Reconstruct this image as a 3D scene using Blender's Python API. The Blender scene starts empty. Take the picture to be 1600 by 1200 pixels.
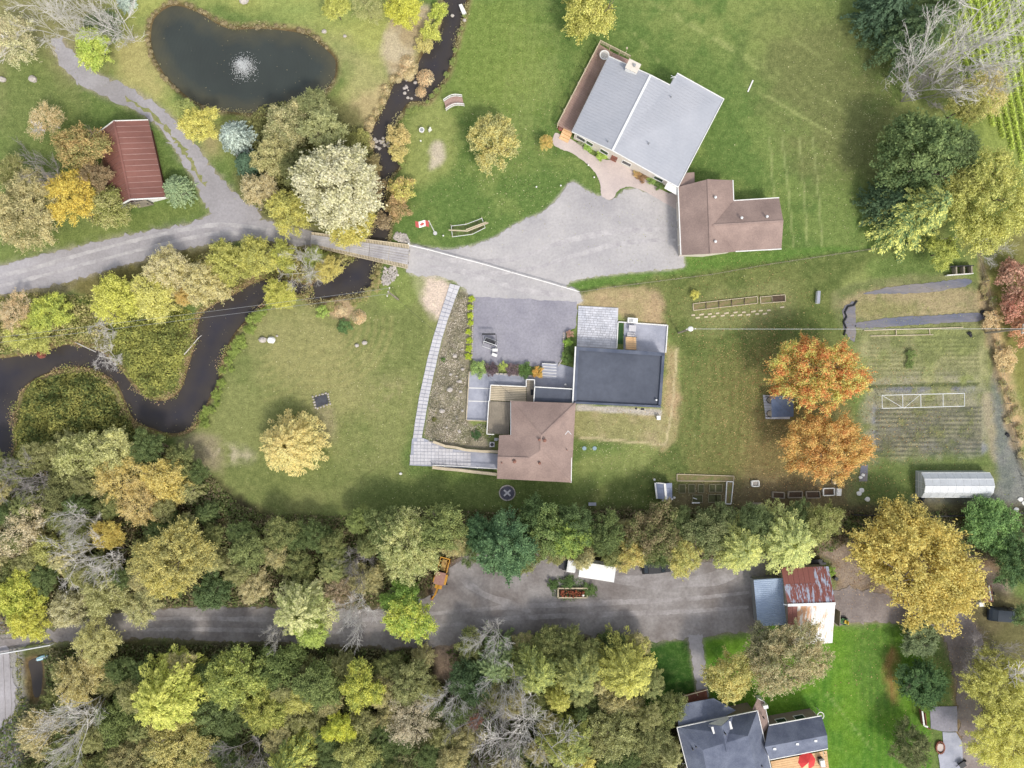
import bpy, math, random
import numpy as np
from mathutils import Vector, Matrix
from mathutils.geometry import tessellate_polygon

# ------------------------------------------------------------------ camera, sky, sun, exposure
SC = bpy.context.scene
COL = SC.collection
CAM_H = 107.0                      # drone height over the lawn, metres
cam_d = bpy.data.cameras.new("camera")
cam_d.sensor_width = 36.0
cam_d.lens = 36.0 * CAM_H / 160.0
cam_d.clip_start = 1.0
cam_d.clip_end = 4000.0
cam = bpy.data.objects.new("camera", cam_d)
cam.location = (0, 0, CAM_H)
COL.objects.link(cam)
SC.camera = cam

SUN_EL = math.radians(49.0)
SUN_AZ = math.radians(150.0)       # clockwise from north: sun in the south-east
sun_dir = Vector((math.sin(SUN_AZ) * math.cos(SUN_EL), math.cos(SUN_AZ) * math.cos(SUN_EL), math.sin(SUN_EL)))
world = bpy.data.worlds.new("World")
SC.world = world
world.use_nodes = True
wn = world.node_tree
wn.nodes.clear()
sky = wn.nodes.new("ShaderNodeTexSky")
sky.sky_type = 'NISHITA'
sky.sun_disc = False
sky.sun_elevation = SUN_EL
sky.sun_rotation = SUN_AZ
sky.dust_density = 2.0
bg = wn.nodes.new("ShaderNodeBackground")
bg.inputs[1].default_value = 0.15
wo = wn.nodes.new("ShaderNodeOutputWorld")
hz_ = wn.nodes.new("ShaderNodeHueSaturation")      # thin high haze: a paler, whiter sky
hz_.inputs["Saturation"].default_value = 0.32
wn.links.new(sky.outputs[0], hz_.inputs["Color"])
wn.links.new(hz_.outputs[0], bg.inputs[0])
wn.links.new(bg.outputs[0], wo.inputs[0])
sun_d = bpy.data.lights.new("sun", 'SUN')
sun_d.energy = 1.3
sun_d.angle = math.radians(9.0)
sun_d.color = (1.0, 0.93, 0.82)
sun = bpy.data.objects.new("sun", sun_d)
sun.rotation_euler = sun_dir.to_track_quat('Z', 'Y').to_euler()
sun.location = sun_dir * 200
COL.objects.link(sun)
SC.view_settings.view_transform = 'Standard'
SC.view_settings.look = 'None'
SC.view_settings.gamma = 1.0
SC.view_settings.use_curve_mapping = False
SC.view_settings.exposure = 0.78

# ------------------------------------------------------------------ helpers
rng = np.random.default_rng(7)
random.seed(7)
U = 0.1                            # metres per photo pixel on the ground


def P(px, py, z=0.0):
    """photo pixel -> the point of the place at height z that stands there"""
    k = U * (CAM_H - z) / CAM_H
    return Vector(((px - 800) * k, (600 - py) * k, z))


def PX(pts, z=0.0):
    return [P(a, b, z) for a, b in pts]


def s2l(c):
    c = c / 255.0
    return c / 12.92 if c <= 0.04045 else ((c + 0.055) / 1.055) ** 2.4


LIT = 1.10                         # light that falls on a level sunlit surface (radiance per albedo)


def S(r, g, b, k=1.0):
    """base colour of a level surface that reads (r,g,b) in sun"""
    return tuple(min(0.88, s2l(v) / LIT * k) for v in (r, g, b))


def smooth_poly(pts, n=5, closed=True):
    pts = [Vector((p[0], p[1])) for p in pts]
    out = []
    m = len(pts)
    rngi = range(m if closed else m - 1)
    for i in rngi:
        if closed:
            p0, p1, p2, p3 = pts[i - 1], pts[i], pts[(i + 1) % m], pts[(i + 2) % m]
        else:
            p0, p1, p2, p3 = pts[max(i - 1, 0)], pts[i], pts[i + 1], pts[min(i + 2, m - 1)]
        for k in range(n):
            t = k / n
            out.append(0.5 * ((2 * p1) + (p2 - p0) * t + (2 * p0 - 5 * p1 + 4 * p2 - p3) * t * t + (3 * p1 - p0 - 3 * p2 + p3) * t ** 3))
    if not closed:
        out.append(pts[-1])
    return [(p.x, p.y) for p in out]


def ribbon(center, widths, n=5):
    c = smooth_poly(center, n, False)
    L, R = [], []
    for i, p in enumerate(c):
        a = c[max(i - 1, 0)]
        b = c[min(i + 1, len(c) - 1)]
        d = Vector((b[0] - a[0], b[1] - a[1])).normalized()
        t = i / (len(c) - 1) * (len(widths) - 1)
        k = min(int(t), len(widths) - 2)
        w = widths[k] + (widths[k + 1] - widths[k]) * (t - k)
        L.append((p[0] - d.y * w / 2, p[1] + d.x * w / 2))
        R.append((p[0] + d.y * w / 2, p[1] - d.x * w / 2))
    return L + R[::-1]


class MB:
    """collects shapes into one mesh"""

    def __init__(s):
        s.v, s.f = [], []

    def add(s, vs, fs):
        o = len(s.v)
        s.v += [tuple(v) for v in vs]
        s.f += [tuple(i + o for i in f) for f in fs]
        return s

    def box(s, c, size, rz=0.0, taper=1.0):
        hx, hy, hz = size[0] / 2, size[1] / 2, size[2] / 2
        cs, sn = math.cos(rz), math.sin(rz)
        vs = []
        for z, t in ((-hz, 1.0), (hz, taper)):
            for x, y in ((-hx, -hy), (hx, -hy), (hx, hy), (-hx, hy)):
                x, y = x * t, y * t
                vs.append((c[0] + x * cs - y * sn, c[1] + x * sn + y * cs, c[2] + z))
        return s.add(vs, [(3, 2, 1, 0), (4, 5, 6, 7), (0, 1, 5, 4), (1, 2, 6, 5), (2, 3, 7, 6), (3, 0, 4, 7)])

    def bar(s, a, b, w, h):
        """box from point a to b, w wide (level), h high"""
        a, b = Vector(a), Vector(b)
        d = b - a
        if d.length < 1e-6:
            return s
        u = d.normalized()
        side = u.cross(Vector((0, 0, 1)))
        if side.length < 1e-4:
            side = Vector((1, 0, 0))
        side.normalize()
        up = side.cross(u).normalized()
        vs = []
        for p in (a, b):
            for sx, sz in ((-1, -1), (1, -1), (1, 1), (-1, 1)):
                vs.append(p + side * sx * w / 2 + up * sz * h / 2)
        return s.add(vs, [(0, 1, 2, 3), (7, 6, 5, 4), (0, 4, 5, 1), (1, 5, 6, 2), (2, 6, 7, 3), (3, 7, 4, 0)])

    def tube(s, a, b, r0, r1=None, n=6, cap=True):
        r1 = r0 if r1 is None else r1
        a, b = Vector(a), Vector(b)
        u = (b - a).normalized()
        t = u.cross(Vector((0.13, 0.31, 0.94)))
        if t.length < 1e-3:
            t = u.cross(Vector((1, 0, 0)))
        t.normalize()
        w = u.cross(t)
        vs = []
        for p, r in ((a, r0), (b, r1)):
            for k in range(n):
                an = 2 * math.pi * k / n
                vs.append(p + (t * math.cos(an) + w * math.sin(an)) * r)
        fs = [(k, (k + 1) % n, n + (k + 1) % n, n + k) for k in range(n)]
        if cap:
            fs += [tuple(range(n))[::-1], tuple(range(n, 2 * n))]
        return s.add(vs, fs)

    def prism(s, poly, z0, z1):
        """vertical prism over a level polygon; z1 may be a list (one top height per corner)"""
        n = len(poly)
        area = sum(poly[i][0] * poly[(i + 1) % n][1] - poly[(i + 1) % n][0] * poly[i][1] for i in range(n))
        zt = list(z1) if isinstance(z1, (list, tuple)) else [z1] * n
        poly = [(p[0], p[1]) for p in poly]
        if area < 0:
            poly = poly[::-1]
            zt = zt[::-1]
        tris = tessellate_polygon([[Vector((p[0], p[1], 0)) for p in poly]])
        vs = [(p[0], p[1], z0) for p in poly] + [(p[0], p[1], z) for p, z in zip(poly, zt)]
        fs = []
        for t in tris:
            a, b, c = (Vector(poly[i]) for i in t)
            if (b - a).cross(c - a) < 0:
                t = (t[0], t[2], t[1])
            fs.append((t[2], t[1], t[0]))
            fs.append((t[0] + n, t[1] + n, t[2] + n))
        fs += [(i, (i + 1) % n, n + (i + 1) % n, n + i) for i in range(n)]
        return s.add(vs, fs)

    def slab(s, pts, th):
        """sloping slab: polygon of 3-d points, thickness straight down"""
        pts = [Vector(p) for p in pts]
        n = len(pts)
        area = sum(pts[i].x * pts[(i + 1) % n].y - pts[(i + 1) % n].x * pts[i].y for i in range(n))
        if area < 0:
            pts = pts[::-1]
        tris = tessellate_polygon([[Vector((p.x, p.y, 0)) for p in pts]])
        vs = pts + [p - Vector((0, 0, th)) for p in pts]
        fs = []
        for t in tris:
            a, b, c = (pts[i].to_2d() for i in t)
            if (b - a).cross(c - a) < 0:
                t = (t[0], t[2], t[1])
            fs.append(tuple(t))
            fs.append((t[2] + n, t[1] + n, t[0] + n))
        fs += [(i, n + i, n + (i + 1) % n, (i + 1) % n) for i in range(n)]
        return s.add(vs, fs)

    def ball(s, c, r, seed=0, n=7, m=5, rough=0.12, flat=1.0):
        rr = random.Random(seed)
        vs = [(c[0], c[1], c[2] - r[2])]
        for j in range(1, m):
            th = math.pi * j / m
            for k in range(n):
                ph = 2 * math.pi * (k + 0.5 * (j % 2)) / n
                q = 1 + rr.uniform(-rough, rough)
                vs.append((c[0] + r[0] * math.sin(th) * math.cos(ph) * q, c[1] + r[1] * math.sin(th) * math.sin(ph) * q, c[2] - r[2] * math.cos(th) * q))
        vs.append((c[0], c[1], c[2] + r[2]))
        fs = [(0, 1 + (k + 1) % n, 1 + k) for k in range(n)]
        for j in range(m - 2):
            a = 1 + j * n
            fs += [(a + k, a + (k + 1) % n, a + n + (k + 1) % n, a + n + k) for k in range(n)]
        a = 1 + (m - 2) * n
        fs += [(a + k, a + (k + 1) % n, len(vs) - 1) for k in range(n)]
        return s.add(vs, fs)

    def disc(s, c, r, h, n=20):
        return s.prism([(c[0] + r * math.cos(2 * math.pi * k / n), c[1] + r * math.sin(2 * math.pi * k / n)) for k in range(n)], c[2], c[2] + h)

    def mesh(s, name, mat, off=(0, 0, 0)):
        me = bpy.data.meshes.new(name)
        o = Vector(off)
        me.from_pydata([tuple(Vector(v) - o) for v in s.v], [], s.f)
        me.update()
        if mat:
            me.materials.append(mat)
        return me


def np_mesh(name, verts, quads, mat, smooth=False):
    """fast mesh from numpy arrays; quads is (n,4) or (n,3)"""
    me = bpy.data.meshes.new(name)
    k = quads.shape[1]
    me.vertices.add(len(verts))
    me.vertices.foreach_set("co", np.ascontiguousarray(verts, dtype=np.float32).ravel())
    me.loops.add(len(quads) * k)
    me.loops.foreach_set("vertex_index", np.ascontiguousarray(quads, dtype=np.int32).ravel())
    me.polygons.add(len(quads))
    me.polygons.foreach_set("loop_start", np.arange(0, len(quads) * k, k, dtype=np.int32))
    me.polygons.foreach_set("loop_total", np.full(len(quads), k, dtype=np.int32))
    if smooth:
        me.polygons.foreach_set("use_smooth", np.ones(len(quads), dtype=bool))
    me.update(calc_edges=True)
    if mat:
        me.materials.append(mat)
    return me


def tag(o, label=None, cat=None, group=None, kind=None):
    if label:
        o["label"] = label
    if cat:
        o["category"] = cat
    if group:
        o["group"] = group
    if kind:
        o["kind"] = kind
    return o


def thing(name, label, cat, loc=(0, 0, 0), group=None, rz=0.0):
    o = bpy.data.objects.new(name, None)
    o.empty_display_size = 0.3
    COL.objects.link(o)
    o.location = loc
    o.rotation_euler = (0, 0, rz)
    return tag(o, label, cat, group)


def root_loc(o):
    l = Vector((0, 0, 0))
    while o is not None:
        l += Vector(o.location)
        o = o.parent
    return l


def part(name, mb, mat, parent, local=False, kind=None, label=None):
    """one mesh child; shapes given in world coordinates unless local"""
    off = (0, 0, 0) if local else root_loc(parent)
    o = bpy.data.objects.new(name, mb.mesh(name, mat, off))
    COL.objects.link(o)
    o.parent = parent
    return tag(o, label, None, None, kind)


def solo(name, mb, mat, label, cat, loc, group=None, local=False):
    """a thing that is one mesh"""
    o = bpy.data.objects.new(name, mb.mesh(name, mat, (0, 0, 0) if local else loc))
    COL.objects.link(o)
    o.location = loc
    return tag(o, label, cat, group)


def struct(name, me_or_mb, mat=None, kind="structure"):
    me = me_or_mb.mesh(name, mat) if isinstance(me_or_mb, MB) else me_or_mb
    o = bpy.data.objects.new(name, me)
    COL.objects.link(o)
    o["kind"] = kind
    return o


def copy_tree(root, loc, rz=None, label=None, group=None, scale=None):
    c = root.copy()
    COL.objects.link(c)
    c.location = loc
    if rz is not None:
        c.rotation_euler = (0, 0, rz)
    if scale is not None:
        c.scale = scale
    if label:
        c["label"] = label
    if group:
        c["group"] = group
    for ch in list(root.children):
        d = ch.copy()
        COL.objects.link(d)
        d.parent = c
        for g in list(ch.children):
            e = g.copy()
            COL.objects.link(e)
            e.parent = d
    return c


# ------------------------------------------------------------------ materials
class NT:
    def __init__(s, name):
        s.m = bpy.data.materials.new(name)
        s.m.use_nodes = True
        s.t = s.m.node_tree
        s.t.nodes.clear()
        s.out = s.n("ShaderNodeOutputMaterial")

    def n(s, ty, **kw):
        x = s.t.nodes.new(ty)
        for k, v in kw.items():
            setattr(x, k, v)
        return x

    def l(s, a, b):
        s.t.links.new(a, b)

    def coord(s, scale=(1, 1, 1), rot=0.0, which="Object"):
        tc = s.n("ShaderNodeTexCoord")
        mp = s.n("ShaderNodeMapping")
        mp.inputs["Scale"].default_value = scale
        mp.inputs["Rotation"].default_value = (0, 0, rot)
        s.l(tc.outputs[which], mp.inputs[0])
        return mp.outputs[0]

    def noise(s, co, scale, detail=3.0, rough=0.55):
        x = s.n("ShaderNodeTexNoise")
        x.inputs["Scale"].default_value = scale
        x.inputs["Detail"].default_value = detail
        x.inputs["Roughness"].default_value = rough
        s.l(co, x.inputs["Vector"])
        return x.outputs["Fac"]

    def rng(s, fac, a, b, lo=0.0, hi=1.0):
        x = s.n("ShaderNodeMapRange")
        x.clamp = True
        x.inputs["From Min"].default_value = a
        x.inputs["From Max"].default_value = b
        x.inputs["To Min"].default_value = lo
        x.inputs["To Max"].default_value = hi
        s.l(fac, x.inputs["Value"])
        return x.outputs[0]

    def mix(s, fac, a, b, mode='MIX'):
        x = s.n("ShaderNodeMix", data_type='RGBA', blend_type=mode)
        for sock, v in ((x.inputs[0], fac), (x.inputs[6], a), (x.inputs[7], b)):
            if isinstance(v, (int, float)):
                sock.default_value = v
            elif isinstance(v, (tuple, list)):
                sock.default_value = (v[0], v[1], v[2], 1.0)
            else:
                s.l(v, sock)
        return x.outputs[2]

    def math(s, op, a, b):
        x = s.n("ShaderNodeMath", operation=op)
        for sock, v in ((x.inputs[0], a), (x.inputs[1], b)):
            if isinstance(v, (int, float)):
                sock.default_value = v
            else:
                s.l(v, sock)
        return x.outputs[0]

    def bsdf(s, col, rough=0.8, metal=0.0, spec=0.3, height=None, bump=0.3, dist=0.05):
        b = s.n("ShaderNodeBsdfPrincipled")
        b.inputs["Roughness"].default_value = rough
        b.inputs["Metallic"].default_value = metal
        b.inputs["Specular IOR Level"].default_value = spec
        if isinstance(col, (tuple, list)):
            b.inputs["Base Color"].default_value = (*col, 1)
        else:
            s.l(col, b.inputs["Base Color"])
        if height is not None:
            bp = s.n("ShaderNodeBump")
            bp.inputs["Strength"].default_value = bump
            bp.inputs["Distance"].default_value = dist
            s.l(height, bp.inputs["Height"])
            s.l(bp.outputs[0], b.inputs["Normal"])
        s.l(b.outputs[0], s.out.inputs[0])
        return b


def sc3(c, k):
    return tuple(min(0.9, v * k) for v in c)


def mottled(name, c1, c2=None, scale=0.6, fine=6.0, famt=0.25, rough=0.85, bump=0.2, metal=0.0, stretch=(1, 1, 1), spec=0.25, island=0.0, rot=0.0):
    """two colours in blotches, fine grain, light relief"""
    t = NT(name)
    c2 = c2 or sc3(c1, 0.8)
    co = t.coord(stretch, rot)
    big = t.rng(t.noise(co, scale, 4.0, 0.6), 0.35, 0.65)
    col = t.mix(big, c1, c2)
    fn = t.noise(co, fine, 2.0, 0.7)
    g = t.rng(fn, 0.3, 0.7, 1 - famt, 1 + famt)
    col = t.mix(1.0, col, g, 'MULTIPLY')
    if island:
        ge = t.n("ShaderNodeNewGeometry")
        col = t.mix(1.0, col, t.rng(ge.outputs["Random Per Island"], 0, 1, 1 - island, 1 + island), 'MULTIPLY')
    t.bsdf(col, rough, metal, spec, fn, bump, 0.03)
    return t.m


def plain(name, c, rough=0.5, metal=0.0, famt=0.08):
    return mottled(name, c, sc3(c, 0.88), 1.5, 9.0, famt, rough, 0.05, metal)


def leaf_material(name, transl=0.35, nscale=0.45):
    """leaf colour comes from the object's own two tints, blotched crown-wide and varied leaf by leaf"""
    t = NT(name)
    oi = t.n("ShaderNodeObjectInfo")
    at = t.n("ShaderNodeAttribute", attribute_type='OBJECT', attribute_name="tint_b")
    ge = t.n("ShaderNodeNewGeometry")
    co = t.coord()
    ofs = t.n("ShaderNodeVectorMath", operation='ADD')
    sc = t.n("ShaderNodeVectorMath", operation='SCALE')
    cmb = t.n("ShaderNodeCombineXYZ")
    t.l(oi.outputs["Random"], cmb.inputs[0])
    t.l(oi.outputs["Random"], cmb.inputs[1])
    t.l(cmb.outputs[0], sc.inputs[0])
    sc.inputs["Scale"].default_value = 60.0
    t.l(co, ofs.inputs[0])
    t.l(sc.outputs[0], ofs.inputs[1])
    n = t.noise(ofs.outputs[0], nscale, 3.0, 0.65)
    r = ge.outputs["Random Per Island"]
    f = t.math('ADD', n, t.rng(r, 0, 1, -0.16, 0.16))
    col = t.mix(t.rng(f, 0.38, 0.62), oi.outputs["Color"], at.outputs["Color"])
    wn2 = t.n("ShaderNodeTexWhiteNoise", noise_dimensions='1D')
    t.l(r, wn2.inputs["W"])
    col = t.mix(1.0, col, t.rng(wn2.outputs["Value"], 0, 1, 0.62, 1.3), 'MULTIPLY')
    d = t.n("ShaderNodeBsdfDiffuse")
    tr = t.n("ShaderNodeBsdfTranslucent")
    t.l(col, d.inputs[0])
    t.l(col, tr.inputs[0])
    mx = t.n("ShaderNodeMixShader")
    mx.inputs[0].default_value = transl
    t.l(d.outputs[0], mx.inputs[1])
    t.l(tr.outputs[0], mx.inputs[2])
    t.l(mx.outputs[0], t.out.inputs[0])
    return t.m


M = {}
M['leaf'] = leaf_material("leaves")
M['needle'] = leaf_material("needles", 0.2, 0.6)
M['bark'] = mottled("bark", (0.16, 0.13, 0.10), (0.09, 0.075, 0.06), 2.0, 12, 0.3, 0.95, 0.4)
M['pale_bark'] = mottled("pale_bark", (0.66, 0.63, 0.59), (0.50, 0.47, 0.44), 1.0, 8, 0.2, 0.9, 0.2)
M['gravel'] = mottled("light_gravel", S(186, 182, 181), S(162, 159, 161), 0.11, 2.6, 0.09, 0.95, 0.5)
M['lane'] = mottled("grey_gravel", S(172, 168, 171), S(150, 146, 147), 0.14, 2.6, 0.10, 0.95, 0.5)
M['lane_track'] = mottled('packed_gravel', S(188, 184, 184), S(164, 160, 162), 0.5, 3.0, 0.10, 0.95, 0.3)
M['yard_track'] = mottled('packed_yard_gravel', S(164, 159, 158), S(136, 130, 128), 0.4, 2.6, 0.13, 0.95, 0.3)
M['dark_gravel'] = mottled("dark_gravel", S(154, 152, 160), S(138, 136, 146), 0.25, 3.0, 0.12, 0.95, 0.4)
M['yard'] = mottled("yard_gravel", S(152, 147, 145), S(122, 115, 112), 0.2, 2.0, 0.15, 0.95, 0.5)
M['road_dirt'] = mottled("dirt_road", S(150, 140, 135), S(122, 112, 108), 0.25, 3.0, 0.16, 0.95, 0.5)
M['paving'] = mottled("beige_paving", S(204, 190, 183), S(190, 176, 172), 0.4, 5.0, 0.07, 0.9, 0.2)
M['concrete'] = mottled("grey_concrete", S(172, 174, 186), S(150, 153, 166), 0.5, 5.0, 0.07, 0.8, 0.1)
M['pale_concrete'] = mottled("pale_concrete", S(205, 203, 206), S(188, 186, 190), 0.5, 5.0, 0.07, 0.85, 0.1, island=0.06)
M['paver'] = mottled("pale_pavers", S(206, 206, 212), S(188, 190, 198), 0.5, 6.0, 0.08, 0.85, 0.1, island=0.13)
M['grey_roof'] = mottled("grey_metal_roof", S(175, 177, 184), S(166, 169, 177), 0.2, 3.0, 0.04, 0.45, 0.02, 0.0, (1, 1, 1), 0.4)
M['white'] = plain("white_paint", (0.78, 0.77, 0.74), 0.5)
M['cream'] = plain("cream_siding", (0.66, 0.60, 0.52), 0.7)
M['white_metal'] = plain("white_metal", (0.72, 0.73, 0.73), 0.4)
M['grey_metal'] = plain("grey_metal", (0.36, 0.37, 0.38), 0.4, 0.3)
M['dark_metal'] = plain("dark_metal", (0.05, 0.05, 0.055), 0.5, 0.2)
_g = NT("window_glass")
_g.bsdf((0.03, 0.04, 0.05), 0.08, 0.0, 0.6)
M['glass'] = _g.m
M['brown_shingle'] = mottled("brown_shingles", S(160, 139, 130), S(140, 121, 114), 0.30, 5.0, 0.12, 0.95, 0.3)
M['blue_shingle'] = mottled("slate_blue_shingles", S(118, 124, 140), S(92, 98, 116), 0.4, 7.0, 0.16, 0.95, 0.3)
M['flat_roof'] = mottled("dark_roof_membrane", S(90, 95, 107), S(76, 81, 93), 0.22, 2.0, 0.06, 0.6, 0.05)
M['flat_roof_b'] = mottled("dark_roof_edge", S(100, 106, 120), S(72, 80, 98), 0.5, 2.0, 0.05, 0.6, 0.05)
M['red_metal'] = mottled("red_brown_metal", S(138, 95, 85), S(118, 80, 72), 0.3, 5.0, 0.07, 0.55, 0.05, 0.0, (0.3, 1, 1), 0.3)
M['red_seam'] = plain("seam_metal", S(206, 176, 168), 0.5)
M['deck'] = mottled("red_brown_decking", S(182, 152, 142), S(164, 136, 126), 0.5, 4.0, 0.08, 0.85, 0.1, island=0.07)
M['old_wood'] = mottled("weathered_wood", S(162, 152, 136), S(138, 130, 118), 0.5, 5.0, 0.12, 0.9, 0.15, island=0.22)
M['new_wood'] = mottled("fresh_wood", S(232, 194, 148), S(214, 176, 132), 0.6, 6.0, 0.08, 0.8, 0.1, island=0.08)
M['pale_wood'] = mottled("pale_wood", S(206, 192, 165), S(188, 174, 150), 0.8, 6.0, 0.12, 0.9, 0.1, island=0.1)
M['stone'] = mottled("pale_stone", S(196, 188, 180), S(165, 158, 152), 1.5, 6.0, 0.15, 0.95, 0.3, island=0.15)
M['soil'] = mottled("dark_soil", S(96, 80, 66), S(76, 64, 54), 1.0, 5.0, 0.25, 0.98, 0.4)
M['fabric'] = mottled("landscape_fabric", S(104, 108, 124), S(136, 130, 128), 0.35, 4.0, 0.12, 0.7, 0.3, 0.0, (0.25, 1, 1))
M['black'] = plain("black_plastic", (0.025, 0.026, 0.03), 0.5)
M['yellow'] = mottled("yellow_machine_paint", (0.58, 0.30, 0.04), (0.46, 0.22, 0.035), 1.2, 7, 0.15, 0.5, 0.05)
M['rust'] = mottled("rusty_brown", (0.26, 0.13, 0.10), (0.20, 0.10, 0.075), 1.0, 7, 0.2, 0.9, 0.1)
M['red'] = plain("red_cloth", (0.44, 0.09, 0.08), 0.7)
M['tyre'] = plain("tyre_rubber", (0.03, 0.03, 0.03), 0.9)
M['brick'] = mottled("red_brick", S(150, 100, 84), S(128, 84, 70), 1.0, 7, 0.15, 0.95, 0.2)
M['tan_wall'] = plain("tan_wall", S(150, 134, 128), 0.8)


def poly_tail(c):
    t = NT("clear_polycarbonate")
    co = t.coord()
    t.bsdf(t.mix(t.rng(t.noise(co, 1.0), 0.3, 0.7), c, sc3(c, 0.85)), 0.18, 0.0, 0.6)
    return t.m


M['poly'] = poly_tail(S(200, 204, 208))


def water_material(name, c1, c2, silt, rings=None):
    """dark water; near the bank the bed shows through (depth_tint = metres from the bank)"""
    t = NT(name)
    co = t.coord()
    n = t.noise(co, 0.12, 3.0)
    col = t.mix(t.rng(n, 0.3, 0.7), c1, c2)
    at = t.n("ShaderNodeAttribute", attribute_name="bank_distance")
    d = t.math('ADD', at.outputs["Fac"], t.rng(t.noise(co, 0.5, 3.0), 0.2, 0.8, -0.9, 0.9))
    col = t.mix(t.rng(d, 0.1, 3.2, 0.75, 0.0), col, silt)
    h = t.noise(co, 1.3, 3.0, 0.6)
    if rings:
        w = t.n("ShaderNodeTexWave", wave_type='RINGS', rings_direction='SPHERICAL')
        mp = t.n("ShaderNodeMapping")
        mp.inputs["Location"].default_value = (-rings[0], -rings[1], 0)
        t.l(co, mp.inputs[0])
        t.l(mp.outputs[0], w.inputs["Vector"])
        w.inputs["Scale"].default_value = 0.55
        w.inputs["Distortion"].default_value = 1.5
        h = t.math('ADD', h, w.outputs["Fac"])
    b = t.bsdf(col, 0.22, 0.0, 0.5, h, 0.16, 0.05)
    b.inputs["IOR"].default_value = 1.33
    return t.m


M['pond_water'] = water_material("pond_water", S(66, 72, 69), S(58, 63, 61), S(92, 88, 68), (-41.7, 49.3))
M['creek_water'] = water_material("creek_water", S(62, 60, 67), S(50, 48, 54), S(76, 69, 60))


def rusty_sheet(name, base, rust, lo, hi, seed):
    """galvanised sheet with streaks of rust running down the slope (world y)"""
    t = NT(name)
    co = t.coord((1.6, 0.12, 1.0), 0.0)
    mp = co.node
    mp.inputs["Location"].default_value = (seed, seed * 0.7, 0)
    n = t.noise(co, 1.6, 4.0, 0.7)
    co2 = t.coord((1, 1, 1))
    f2 = t.noise(co2, 9.0, 2.0)
    col = t.mix(t.rng(n, lo, hi), base, rust)
    col = t.mix(1.0, col, t.rng(f2, 0.3, 0.7, 0.88, 1.12), 'MULTIPLY')
    t.bsdf(col, 0.55, 0.0, 0.3)
    return t.m


M['rust_north'] = rusty_sheet("rusted_sheet", S(170, 178, 196), S(136, 84, 76), 0.44, 0.50, 3.1)
M['rust_full'] = rusty_sheet("fully_rusted_sheet", S(160, 120, 112), S(138, 86, 78), 0.2, 0.36, 8.0)
M['rust_south'] = rusty_sheet("white_sheet", (0.66, 0.65, 0.64), S(206, 164, 126), 0.54, 0.62, 1.7)
M['rust_south_b'] = rusty_sheet("stained_white_sheet", (0.62, 0.60, 0.56), S(190, 142, 104), 0.42, 0.54, 5.7)

# ------------------------------------------------------------------ outlines on the ground (photo pixels)
POND = smooth_poly([(268, 3), (305, 12), (342, 33), (365, 40), (410, 39), (465, 45), (490, 55), (523, 85), (527, 105), (522, 125), (495, 155), (440, 175), (370, 178), (305, 162), (262, 128), (245, 105), (233, 80), (230, 50), (238, 22)], 5)
CREEK_UP = smooth_poly([(690, -30), (690, 15), (680, 50), (662, 72), (650, 95), (640, 112), (615, 120), (603, 150), (585, 185), (575, 195), (573, 215), (580, 235), (588, 260), (590, 290), (588, 320), (582, 350), (570, 375), (552, 400), (530, 405), (500, 430), (480, 445), (478, 460), (486, 474), (520, 467), (562, 463), (578, 452), (586, 435), (590, 415), (604, 395), (612, 350), (608, 318), (606, 290), (614, 275), (630, 256), (628, 243), (612, 230), (608, 215), (620, 195), (630, 175), (642, 160), (668, 160), (682, 143), (697, 122), (706, 100), (712, 80), (716, 60), (722, 40), (728, 15), (734, -30)], 3)
CREEK_LOW = smooth_poly([(487, 446), (470, 438), (430, 430), (395, 438), (365, 455), (330, 473), (310, 490), (302, 515), (300, 535), (288, 575), (278, 606), (262, 620), (243, 622), (220, 611), (200, 590), (188, 572), (165, 552), (140, 540), (100, 535), (60, 547), (0, 556), (-60, 560), (-60, 730), (0, 726), (16, 722), (26, 690), (22, 645), (40, 604), (80, 583), (120, 576), (150, 583), (178, 603), (194, 638), (208, 661), (235, 673), (262, 681), (285, 678), (305, 665), (319, 643), (330, 620), (343, 594), (346, 572), (355, 545), (368, 522), (385, 502), (402, 487), (425, 470), (455, 462), (482, 462)], 3)
PUDDLE = smooth_poly([(38, 1034), (56, 1026), (67, 1040), (66, 1078), (60, 1094), (47, 1092), (42, 1060)], 4)


def world_poly(px):
    return np.array([[(a - 800) * U, (600 - b) * U] for a, b in px])


def sdf(poly, X, Y):
    """signed distance to a polygon, negative inside (metres)"""
    d2 = np.full(X.shape, 1e12)
    inside = np.zeros(X.shape, bool)
    n = len(poly)
    for i in range(n):
        ax, ay = poly[i]
        bx, by = poly[(i + 1) % n]
        ex, ey = bx - ax, by - ay
        L = ex * ex + ey * ey + 1e-12
        t = np.clip(((X - ax) * ex + (Y - ay) * ey) / L, 0, 1)
        d2 = np.minimum(d2, (X - ax - t * ex) ** 2 + (Y - ay - t * ey) ** 2)
        c = (ay > Y) != (by > Y)
        with np.errstate(divide='ignore', invalid='ignore'):
            xi = ax + (Y - ay) * ex / (ey if abs(ey) > 1e-12 else 1e-12)
        inside ^= c & (X < xi)
    d = np.sqrt(d2)
    return np.where(inside, -d, d)


def vnoise(X, Y, s, seed):
    """value noise in 0..1"""
    r = np.random.default_rng(seed)
    G = r.random((256, 256))
    x, y = X / s + 1000.3, Y / s + 1000.7
    xi, yi = np.floor(x).astype(int), np.floor(y).astype(int)
    fx, fy = x - xi, y - yi
    fx, fy = fx * fx * (3 - 2 * fx), fy * fy * (3 - 2 * fy)
    xi, yi = xi % 255, yi % 255
    return (G[xi, yi] * (1 - fx) + G[xi + 1, yi] * fx) * (1 - fy) + (G[xi, yi + 1] * (1 - fx) + G[xi + 1, yi + 1] * fx) * fy


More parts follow.
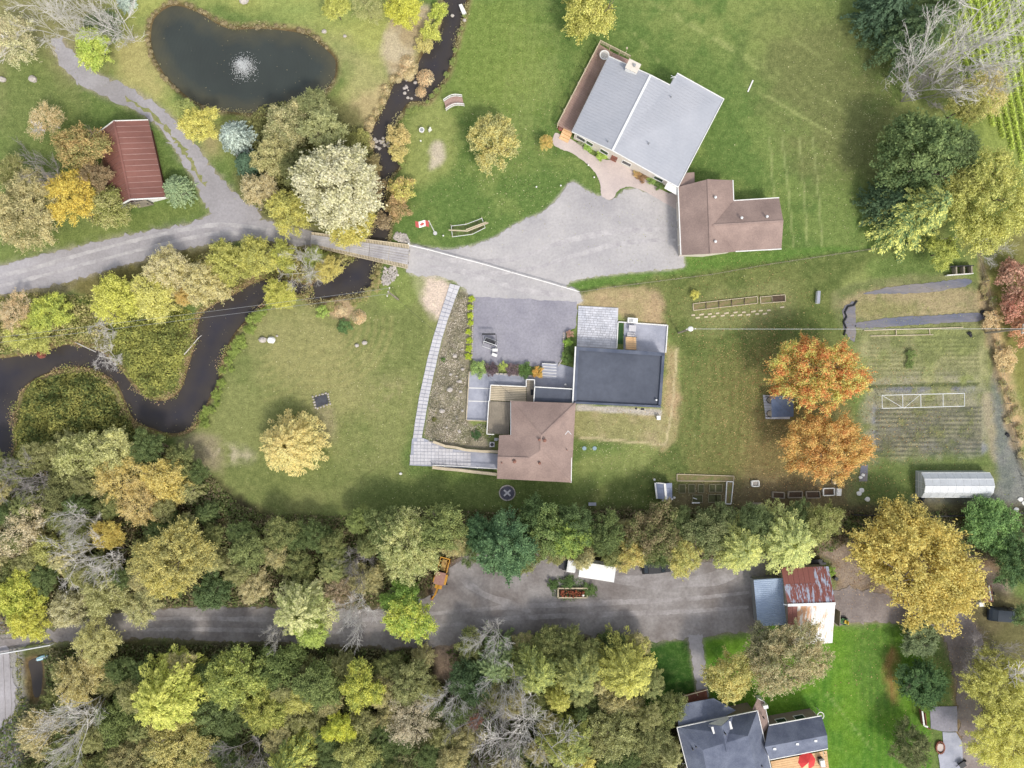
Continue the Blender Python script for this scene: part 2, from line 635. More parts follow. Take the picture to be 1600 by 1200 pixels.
def fbm(X, Y, s, seed, o=4):
    a, t, w = 0.0, 0.0, 1.0
    for k in range(o):
        a = a + w * vnoise(X, Y, s / 2 ** k, seed + k)
        t += w
        w *= 0.55
    return a / t


def sstep(a, b, x):
    t = np.clip((x - a) / (b - a), 0, 1)
    return t * t * (3 - 2 * t)


# ------------------------------------------------------------------ the ground: one sheet to the horizon
gx = np.concatenate([-np.geomspace(1500, 92, 18), np.arange(-91, 91.01, 0.34), np.geomspace(92, 1500, 18)])
gy = np.concatenate([-np.geomspace(1500, 72, 18), np.arange(-71, 71.01, 0.34), np.geomspace(72, 1500, 18)])
GX, GY = np.meshgrid(gx, gy)
PXX, PYY = GX / U + 800, 600 - GY / U
col = np.zeros(GX.shape + (3,))
_n1 = fbm(GX, GY, 9.0, 11)
_n2 = fbm(GX, GY, 3.0, 23)
_n3 = fbm(GX, GY, 1.2, 37, 3)


def put(c, m):
    m = m[..., None]
    col[:] = col * (1 - m) + np.array(c) * m


def zone(px, c, soft=1.2, wob=1.5, amt=1.0, smooth=True, patch=None, c2=None):
    """paint a zone of ground colour with an uneven edge; patch=(lo,hi) limits it to blotches"""
    pts = smooth_poly(px, 4) if smooth else px
    d = sdf(world_poly(pts), GX, GY) + (_n2 - 0.5) * 2 * wob + (_n3 - 0.5) * wob
    m = 1 - sstep(-soft, soft, d)
    if patch:
        m = m * sstep(patch[0], patch[1], 0.6 * _n2 + 0.4 * _n3)
    put(c, m * amt)
    if c2:
        put(c2, m * amt * sstep(0.45, 0.62, 0.5 * _n1 + 0.5 * _n2))


def line(px, c, w=0.25, amt=0.8, gaps=0.45):
    pts = world_poly(px)
    for i in range(len(pts) - 1):
        ax, ay = pts[i]
        bx, by = pts[i + 1]
        ex, ey = bx - ax, by - ay
        t = np.clip(((GX - ax) * ex + (GY - ay) * ey) / (ex * ex + ey * ey), 0, 1)
        d = np.hypot(GX - ax - t * ex, GY - ay - t * ey)
        put(c, (1 - sstep(w * 0.6, w * 1.6, d)) * amt * sstep(gaps - 0.1, gaps + 0.1, _n3 * 0.6 + _n2 * 0.4))


LAWN = S(110, 129, 68)
put(LAWN, np.ones(GX.shape))
put(S(134, 142, 84), sstep(0.48, 0.66, _n1) * 0.8)
put(S(92, 112, 58), sstep(0.56, 0.40, _n1) * 0.7)
# far land beyond the frame
far = sstep(85, 130, np.maximum(np.abs(GX), np.abs(GY) * 1.25))
put(S(100, 108, 62), far)
# lawn round the grey-roofed house, mown in long passes
zone([(650, -60), (1360, -60), (1370, 100), (1350, 250), (1360, 385), (1100, 420), (900, 450), (880, 445), (640, 385), (620, 300), (700, 130)], S(92, 117, 58), 2, 2, 1, True, None, S(110, 129, 68))
zone([(940, -40), (1340, -40), (1330, 60), (1180, 120), (1050, 60)], S(128, 140, 78), 5, 5, 0.7, True, (0.3, 0.6))
zone([(1200, 40), (1370, 60), (1365, 270), (1240, 250)], S(112, 116, 72), 5, 5, 0.8)
zone([(700, 0), (830, 0), (850, 150), (760, 170), (700, 130)], S(118, 136, 64), 4, 3, 0.7)
zone([(640, 160), (700, 165), (705, 260), (640, 290)], S(146, 152, 88), 2, 2, 0.7)
zone([(675, 228), (690, 222), (694, 245), (680, 262), (672, 262)], S(188, 176, 160), 0.5, 0.5, 0.95)
for i in range(9):
    x0 = 790 + i * 9
    line([(x0 + 12, 40), (x0 + 2, 130), (x0 - 8, 230)], S(134, 146, 84), 0.3, 0.3, 0.45)
for k, (x0, x1) in enumerate([(1203, 1212), (1222, 1240), (1249, 1262), (1270, 1285)]):
    line([(x0, 215), ((x0 + x1) / 2 + 1, 300), (x1, 385)], S(160, 168, 112), 0.14, 0.42, 0.28)
for a, b in [((985, 45), (1030, 95)), ((1010, 0), (1170, 95)), ((1040, 10), (1220, 130)), ((1120, 60), (1330, 180)), ((1160, 130), (1320, 220)), ((1200, 150), (1300, 210)), ((1240, 60), (1300, 100))]:
    line([a, b], S(152, 160, 100), 0.2, 0.45, 0.45)
zone([(885, 446), (940, 432), (1064, 420), (1066, 401), (1150, 396), (1225, 391), (1372, 384), (1200, 413), (1100, 429), (1000, 443), (905, 456)], S(92, 124, 54), 0.4, 0.4, 0.9)
line([(905, 455), (960, 448), (1030, 439), (1110, 429), (1200, 413), (1300, 398), (1370, 388)], S(66, 80, 46), 0.25, 0.75, 0.1)  # shadowed edge of the bank along the fence, painted into the ground colour
# left lawn between the creek and the walk
zone([(400, 470), (560, 480), (640, 440), (690, 450), (650, 640), (640, 740), (800, 760), (880, 770), (700, 800), (560, 800), (430, 805), (330, 740), (280, 690), (330, 640), (360, 540)], S(126, 132, 80), 1.5, 1.5, 1, True, None, S(112, 122, 70))
zone([(400, 480), (530, 490), (560, 540), (560, 640), (480, 640), (400, 560)], S(148, 144, 96), 4, 3, 0.75)
for i in range(7):
    r = 40 + i * 12
    line([(500 + r * math.cos(a), 505 + r * 0.9 * math.sin(a)) for a in np.linspace(-0.1, 1.75, 8)], S(152, 146, 96), 0.3, 0.35, 0.42)
for i in range(6):
    r = 30 + i * 13
    line([(405 + r * math.cos(a), 530 + r * math.sin(a)) for a in np.linspace(0.1, 1.5, 7)], S(150, 146, 94), 0.3, 0.3, 0.44)
zone([(580, 590), (640, 590), (640, 650), (580, 650)], S(156, 148, 106), 2, 2, 0.6, True, (0.42, 0.6))
zone([(325, 695), (385, 700), (395, 720), (350, 725), (320, 715)], S(184, 172, 150), 1, 1.5, 0.85, True, (0.4, 0.55))
zone([(285, 690), (330, 690), (340, 730), (300, 740)], S(150, 138, 116), 1.5, 1.5, 0.8)
zone([(490, 640), (520, 640), (520, 690), (495, 680)], S(150, 138, 112), 1, 1, 0.6)
zone([(620, 745), (1100, 745), (1100, 800), (600, 805)], S(92, 112, 56), 3, 2, 0.7)  # shade of the tree belt, painted into the lawn colour
zone([(505, 473), (555, 470), (550, 498), (520, 500)], S(176, 152, 124), 0.6, 0.8, 0.9)
zone([(650, 433), (705, 440), (702, 470), (690, 495), (670, 487), (655, 465)], S(206, 188, 176), 0.6, 0.9, 1.0)
zone([(600, 430), (660, 430), (652, 470), (600, 480)], S(124, 138, 74), 1, 1, 0.8)
# scrubby slope between the walk and the pad
zone([(718, 450), (738, 462), (734, 560), (733, 660), (762, 690), (770, 704), (700, 698), (662, 682), (672, 620), (684, 560), (698, 505)], S(144, 136, 120), 0.3, 0.2, 1.0, False, None, S(124, 118, 98))
zone([(690, 500), (735, 500), (735, 680), (690, 680)], S(176, 166, 150), 0.6, 0.5, 0.7, True, (0.50, 0.62))
zone([(690, 540), (735, 540), (760, 690), (680, 690)], S(112, 116, 76), 0.6, 0.5, 0.6, True, (0.54, 0.66))
# east lawn
zone([(905, 458), (1310, 400), (1500, 385), (1320, 440), (1315, 800), (900, 800), (1040, 700), (1050, 520)], S(108, 117, 66), 1, 1, 1.0, True, None, S(92, 106, 56))
zone([(1130, 560), (1240, 560), (1260, 790), (1090, 790), (1100, 650)], S(118, 108, 66), 4, 3, 0.45)
zone([(1190, 640), (1320, 640), (1320, 770), (1180, 770)], S(126, 108, 74), 3, 2, 0.6)
zone([(1080, 755), (1320, 750), (1320, 800), (1060, 800)], S(112, 98, 78), 2, 1, 0.8)
zone([(905, 462), (950, 450), (1020, 452), (1035, 500), (1040, 545), (1060, 550), (1058, 640), (1048, 690), (1035, 690), (1040, 560), (1000, 500), (905, 480)], S(176, 152, 120), 0.8, 1.0, 0.95, True, None, S(160, 146, 108))
zone([(900, 640), (1040, 645), (1045, 695), (1000, 690), (905, 685)], S(148, 144, 98), 0.8, 0.8, 0.9, True, None, S(166, 152, 118))
zone([(900, 632), (1034, 640), (1033, 650), (900, 641)], S(178, 172, 168), 0.15, 0.1, 1.0, False)
line([(905, 683), (1040, 695), (1050, 640), (1058, 545)], S(190, 176, 140), 0.15, 0.9, 0.3)
zone([(1095, 465), (1225, 450), (1230, 500), (1090, 510)], S(136, 138, 90), 2, 1.5, 0.7)
for i in range(10):
    x = 1070 + i * 13
    line([(x, 560), (x + 3, 640), (x - 2, 720)], S(138, 136, 84), 0.3, 0.25, 0.46)
# kitchen garden
zone([(1316, 446), (1530, 438), (1545, 560), (1590, 700), (1600, 780), (1560, 800), (1330, 800), (1365, 640), (1345, 560), (1318, 520)], S(124, 126, 86), 0.6, 0.6, 1.0, True, None, S(108, 118, 72))
zone([(1338, 455), (1520, 452), (1520, 492), (1340, 495)], S(164, 148, 116), 0.8, 1.0, 0.85, True, (0.25, 0.5))
zone([(1340, 470), (1420, 475), (1420, 492), (1342, 492)], S(130, 130, 82), 1, 1, 0.7)
zone([(1350, 520), (1520, 518), (1530, 600), (1360, 610)], S(134, 142, 88), 1.5, 1.5, 0.8, True, None, S(158, 154, 116))
zone([(1360, 596), (1530, 590), (1530, 716), (1366, 716)], S(146, 142, 122), 1, 1, 0.9, True, (0.30, 0.6))
for a in ([(1390, 603), (1450, 603), (1450, 614), (1390, 614)], [(1390, 668), (1440, 666), (1440, 676), (1392, 678)], [(1445, 690), (1535, 690), (1535, 712), (1455, 714)], [(1490, 598), (1520, 598), (1520, 612), (1490, 612)], [(1362, 640), (1372, 640), (1374, 716), (1364, 716)]):
    zone(a, S(128, 130, 142), 0.4, 0.5, 0.8, True, (0.35, 0.55))
for k in range(14):
    y = 530 + k * 7.2 if k < 9 else 604
    line([(1358, y), (1440, y - 2), (1528, y - 4)], S(88, 96, 62), 0.22, 0.55, 0.36)
for k in range(12):
    y = 642 + k * 6.4
    line([(1370, y), (1450, y - 2), (1532, y - 4)], S(84, 86, 78), 0.24, 0.85, 0.32)
    line([(1370, y + 3), (1450, y + 1), (1532, y - 1)], S(164, 158, 132), 0.2, 0.45, 0.46)
zone([(1370, 722), (1550, 712), (1545, 735), (1450, 745), (1440, 790), (1350, 790)], S(98, 116, 62), 1.5, 1.2, 0.9)
zone([(1535, 625), (1556, 622), (1562, 710), (1548, 715)], S(156, 146, 124), 0.5, 0.5, 0.9)
zone([(1553, 600), (1562, 600), (1605, 760), (1605, 800), (1560, 795), (1436, 785), (1440, 772), (1545, 770), (1556, 720)], S(124, 126, 126), 0.8, 0.8, 0.95, True, None, S(110, 116, 112))
# rough strip along the crop field
zone([(1510, 380), (1545, 400), (1570, 520), (1610, 660), (1640, 700), (1640, 380)], S(124, 122, 72), 1.5, 1.5, 1.0, True, None, S(112, 114, 62))
zone([(1530, 400), (1550, 440), (1585, 600), (1600, 690), (1580, 690), (1558, 600), (1535, 480)], S(192, 162, 124), 0.8, 1.2, 0.9)
zone([(1545, 430), (1560, 430), (1600, 580), (1600, 640)], S(128, 128, 66), 1, 1, 0.7)
zone([(1528, 395), (1536, 395), (1556, 560), (1575, 640), (1600, 720), (1592, 725), (1560, 610), (1544, 540)], S(110, 104, 88), 0.5, 0.4, 0.8)
zone([(1440, -80), (1900, -80), (1900, 300), (1560, 260), (1520, 180)], S(132, 146, 74), 2, 1, 1.0)
# land left of the creek, round the pond and the shed
zone([(-60, -60), (180, -60), (140, 120), (60, 190), (-60, 190)], S(138, 132, 92), 3, 3, 0.8)
zone([(0, 90), (90, 110), (130, 190), (150, 380), (0, 420)], S(106, 122, 66), 3, 2, 0.9)
zone([(150, 180), (260, 190), (335, 310), (200, 340), (130, 300)], S(100, 122, 62), 2, 1.5, 0.9)
zone([(190, -40), (560, -40), (620, 60), (560, 160), (520, 160), (560, 90), (480, 40), (300, 0), (225, 30), (225, 90), (270, 160), (370, 190), (330, 220), (250, 160), (190, 110)], S(160, 164, 92), 2, 1.5, 0.85)
zone([(420, 0), (560, 0), (540, 30), (440, 30)], S(122, 142, 78), 3, 2, 0.7)
zone([(190, 60), (230, 60), (250, 150), (180, 120)], S(168, 158, 106), 2, 1.5, 0.8)
zone([(520, 60), (620, 110), (600, 170), (560, 230), (530, 180), (540, 110)], S(158, 156, 104), 2, 2, 0.9)
zone([(612, 30), (640, 20), (668, 10), (672, 40), (650, 80), (640, 110), (606, 118), (600, 80)], S(186, 172, 148), 0.8, 1.0, 0.95, True, None, S(168, 150, 118))
zone([(560, 150), (600, 130), (590, 180), (560, 200), (535, 215), (540, 170)], S(178, 160, 120), 1.2, 1.5, 0.8)
zone([(310, 200), (345, 210), (340, 240), (315, 235)], S(162, 146, 112), 1.5, 1, 0.7)
# strips beside the gravel lane
zone([(0, 425), (130, 390), (260, 350), (330, 320), (330, 305), (200, 335), (100, 365), (0, 400)], S(112, 126, 66), 1, 1, 0.7)
zone([(0, 455), (150, 430), (330, 388), (480, 385), (480, 400), (330, 410), (150, 450), (0, 480)], S(140, 128, 98), 0.8, 1, 0.8)
# wood floors
WOODS = [[(-80, 730), (100, 690), (230, 690), (300, 720), (420, 800), (560, 810), (760, 800), (1340, 800), (1340, 870), (1180, 880), (880, 890), (720, 880), (660, 960), (400, 950), (200, 955), (-80, 985)],
         [(60, 1010), (420, 1000), (680, 1000), (760, 1000), (1010, 1005), (1020, 1090), (1050, 1100), (1060, 1260), (-80, 1260), (30, 1100)]]
for w in WOODS:
    zone(w, S(84, 84, 54), 1.0, 1.0, 1.0, True, None, S(66, 62, 46))
zone([(640, 1000), (700, 990), (715, 1050), (680, 1060), (678, 1010)], S(150, 130, 116), 0.8, 0.8, 0.9)
zone([(690, 860), (720, 865), (715, 950), (690, 950), (660, 900)], S(110, 90, 78), 1, 1, 0.9)
zone([(-60, 500), (150, 470), (300, 500), (300, 530), (240, 620), (160, 550), (-60, 540)], S(110, 108, 62), 1, 1, 1)
zone([(20, 600), (120, 570), (210, 640), (260, 690), (100, 720), (20, 700)], S(86, 90, 50), 1, 1, 1)
zone([(130, 400), (480, 380), (560, 400), (480, 440), (330, 470), (150, 480)], S(112, 106, 64), 1, 1, 1)
zone([(400, 150), (560, 170), (590, 350), (560, 380), (420, 350), (370, 280)], S(104, 104, 66), 1, 1, 0.9)
zone([(620, 1120), (680, 1130), (620, 1200)], S(60, 80, 44), 1, 1, 0.8)
# neighbours' ground
zone([(1014, 1003), (1082, 1000), (1090, 1085), (1060, 1100), (1010, 1110)], S(60, 94, 36), 0.4, 0.4, 1.0, True, None, S(50, 84, 32))
zone([(900, 1080), (1060, 1080), (1060, 1130), (930, 1120)], S(64, 96, 42), 1, 1, 1.0)
zone([(1100, 990), (1300, 975), (1420, 972), (1440, 1000), (1446, 1240), (1290, 1240), (1200, 1120), (1100, 1080)], S(94, 134, 34), 0.4, 0.4, 1.0, True, None, S(76, 120, 34))
zone([(1330, 985), (1400, 985), (1400, 1100), (1350, 1110)], S(80, 112, 48), 2, 1.5, 0.7)  # strip of tree shade on the bright lawn, put into its colour
for i in range(14):
    x = 1280 + i * 12
    line([(x, 975), (x + 2, 1080), (x + 4, 1210)], S(112, 148, 50), 0.25, 0.3, 0.46)
for i in range(12):
    line([(1292 + i * 6.2, 1085 + i * 7.6), (1294 + i * 6.2, 1087 + i * 7.6)], S(140, 160, 92), 0.18, 0.5, 0.35)
zone([(1385, 1020), (1400, 1020), (1400, 1090), (1385, 1085)], S(150, 112, 70), 1, 1, 0.8)
zone([(1266, 845), (1400, 840), (1560, 870), (1560, 990), (1440, 980), (1310, 930), (1300, 880)], S(150, 134, 122), 1, 1.5, 1.0, True, None, S(128, 106, 84))
zone([(1320, 790), (1620, 790), (1620, 870), (1340, 850)], S(92, 86, 66), 1, 1, 0.9)
zone([(1500, 960), (1620, 960), (1620, 1240), (1530, 1240)], S(104, 98, 66), 1, 1, 0.9)
zone([(1428, 1060), (1450, 1060), (1450, 1110), (1440, 1140)], S(90, 112, 48), 1, 1, 0.8)
zone([(1493, 1050), (1505, 1050), (1506, 1240), (1490, 1240)], S(132, 104, 72), 0.6, 0.5, 0.85)
zone([(-30, 990), (30, 1005), (30, 1260), (-60, 1260)], S(150, 146, 148), 0.6, 0.6, 0.9)

# water beds sunk below the lawn
dw = np.minimum.reduce([sdf(world_poly(p), GX, GY) for p in (POND, CREEK_UP, CREEK_LOW, PUDDLE)])
Z = 0.05 * (_n1 - 0.5)
Z = Z * sstep(0.5, 4.0, dw) - 0.02 - 1.0 * (1 - sstep(-1.6, 0.55, dw))
put(S(104, 88, 62), (1 - sstep(-0.2, 0.5, dw)))
put(S(150, 132, 98), sstep(0.9, 0.3, dw) * (1 - sstep(0.3, -0.1, dw)) * 0.55 * sstep(0.4, 0.55, _n2))
Z = np.where(np.maximum(np.abs(GX) - 95, np.abs(GY) - 75) > 0, -0.02 - 0.0 * Z, Z)
def grow(px, d):
    """outline pushed outward by d photo pixels (for water tucked under its banks)"""
    w = [Vector(p) for p in px]
    n = len(w)
    area = sum(w[i].x * w[(i + 1) % n].y - w[(i + 1) % n].x * w[i].y for i in range(n))
    sg = 1 if area > 0 else -1
    out = []
    for i in range(n):
        t = (w[(i + 1) % n] - w[i - 1])
        if t.length < 1e-6:
            out.append(tuple(w[i]))
            continue
        t.normalize()
        out.append((w[i].x + t.y * d * sg, w[i].y - t.x * d * sg))
    return out


EDGES = {"farm_track": (S(160, 150, 134), 0.8), "gravel_lane": (S(158, 150, 138), 0.9), "gravel_drive": (S(186, 180, 172), 0.35), "yard": (S(134, 124, 118), 1.0), "lower_lane": (S(128, 116, 106), 1.0), "back_lane": (S(142, 128, 114), 0.9), "side_path": (S(150, 142, 132), 0.4)}


def sheet(name, px, z, mat, jit=0.12, step=0.5, smooth=True, kind="structure", seed=1):
    """a level sheet with an uneven edge"""
    pts = smooth_poly(px, 6) if smooth else px
    if name in EDGES:                # loose gravel strays onto the turf
        c, reach = EDGES[name]
        zone(grow(pts, reach * 6), c, reach, reach * 1.2, 0.75, False, (0.40, 0.58))
        zone(pts, c, 0.35, 0.3, 0.9, False)
    w = [Vector(((a - 800) * U, (600 - b) * U)) for a, b in pts]
    out = []
    rr = random.Random(seed)
    for i in range(len(w)):
        a, b = w[i], w[(i + 1) % len(w)]
        n = max(1, int((b - a).length / step))
        for k in range(n):
            out.append(a.lerp(b, k / n) + Vector((rr.gauss(0, jit), rr.gauss(0, jit))))
    mb = MB()
    tris = tessellate_polygon([[p.to_3d() for p in out]])
    mb.add([(p.x, p.y, z) for p in out], [t if (out[t[1]] - out[t[0]]).cross(out[t[2]] - out[t[0]]) > 0 else (t[0], t[2], t[1]) for t in tris])
    return struct(name, mb, mat, kind)


WZ = -0.42


def water(name, px, z, mat, g):
    """level water grid clipped to the outline, carrying its distance from the bank"""
    wp = world_poly(px)
    st = 0.6
    x = np.arange(wp[:, 0].min() - 2, wp[:, 0].max() + 2, st)
    y = np.arange(wp[:, 1].min() - 2, wp[:, 1].max() + 2, st)
    X, Y = np.meshgrid(x, y)
    d = sdf(wp, X, Y)
    ny_, nx_ = X.shape
    idx = np.arange(nx_ * ny_).reshape(ny_, nx_)
    q = np.stack([idx[:-1, :-1], idx[:-1, 1:], idx[1:, 1:], idx[1:, :-1]], -1).reshape(-1, 4)
    df = d.ravel()
    q = q[df[q].min(1) < g * U]
    used = np.unique(q)
    re_ = np.zeros(nx_ * ny_, int)
    re_[used] = np.arange(len(used))
    v = np.stack([X.ravel(), Y.ravel(), np.full(X.size, z)], -1)[used]
    me = np_mesh(name, v, re_[q], mat)
    a = me.attributes.new("bank_distance", 'FLOAT', 'POINT')
    a.data.foreach_set("value", (-df[used]).astype(np.float32))
    return struct(name, me)


water("pond", POND, WZ, M['pond_water'], 7)
water("creek", CREEK_UP, WZ, M['creek_water'], 4)
water("creek", CREEK_LOW, WZ - 0.004, M['creek_water'], 4)
water("water", PUDDLE, WZ, M['creek_water'], 4)

# ------------------------------------------------------------------ lanes, drives, paved ground
sheet("farm_track", ribbon([(88, 60), (97, 80), (112, 98), (138, 122), (168, 137), (203, 152), (233, 171), (264, 196), (291, 234), (315, 268), (336, 300), (368, 338), (400, 352)], [16, 26, 30, 26, 24, 28, 34, 48, 60]), 0.024, M['lane'], 0.22, 0.4, False, seed=3)
sheet("track_grass", ribbon([(196, 152), (228, 173), (258, 198), (283, 232), (306, 266), (322, 292)], [2, 5, 4, 5, 6, 2]), 0.030, mottled("worn_grass", S(150, 146, 104), S(124, 132, 78), 0.8, 4, 0.2, 0.95, 0.4), 0.22, 0.4, False, seed=13)
sheet("gravel_lane", [(-80, 437), (0, 415), (60, 400), (120, 386), (180, 372), (250, 358), (300, 348), (325, 336), (352, 330), (385, 340), (430, 347), (487, 364), (490, 384), (455, 382), (400, 374), (350, 378), (300, 387), (250, 398), (200, 412), (140, 430), (80, 446), (0, 461), (-80, 484)], 0.034, M['lane'], 0.16, 0.4, True, seed=4)
sheet("gravel_drive", [(634, 382), (668, 387), (700, 390), (730, 386), (770, 372), (810, 348), (850, 330), (875, 305), (893, 284), (915, 297), (940, 307), (958, 312), (980, 296), (1010, 300), (1040, 314), (1062, 326), (1068, 400), (1064, 418), (1000, 424), (940, 431), (895, 439), (885, 446), (903, 456), (904, 474), (820, 470), (742, 466), (722, 447), (690, 433), (655, 430), (636, 421)], 0.044, M['gravel'], 0.12, 0.35, True, seed=5)
sheet("parking_pad", [(740, 464), (820, 467), (902, 472), (899, 512), (885, 520), (880, 545), (879, 560), (868, 572), (738, 571)], 0.060, M['dark_gravel'], 0.06, 0.5, False, seed=6)
sheet("front_walk", [(864, 224), (868, 208), (888, 216), (906, 226), (925, 242), (950, 250), (962, 246), (978, 258), (1002, 276), (1040, 300), (1062, 304), (1062, 328), (1030, 312), (1000, 296), (978, 292), (965, 299), (955, 312), (940, 306), (938, 290), (930, 270), (915, 255), (895, 240), (876, 233)], 0.056, M['paving'], 0.03, 0.5, True, seed=7)
sheet("yard", [(600, 955), (660, 940), (690, 915), (712, 880), (740, 862), (800, 860), (860, 868), (900, 874), (1000, 880), (1100, 876), (1150, 872), (1215, 868), (1225, 900), (1200, 960), (1185, 985), (1140, 990), (1095, 995), (1060, 999), (1010, 1001), (940, 995), (840, 992), (760, 1000), (700, 1008), (680, 1000), (600, 1012)], 0.046, M['yard'], 0.22, 0.4, True, seed=8)
sheet("lower_lane", [(-80, 1005), (0, 1000), (80, 985), (140, 968), (200, 955), (300, 949), (420, 950), (520, 952), (620, 950), (700, 930), (700, 1002), (620, 1010), (520, 1006), (420, 1002), (330, 1001), (230, 996), (180, 1000), (80, 1003), (0, 1012), (-80, 1020)], 0.036, M['yard'], 0.18, 0.4, True, seed=9)
sheet("back_lane", [(1300, 925), (1340, 920), (1400, 935), (1450, 950), (1500, 955), (1530, 985), (1535, 1040), (1530, 1100), (1545, 1160), (1560, 1260), (1498, 1260), (1503, 1180), (1496, 1100), (1488, 1040), (1470, 990), (1440, 978), (1390, 972), (1330, 974), (1302, 972)], 0.038, M['road_dirt'], 0.2, 0.4, True, seed=10)
for nm, pts, wd, z, mt, sd in (
        ("wheel_track", [(-60, 441), (0, 431), (70, 414), (150, 391), (240, 369), (330, 352), (400, 356), (478, 370)], 7, .0385, 'lane_track', 31),
        ("wheel_track", [(-60, 457), (0, 447), (70, 430), (150, 408), (240, 385), (330, 366), (400, 367), (478, 379)], 6, .0385, 'lane_track', 32),
        ("wheel_track", [(650, 397), (720, 408), (800, 405), (880, 378), (960, 362), (1056, 358)], 9, .0485, 'lane_track', 33),
        ("wheel_track", [(650, 411), (720, 424), (810, 424), (890, 402), (970, 380), (1056, 375)], 8, .0485, 'lane_track', 34),
        ("wheel_track", [(700, 418), (760, 437), (830, 455), (890, 462)], 9, .0485, 'lane_track', 35),
        ("wheel_track", [(200, 968), (300, 966), (420, 968), (540, 970), (680, 958), (800, 948), (940, 942), (1080, 935), (1170, 925)], 8, .0505, 'yard_track', 36),
        ("wheel_track", [(200, 984), (300, 983), (420, 985), (540, 986), (680, 978), (800, 966), (940, 960), (1080, 955), (1170, 948)], 8, .0505, 'yard_track', 37),
        ("wheel_track", [(960, 905), (1040, 910), (1110, 905), (1160, 890)], 22, .0505, 'yard_track', 38),
        ("wheel_track", [(720, 905), (760, 930), (830, 955)], 12, .0505, 'yard_track', 39)):
    sheet(nm, ribbon(pts, [wd * .5, wd, wd * .7, wd * 1.1, wd * .5], 4), z + {31: 0, 32: .004, 33: 0, 34: .004, 35: .008, 36: 0, 37: .004, 38: .008, 39: .012}[sd], M[mt], 0.05, 0.5, False, seed=sd)
sheet("side_path", ribbon([(1086, 992), (1088, 1010), (1092, 1040), (1096, 1070), (1098, 1090)], [22, 20, 17, 17], 4), 0.052, M['lane'], 0.08, 0.3, False, seed=11)
sheet("rail_bed", [(-120, 1008), (12, 1010), (24, 1080), (24, 1130), (32, 1210), (36, 1260), (-120, 1260)], 0.050, M['lane'], 0.15, 0.4, False, seed=12)
sheet("concrete_pad", [(1453, 1104), (1495, 1103), (1496, 1143), (1474, 1143), (1454, 1138)], 0.058, M['dark_gravel'], 0.02, 1.0, False)
sheet("patio_slab", [(1472, 1144), (1494, 1144), (1503, 1158), (1505, 1215), (1470, 1215), (1466, 1180), (1474, 1165)], 0.062, M['concrete'], 0.03, 1.0, False)
sheet("concrete_terrace", [(733, 581), (846, 587), (868, 567), (898, 575), (898, 606), (836, 606), (768, 604), (764, 657), (729, 656)], 0.075, M['concrete'], 0.0, 5.0, False)

ny, nx = GX.shape
gv = np.stack([GX, GY, Z], -1).reshape(-1, 3)
idx = np.arange(nx * ny).reshape(ny, nx)
gq = np.stack([idx[:-1, :-1], idx[:-1, 1:], idx[1:, 1:], idx[1:, :-1]], -1).reshape(-1, 4)


def ground_material():
    t = NT("ground_turf")
    at = t.n("ShaderNodeAttribute", attribute_name="soil_tint")
    co = t.coord()
    f1 = t.noise(co, 1.1, 4.0, 0.7)
    f2 = t.noise(co, 4.5, 3.0, 0.75)
    c = t.mix(t.rng(f1, 0.48, 0.70, 0.0, 0.14), at.outputs["Color"], S(150, 144, 98))
    c = t.mix(1.0, c, t.rng(f1, 0.3, 0.7, 0.76, 1.2), 'MULTIPLY')
    c = t.mix(1.0, c, t.rng(f2, 0.25, 0.75, 0.62, 1.36), 'MULTIPLY')
    h = t.math('ADD', f1, f2)
    t.bsdf(c, 0.95, 0.0, 0.1, h, 0.6, 0.12)
    return t.m


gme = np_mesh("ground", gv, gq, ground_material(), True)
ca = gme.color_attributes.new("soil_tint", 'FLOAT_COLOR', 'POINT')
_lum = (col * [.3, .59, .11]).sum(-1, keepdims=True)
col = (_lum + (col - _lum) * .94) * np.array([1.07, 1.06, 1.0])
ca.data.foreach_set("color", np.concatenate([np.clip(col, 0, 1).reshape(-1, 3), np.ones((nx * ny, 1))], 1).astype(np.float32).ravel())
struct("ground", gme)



# ------------------------------------------------------------------ building helpers
def inset(pts, d):
    """level polygon (world xy) moved inward by d"""
    n = len(pts)
    p = [Vector((q[0], q[1])) for q in pts]
    area = sum(p[i].x * p[(i + 1) % n].y - p[(i + 1) % n].x * p[i].y for i in range(n))
    sg = 1 if area > 0 else -1
    out = []
    for i in range(n):
        a, b, c = p[i - 1], p[i], p[(i + 1) % n]
        e1, e2 = (b - a).normalized(), (c - b).normalized()
        n1, n2 = Vector((-e1.y, e1.x)) * sg, Vector((-e2.y, e2.x)) * sg
        m = n1 + n2
        k = d / max(0.35, 1 + n1.dot(n2))
        out.append(b + m * k)
    return out


def centre(pts):
    s = Vector((0, 0, 0))
    for p in pts:
        s += Vector((p[0], p[1], 0))
    return s / len(pts)


def wall_block(parent, pts3, d, mat, drop=0.2, name="wall"):
    q = inset(pts3, d)
    return part(name, MB().prism(q, -0.1, [p[2] - drop for p in pts3]), mat, parent)


def window(parent, a, b, t, w, z0, z1, name="window", frame=None):
    """window on the wall line a-b (outward side to the right of a->b)"""
    a, b = Vector((a[0], a[1])), Vector((b[0], b[1]))
    u = (b - a).normalized()
    nrm = Vector((u.y, -u.x))
    c = a.lerp(b, t)
    rz = math.atan2(u.y, u.x)
    zc = (z0 + z1) / 2
    f = MB()
    for s in (-1, 1):
        q = c + u * s * (w / 2) + nrm * 0.02
        f.box((q.x, q.y, zc), (0.09, 0.12, z1 - z0 + 0.09), rz)
    for z in (z0, z1):
        q = c + nrm * 0.02
        f.box((q.x, q.y, z), (w - 0.09, 0.12, 0.09), rz)
    fo = part(name, f, frame or M['white'], parent)
    q = c + nrm * 0.005
    part("pane", MB().box((q.x, q.y, zc), (w - 0.09, 0.05, z1 - z0 - 0.09), rz), M['glass'], fo)
    return fo


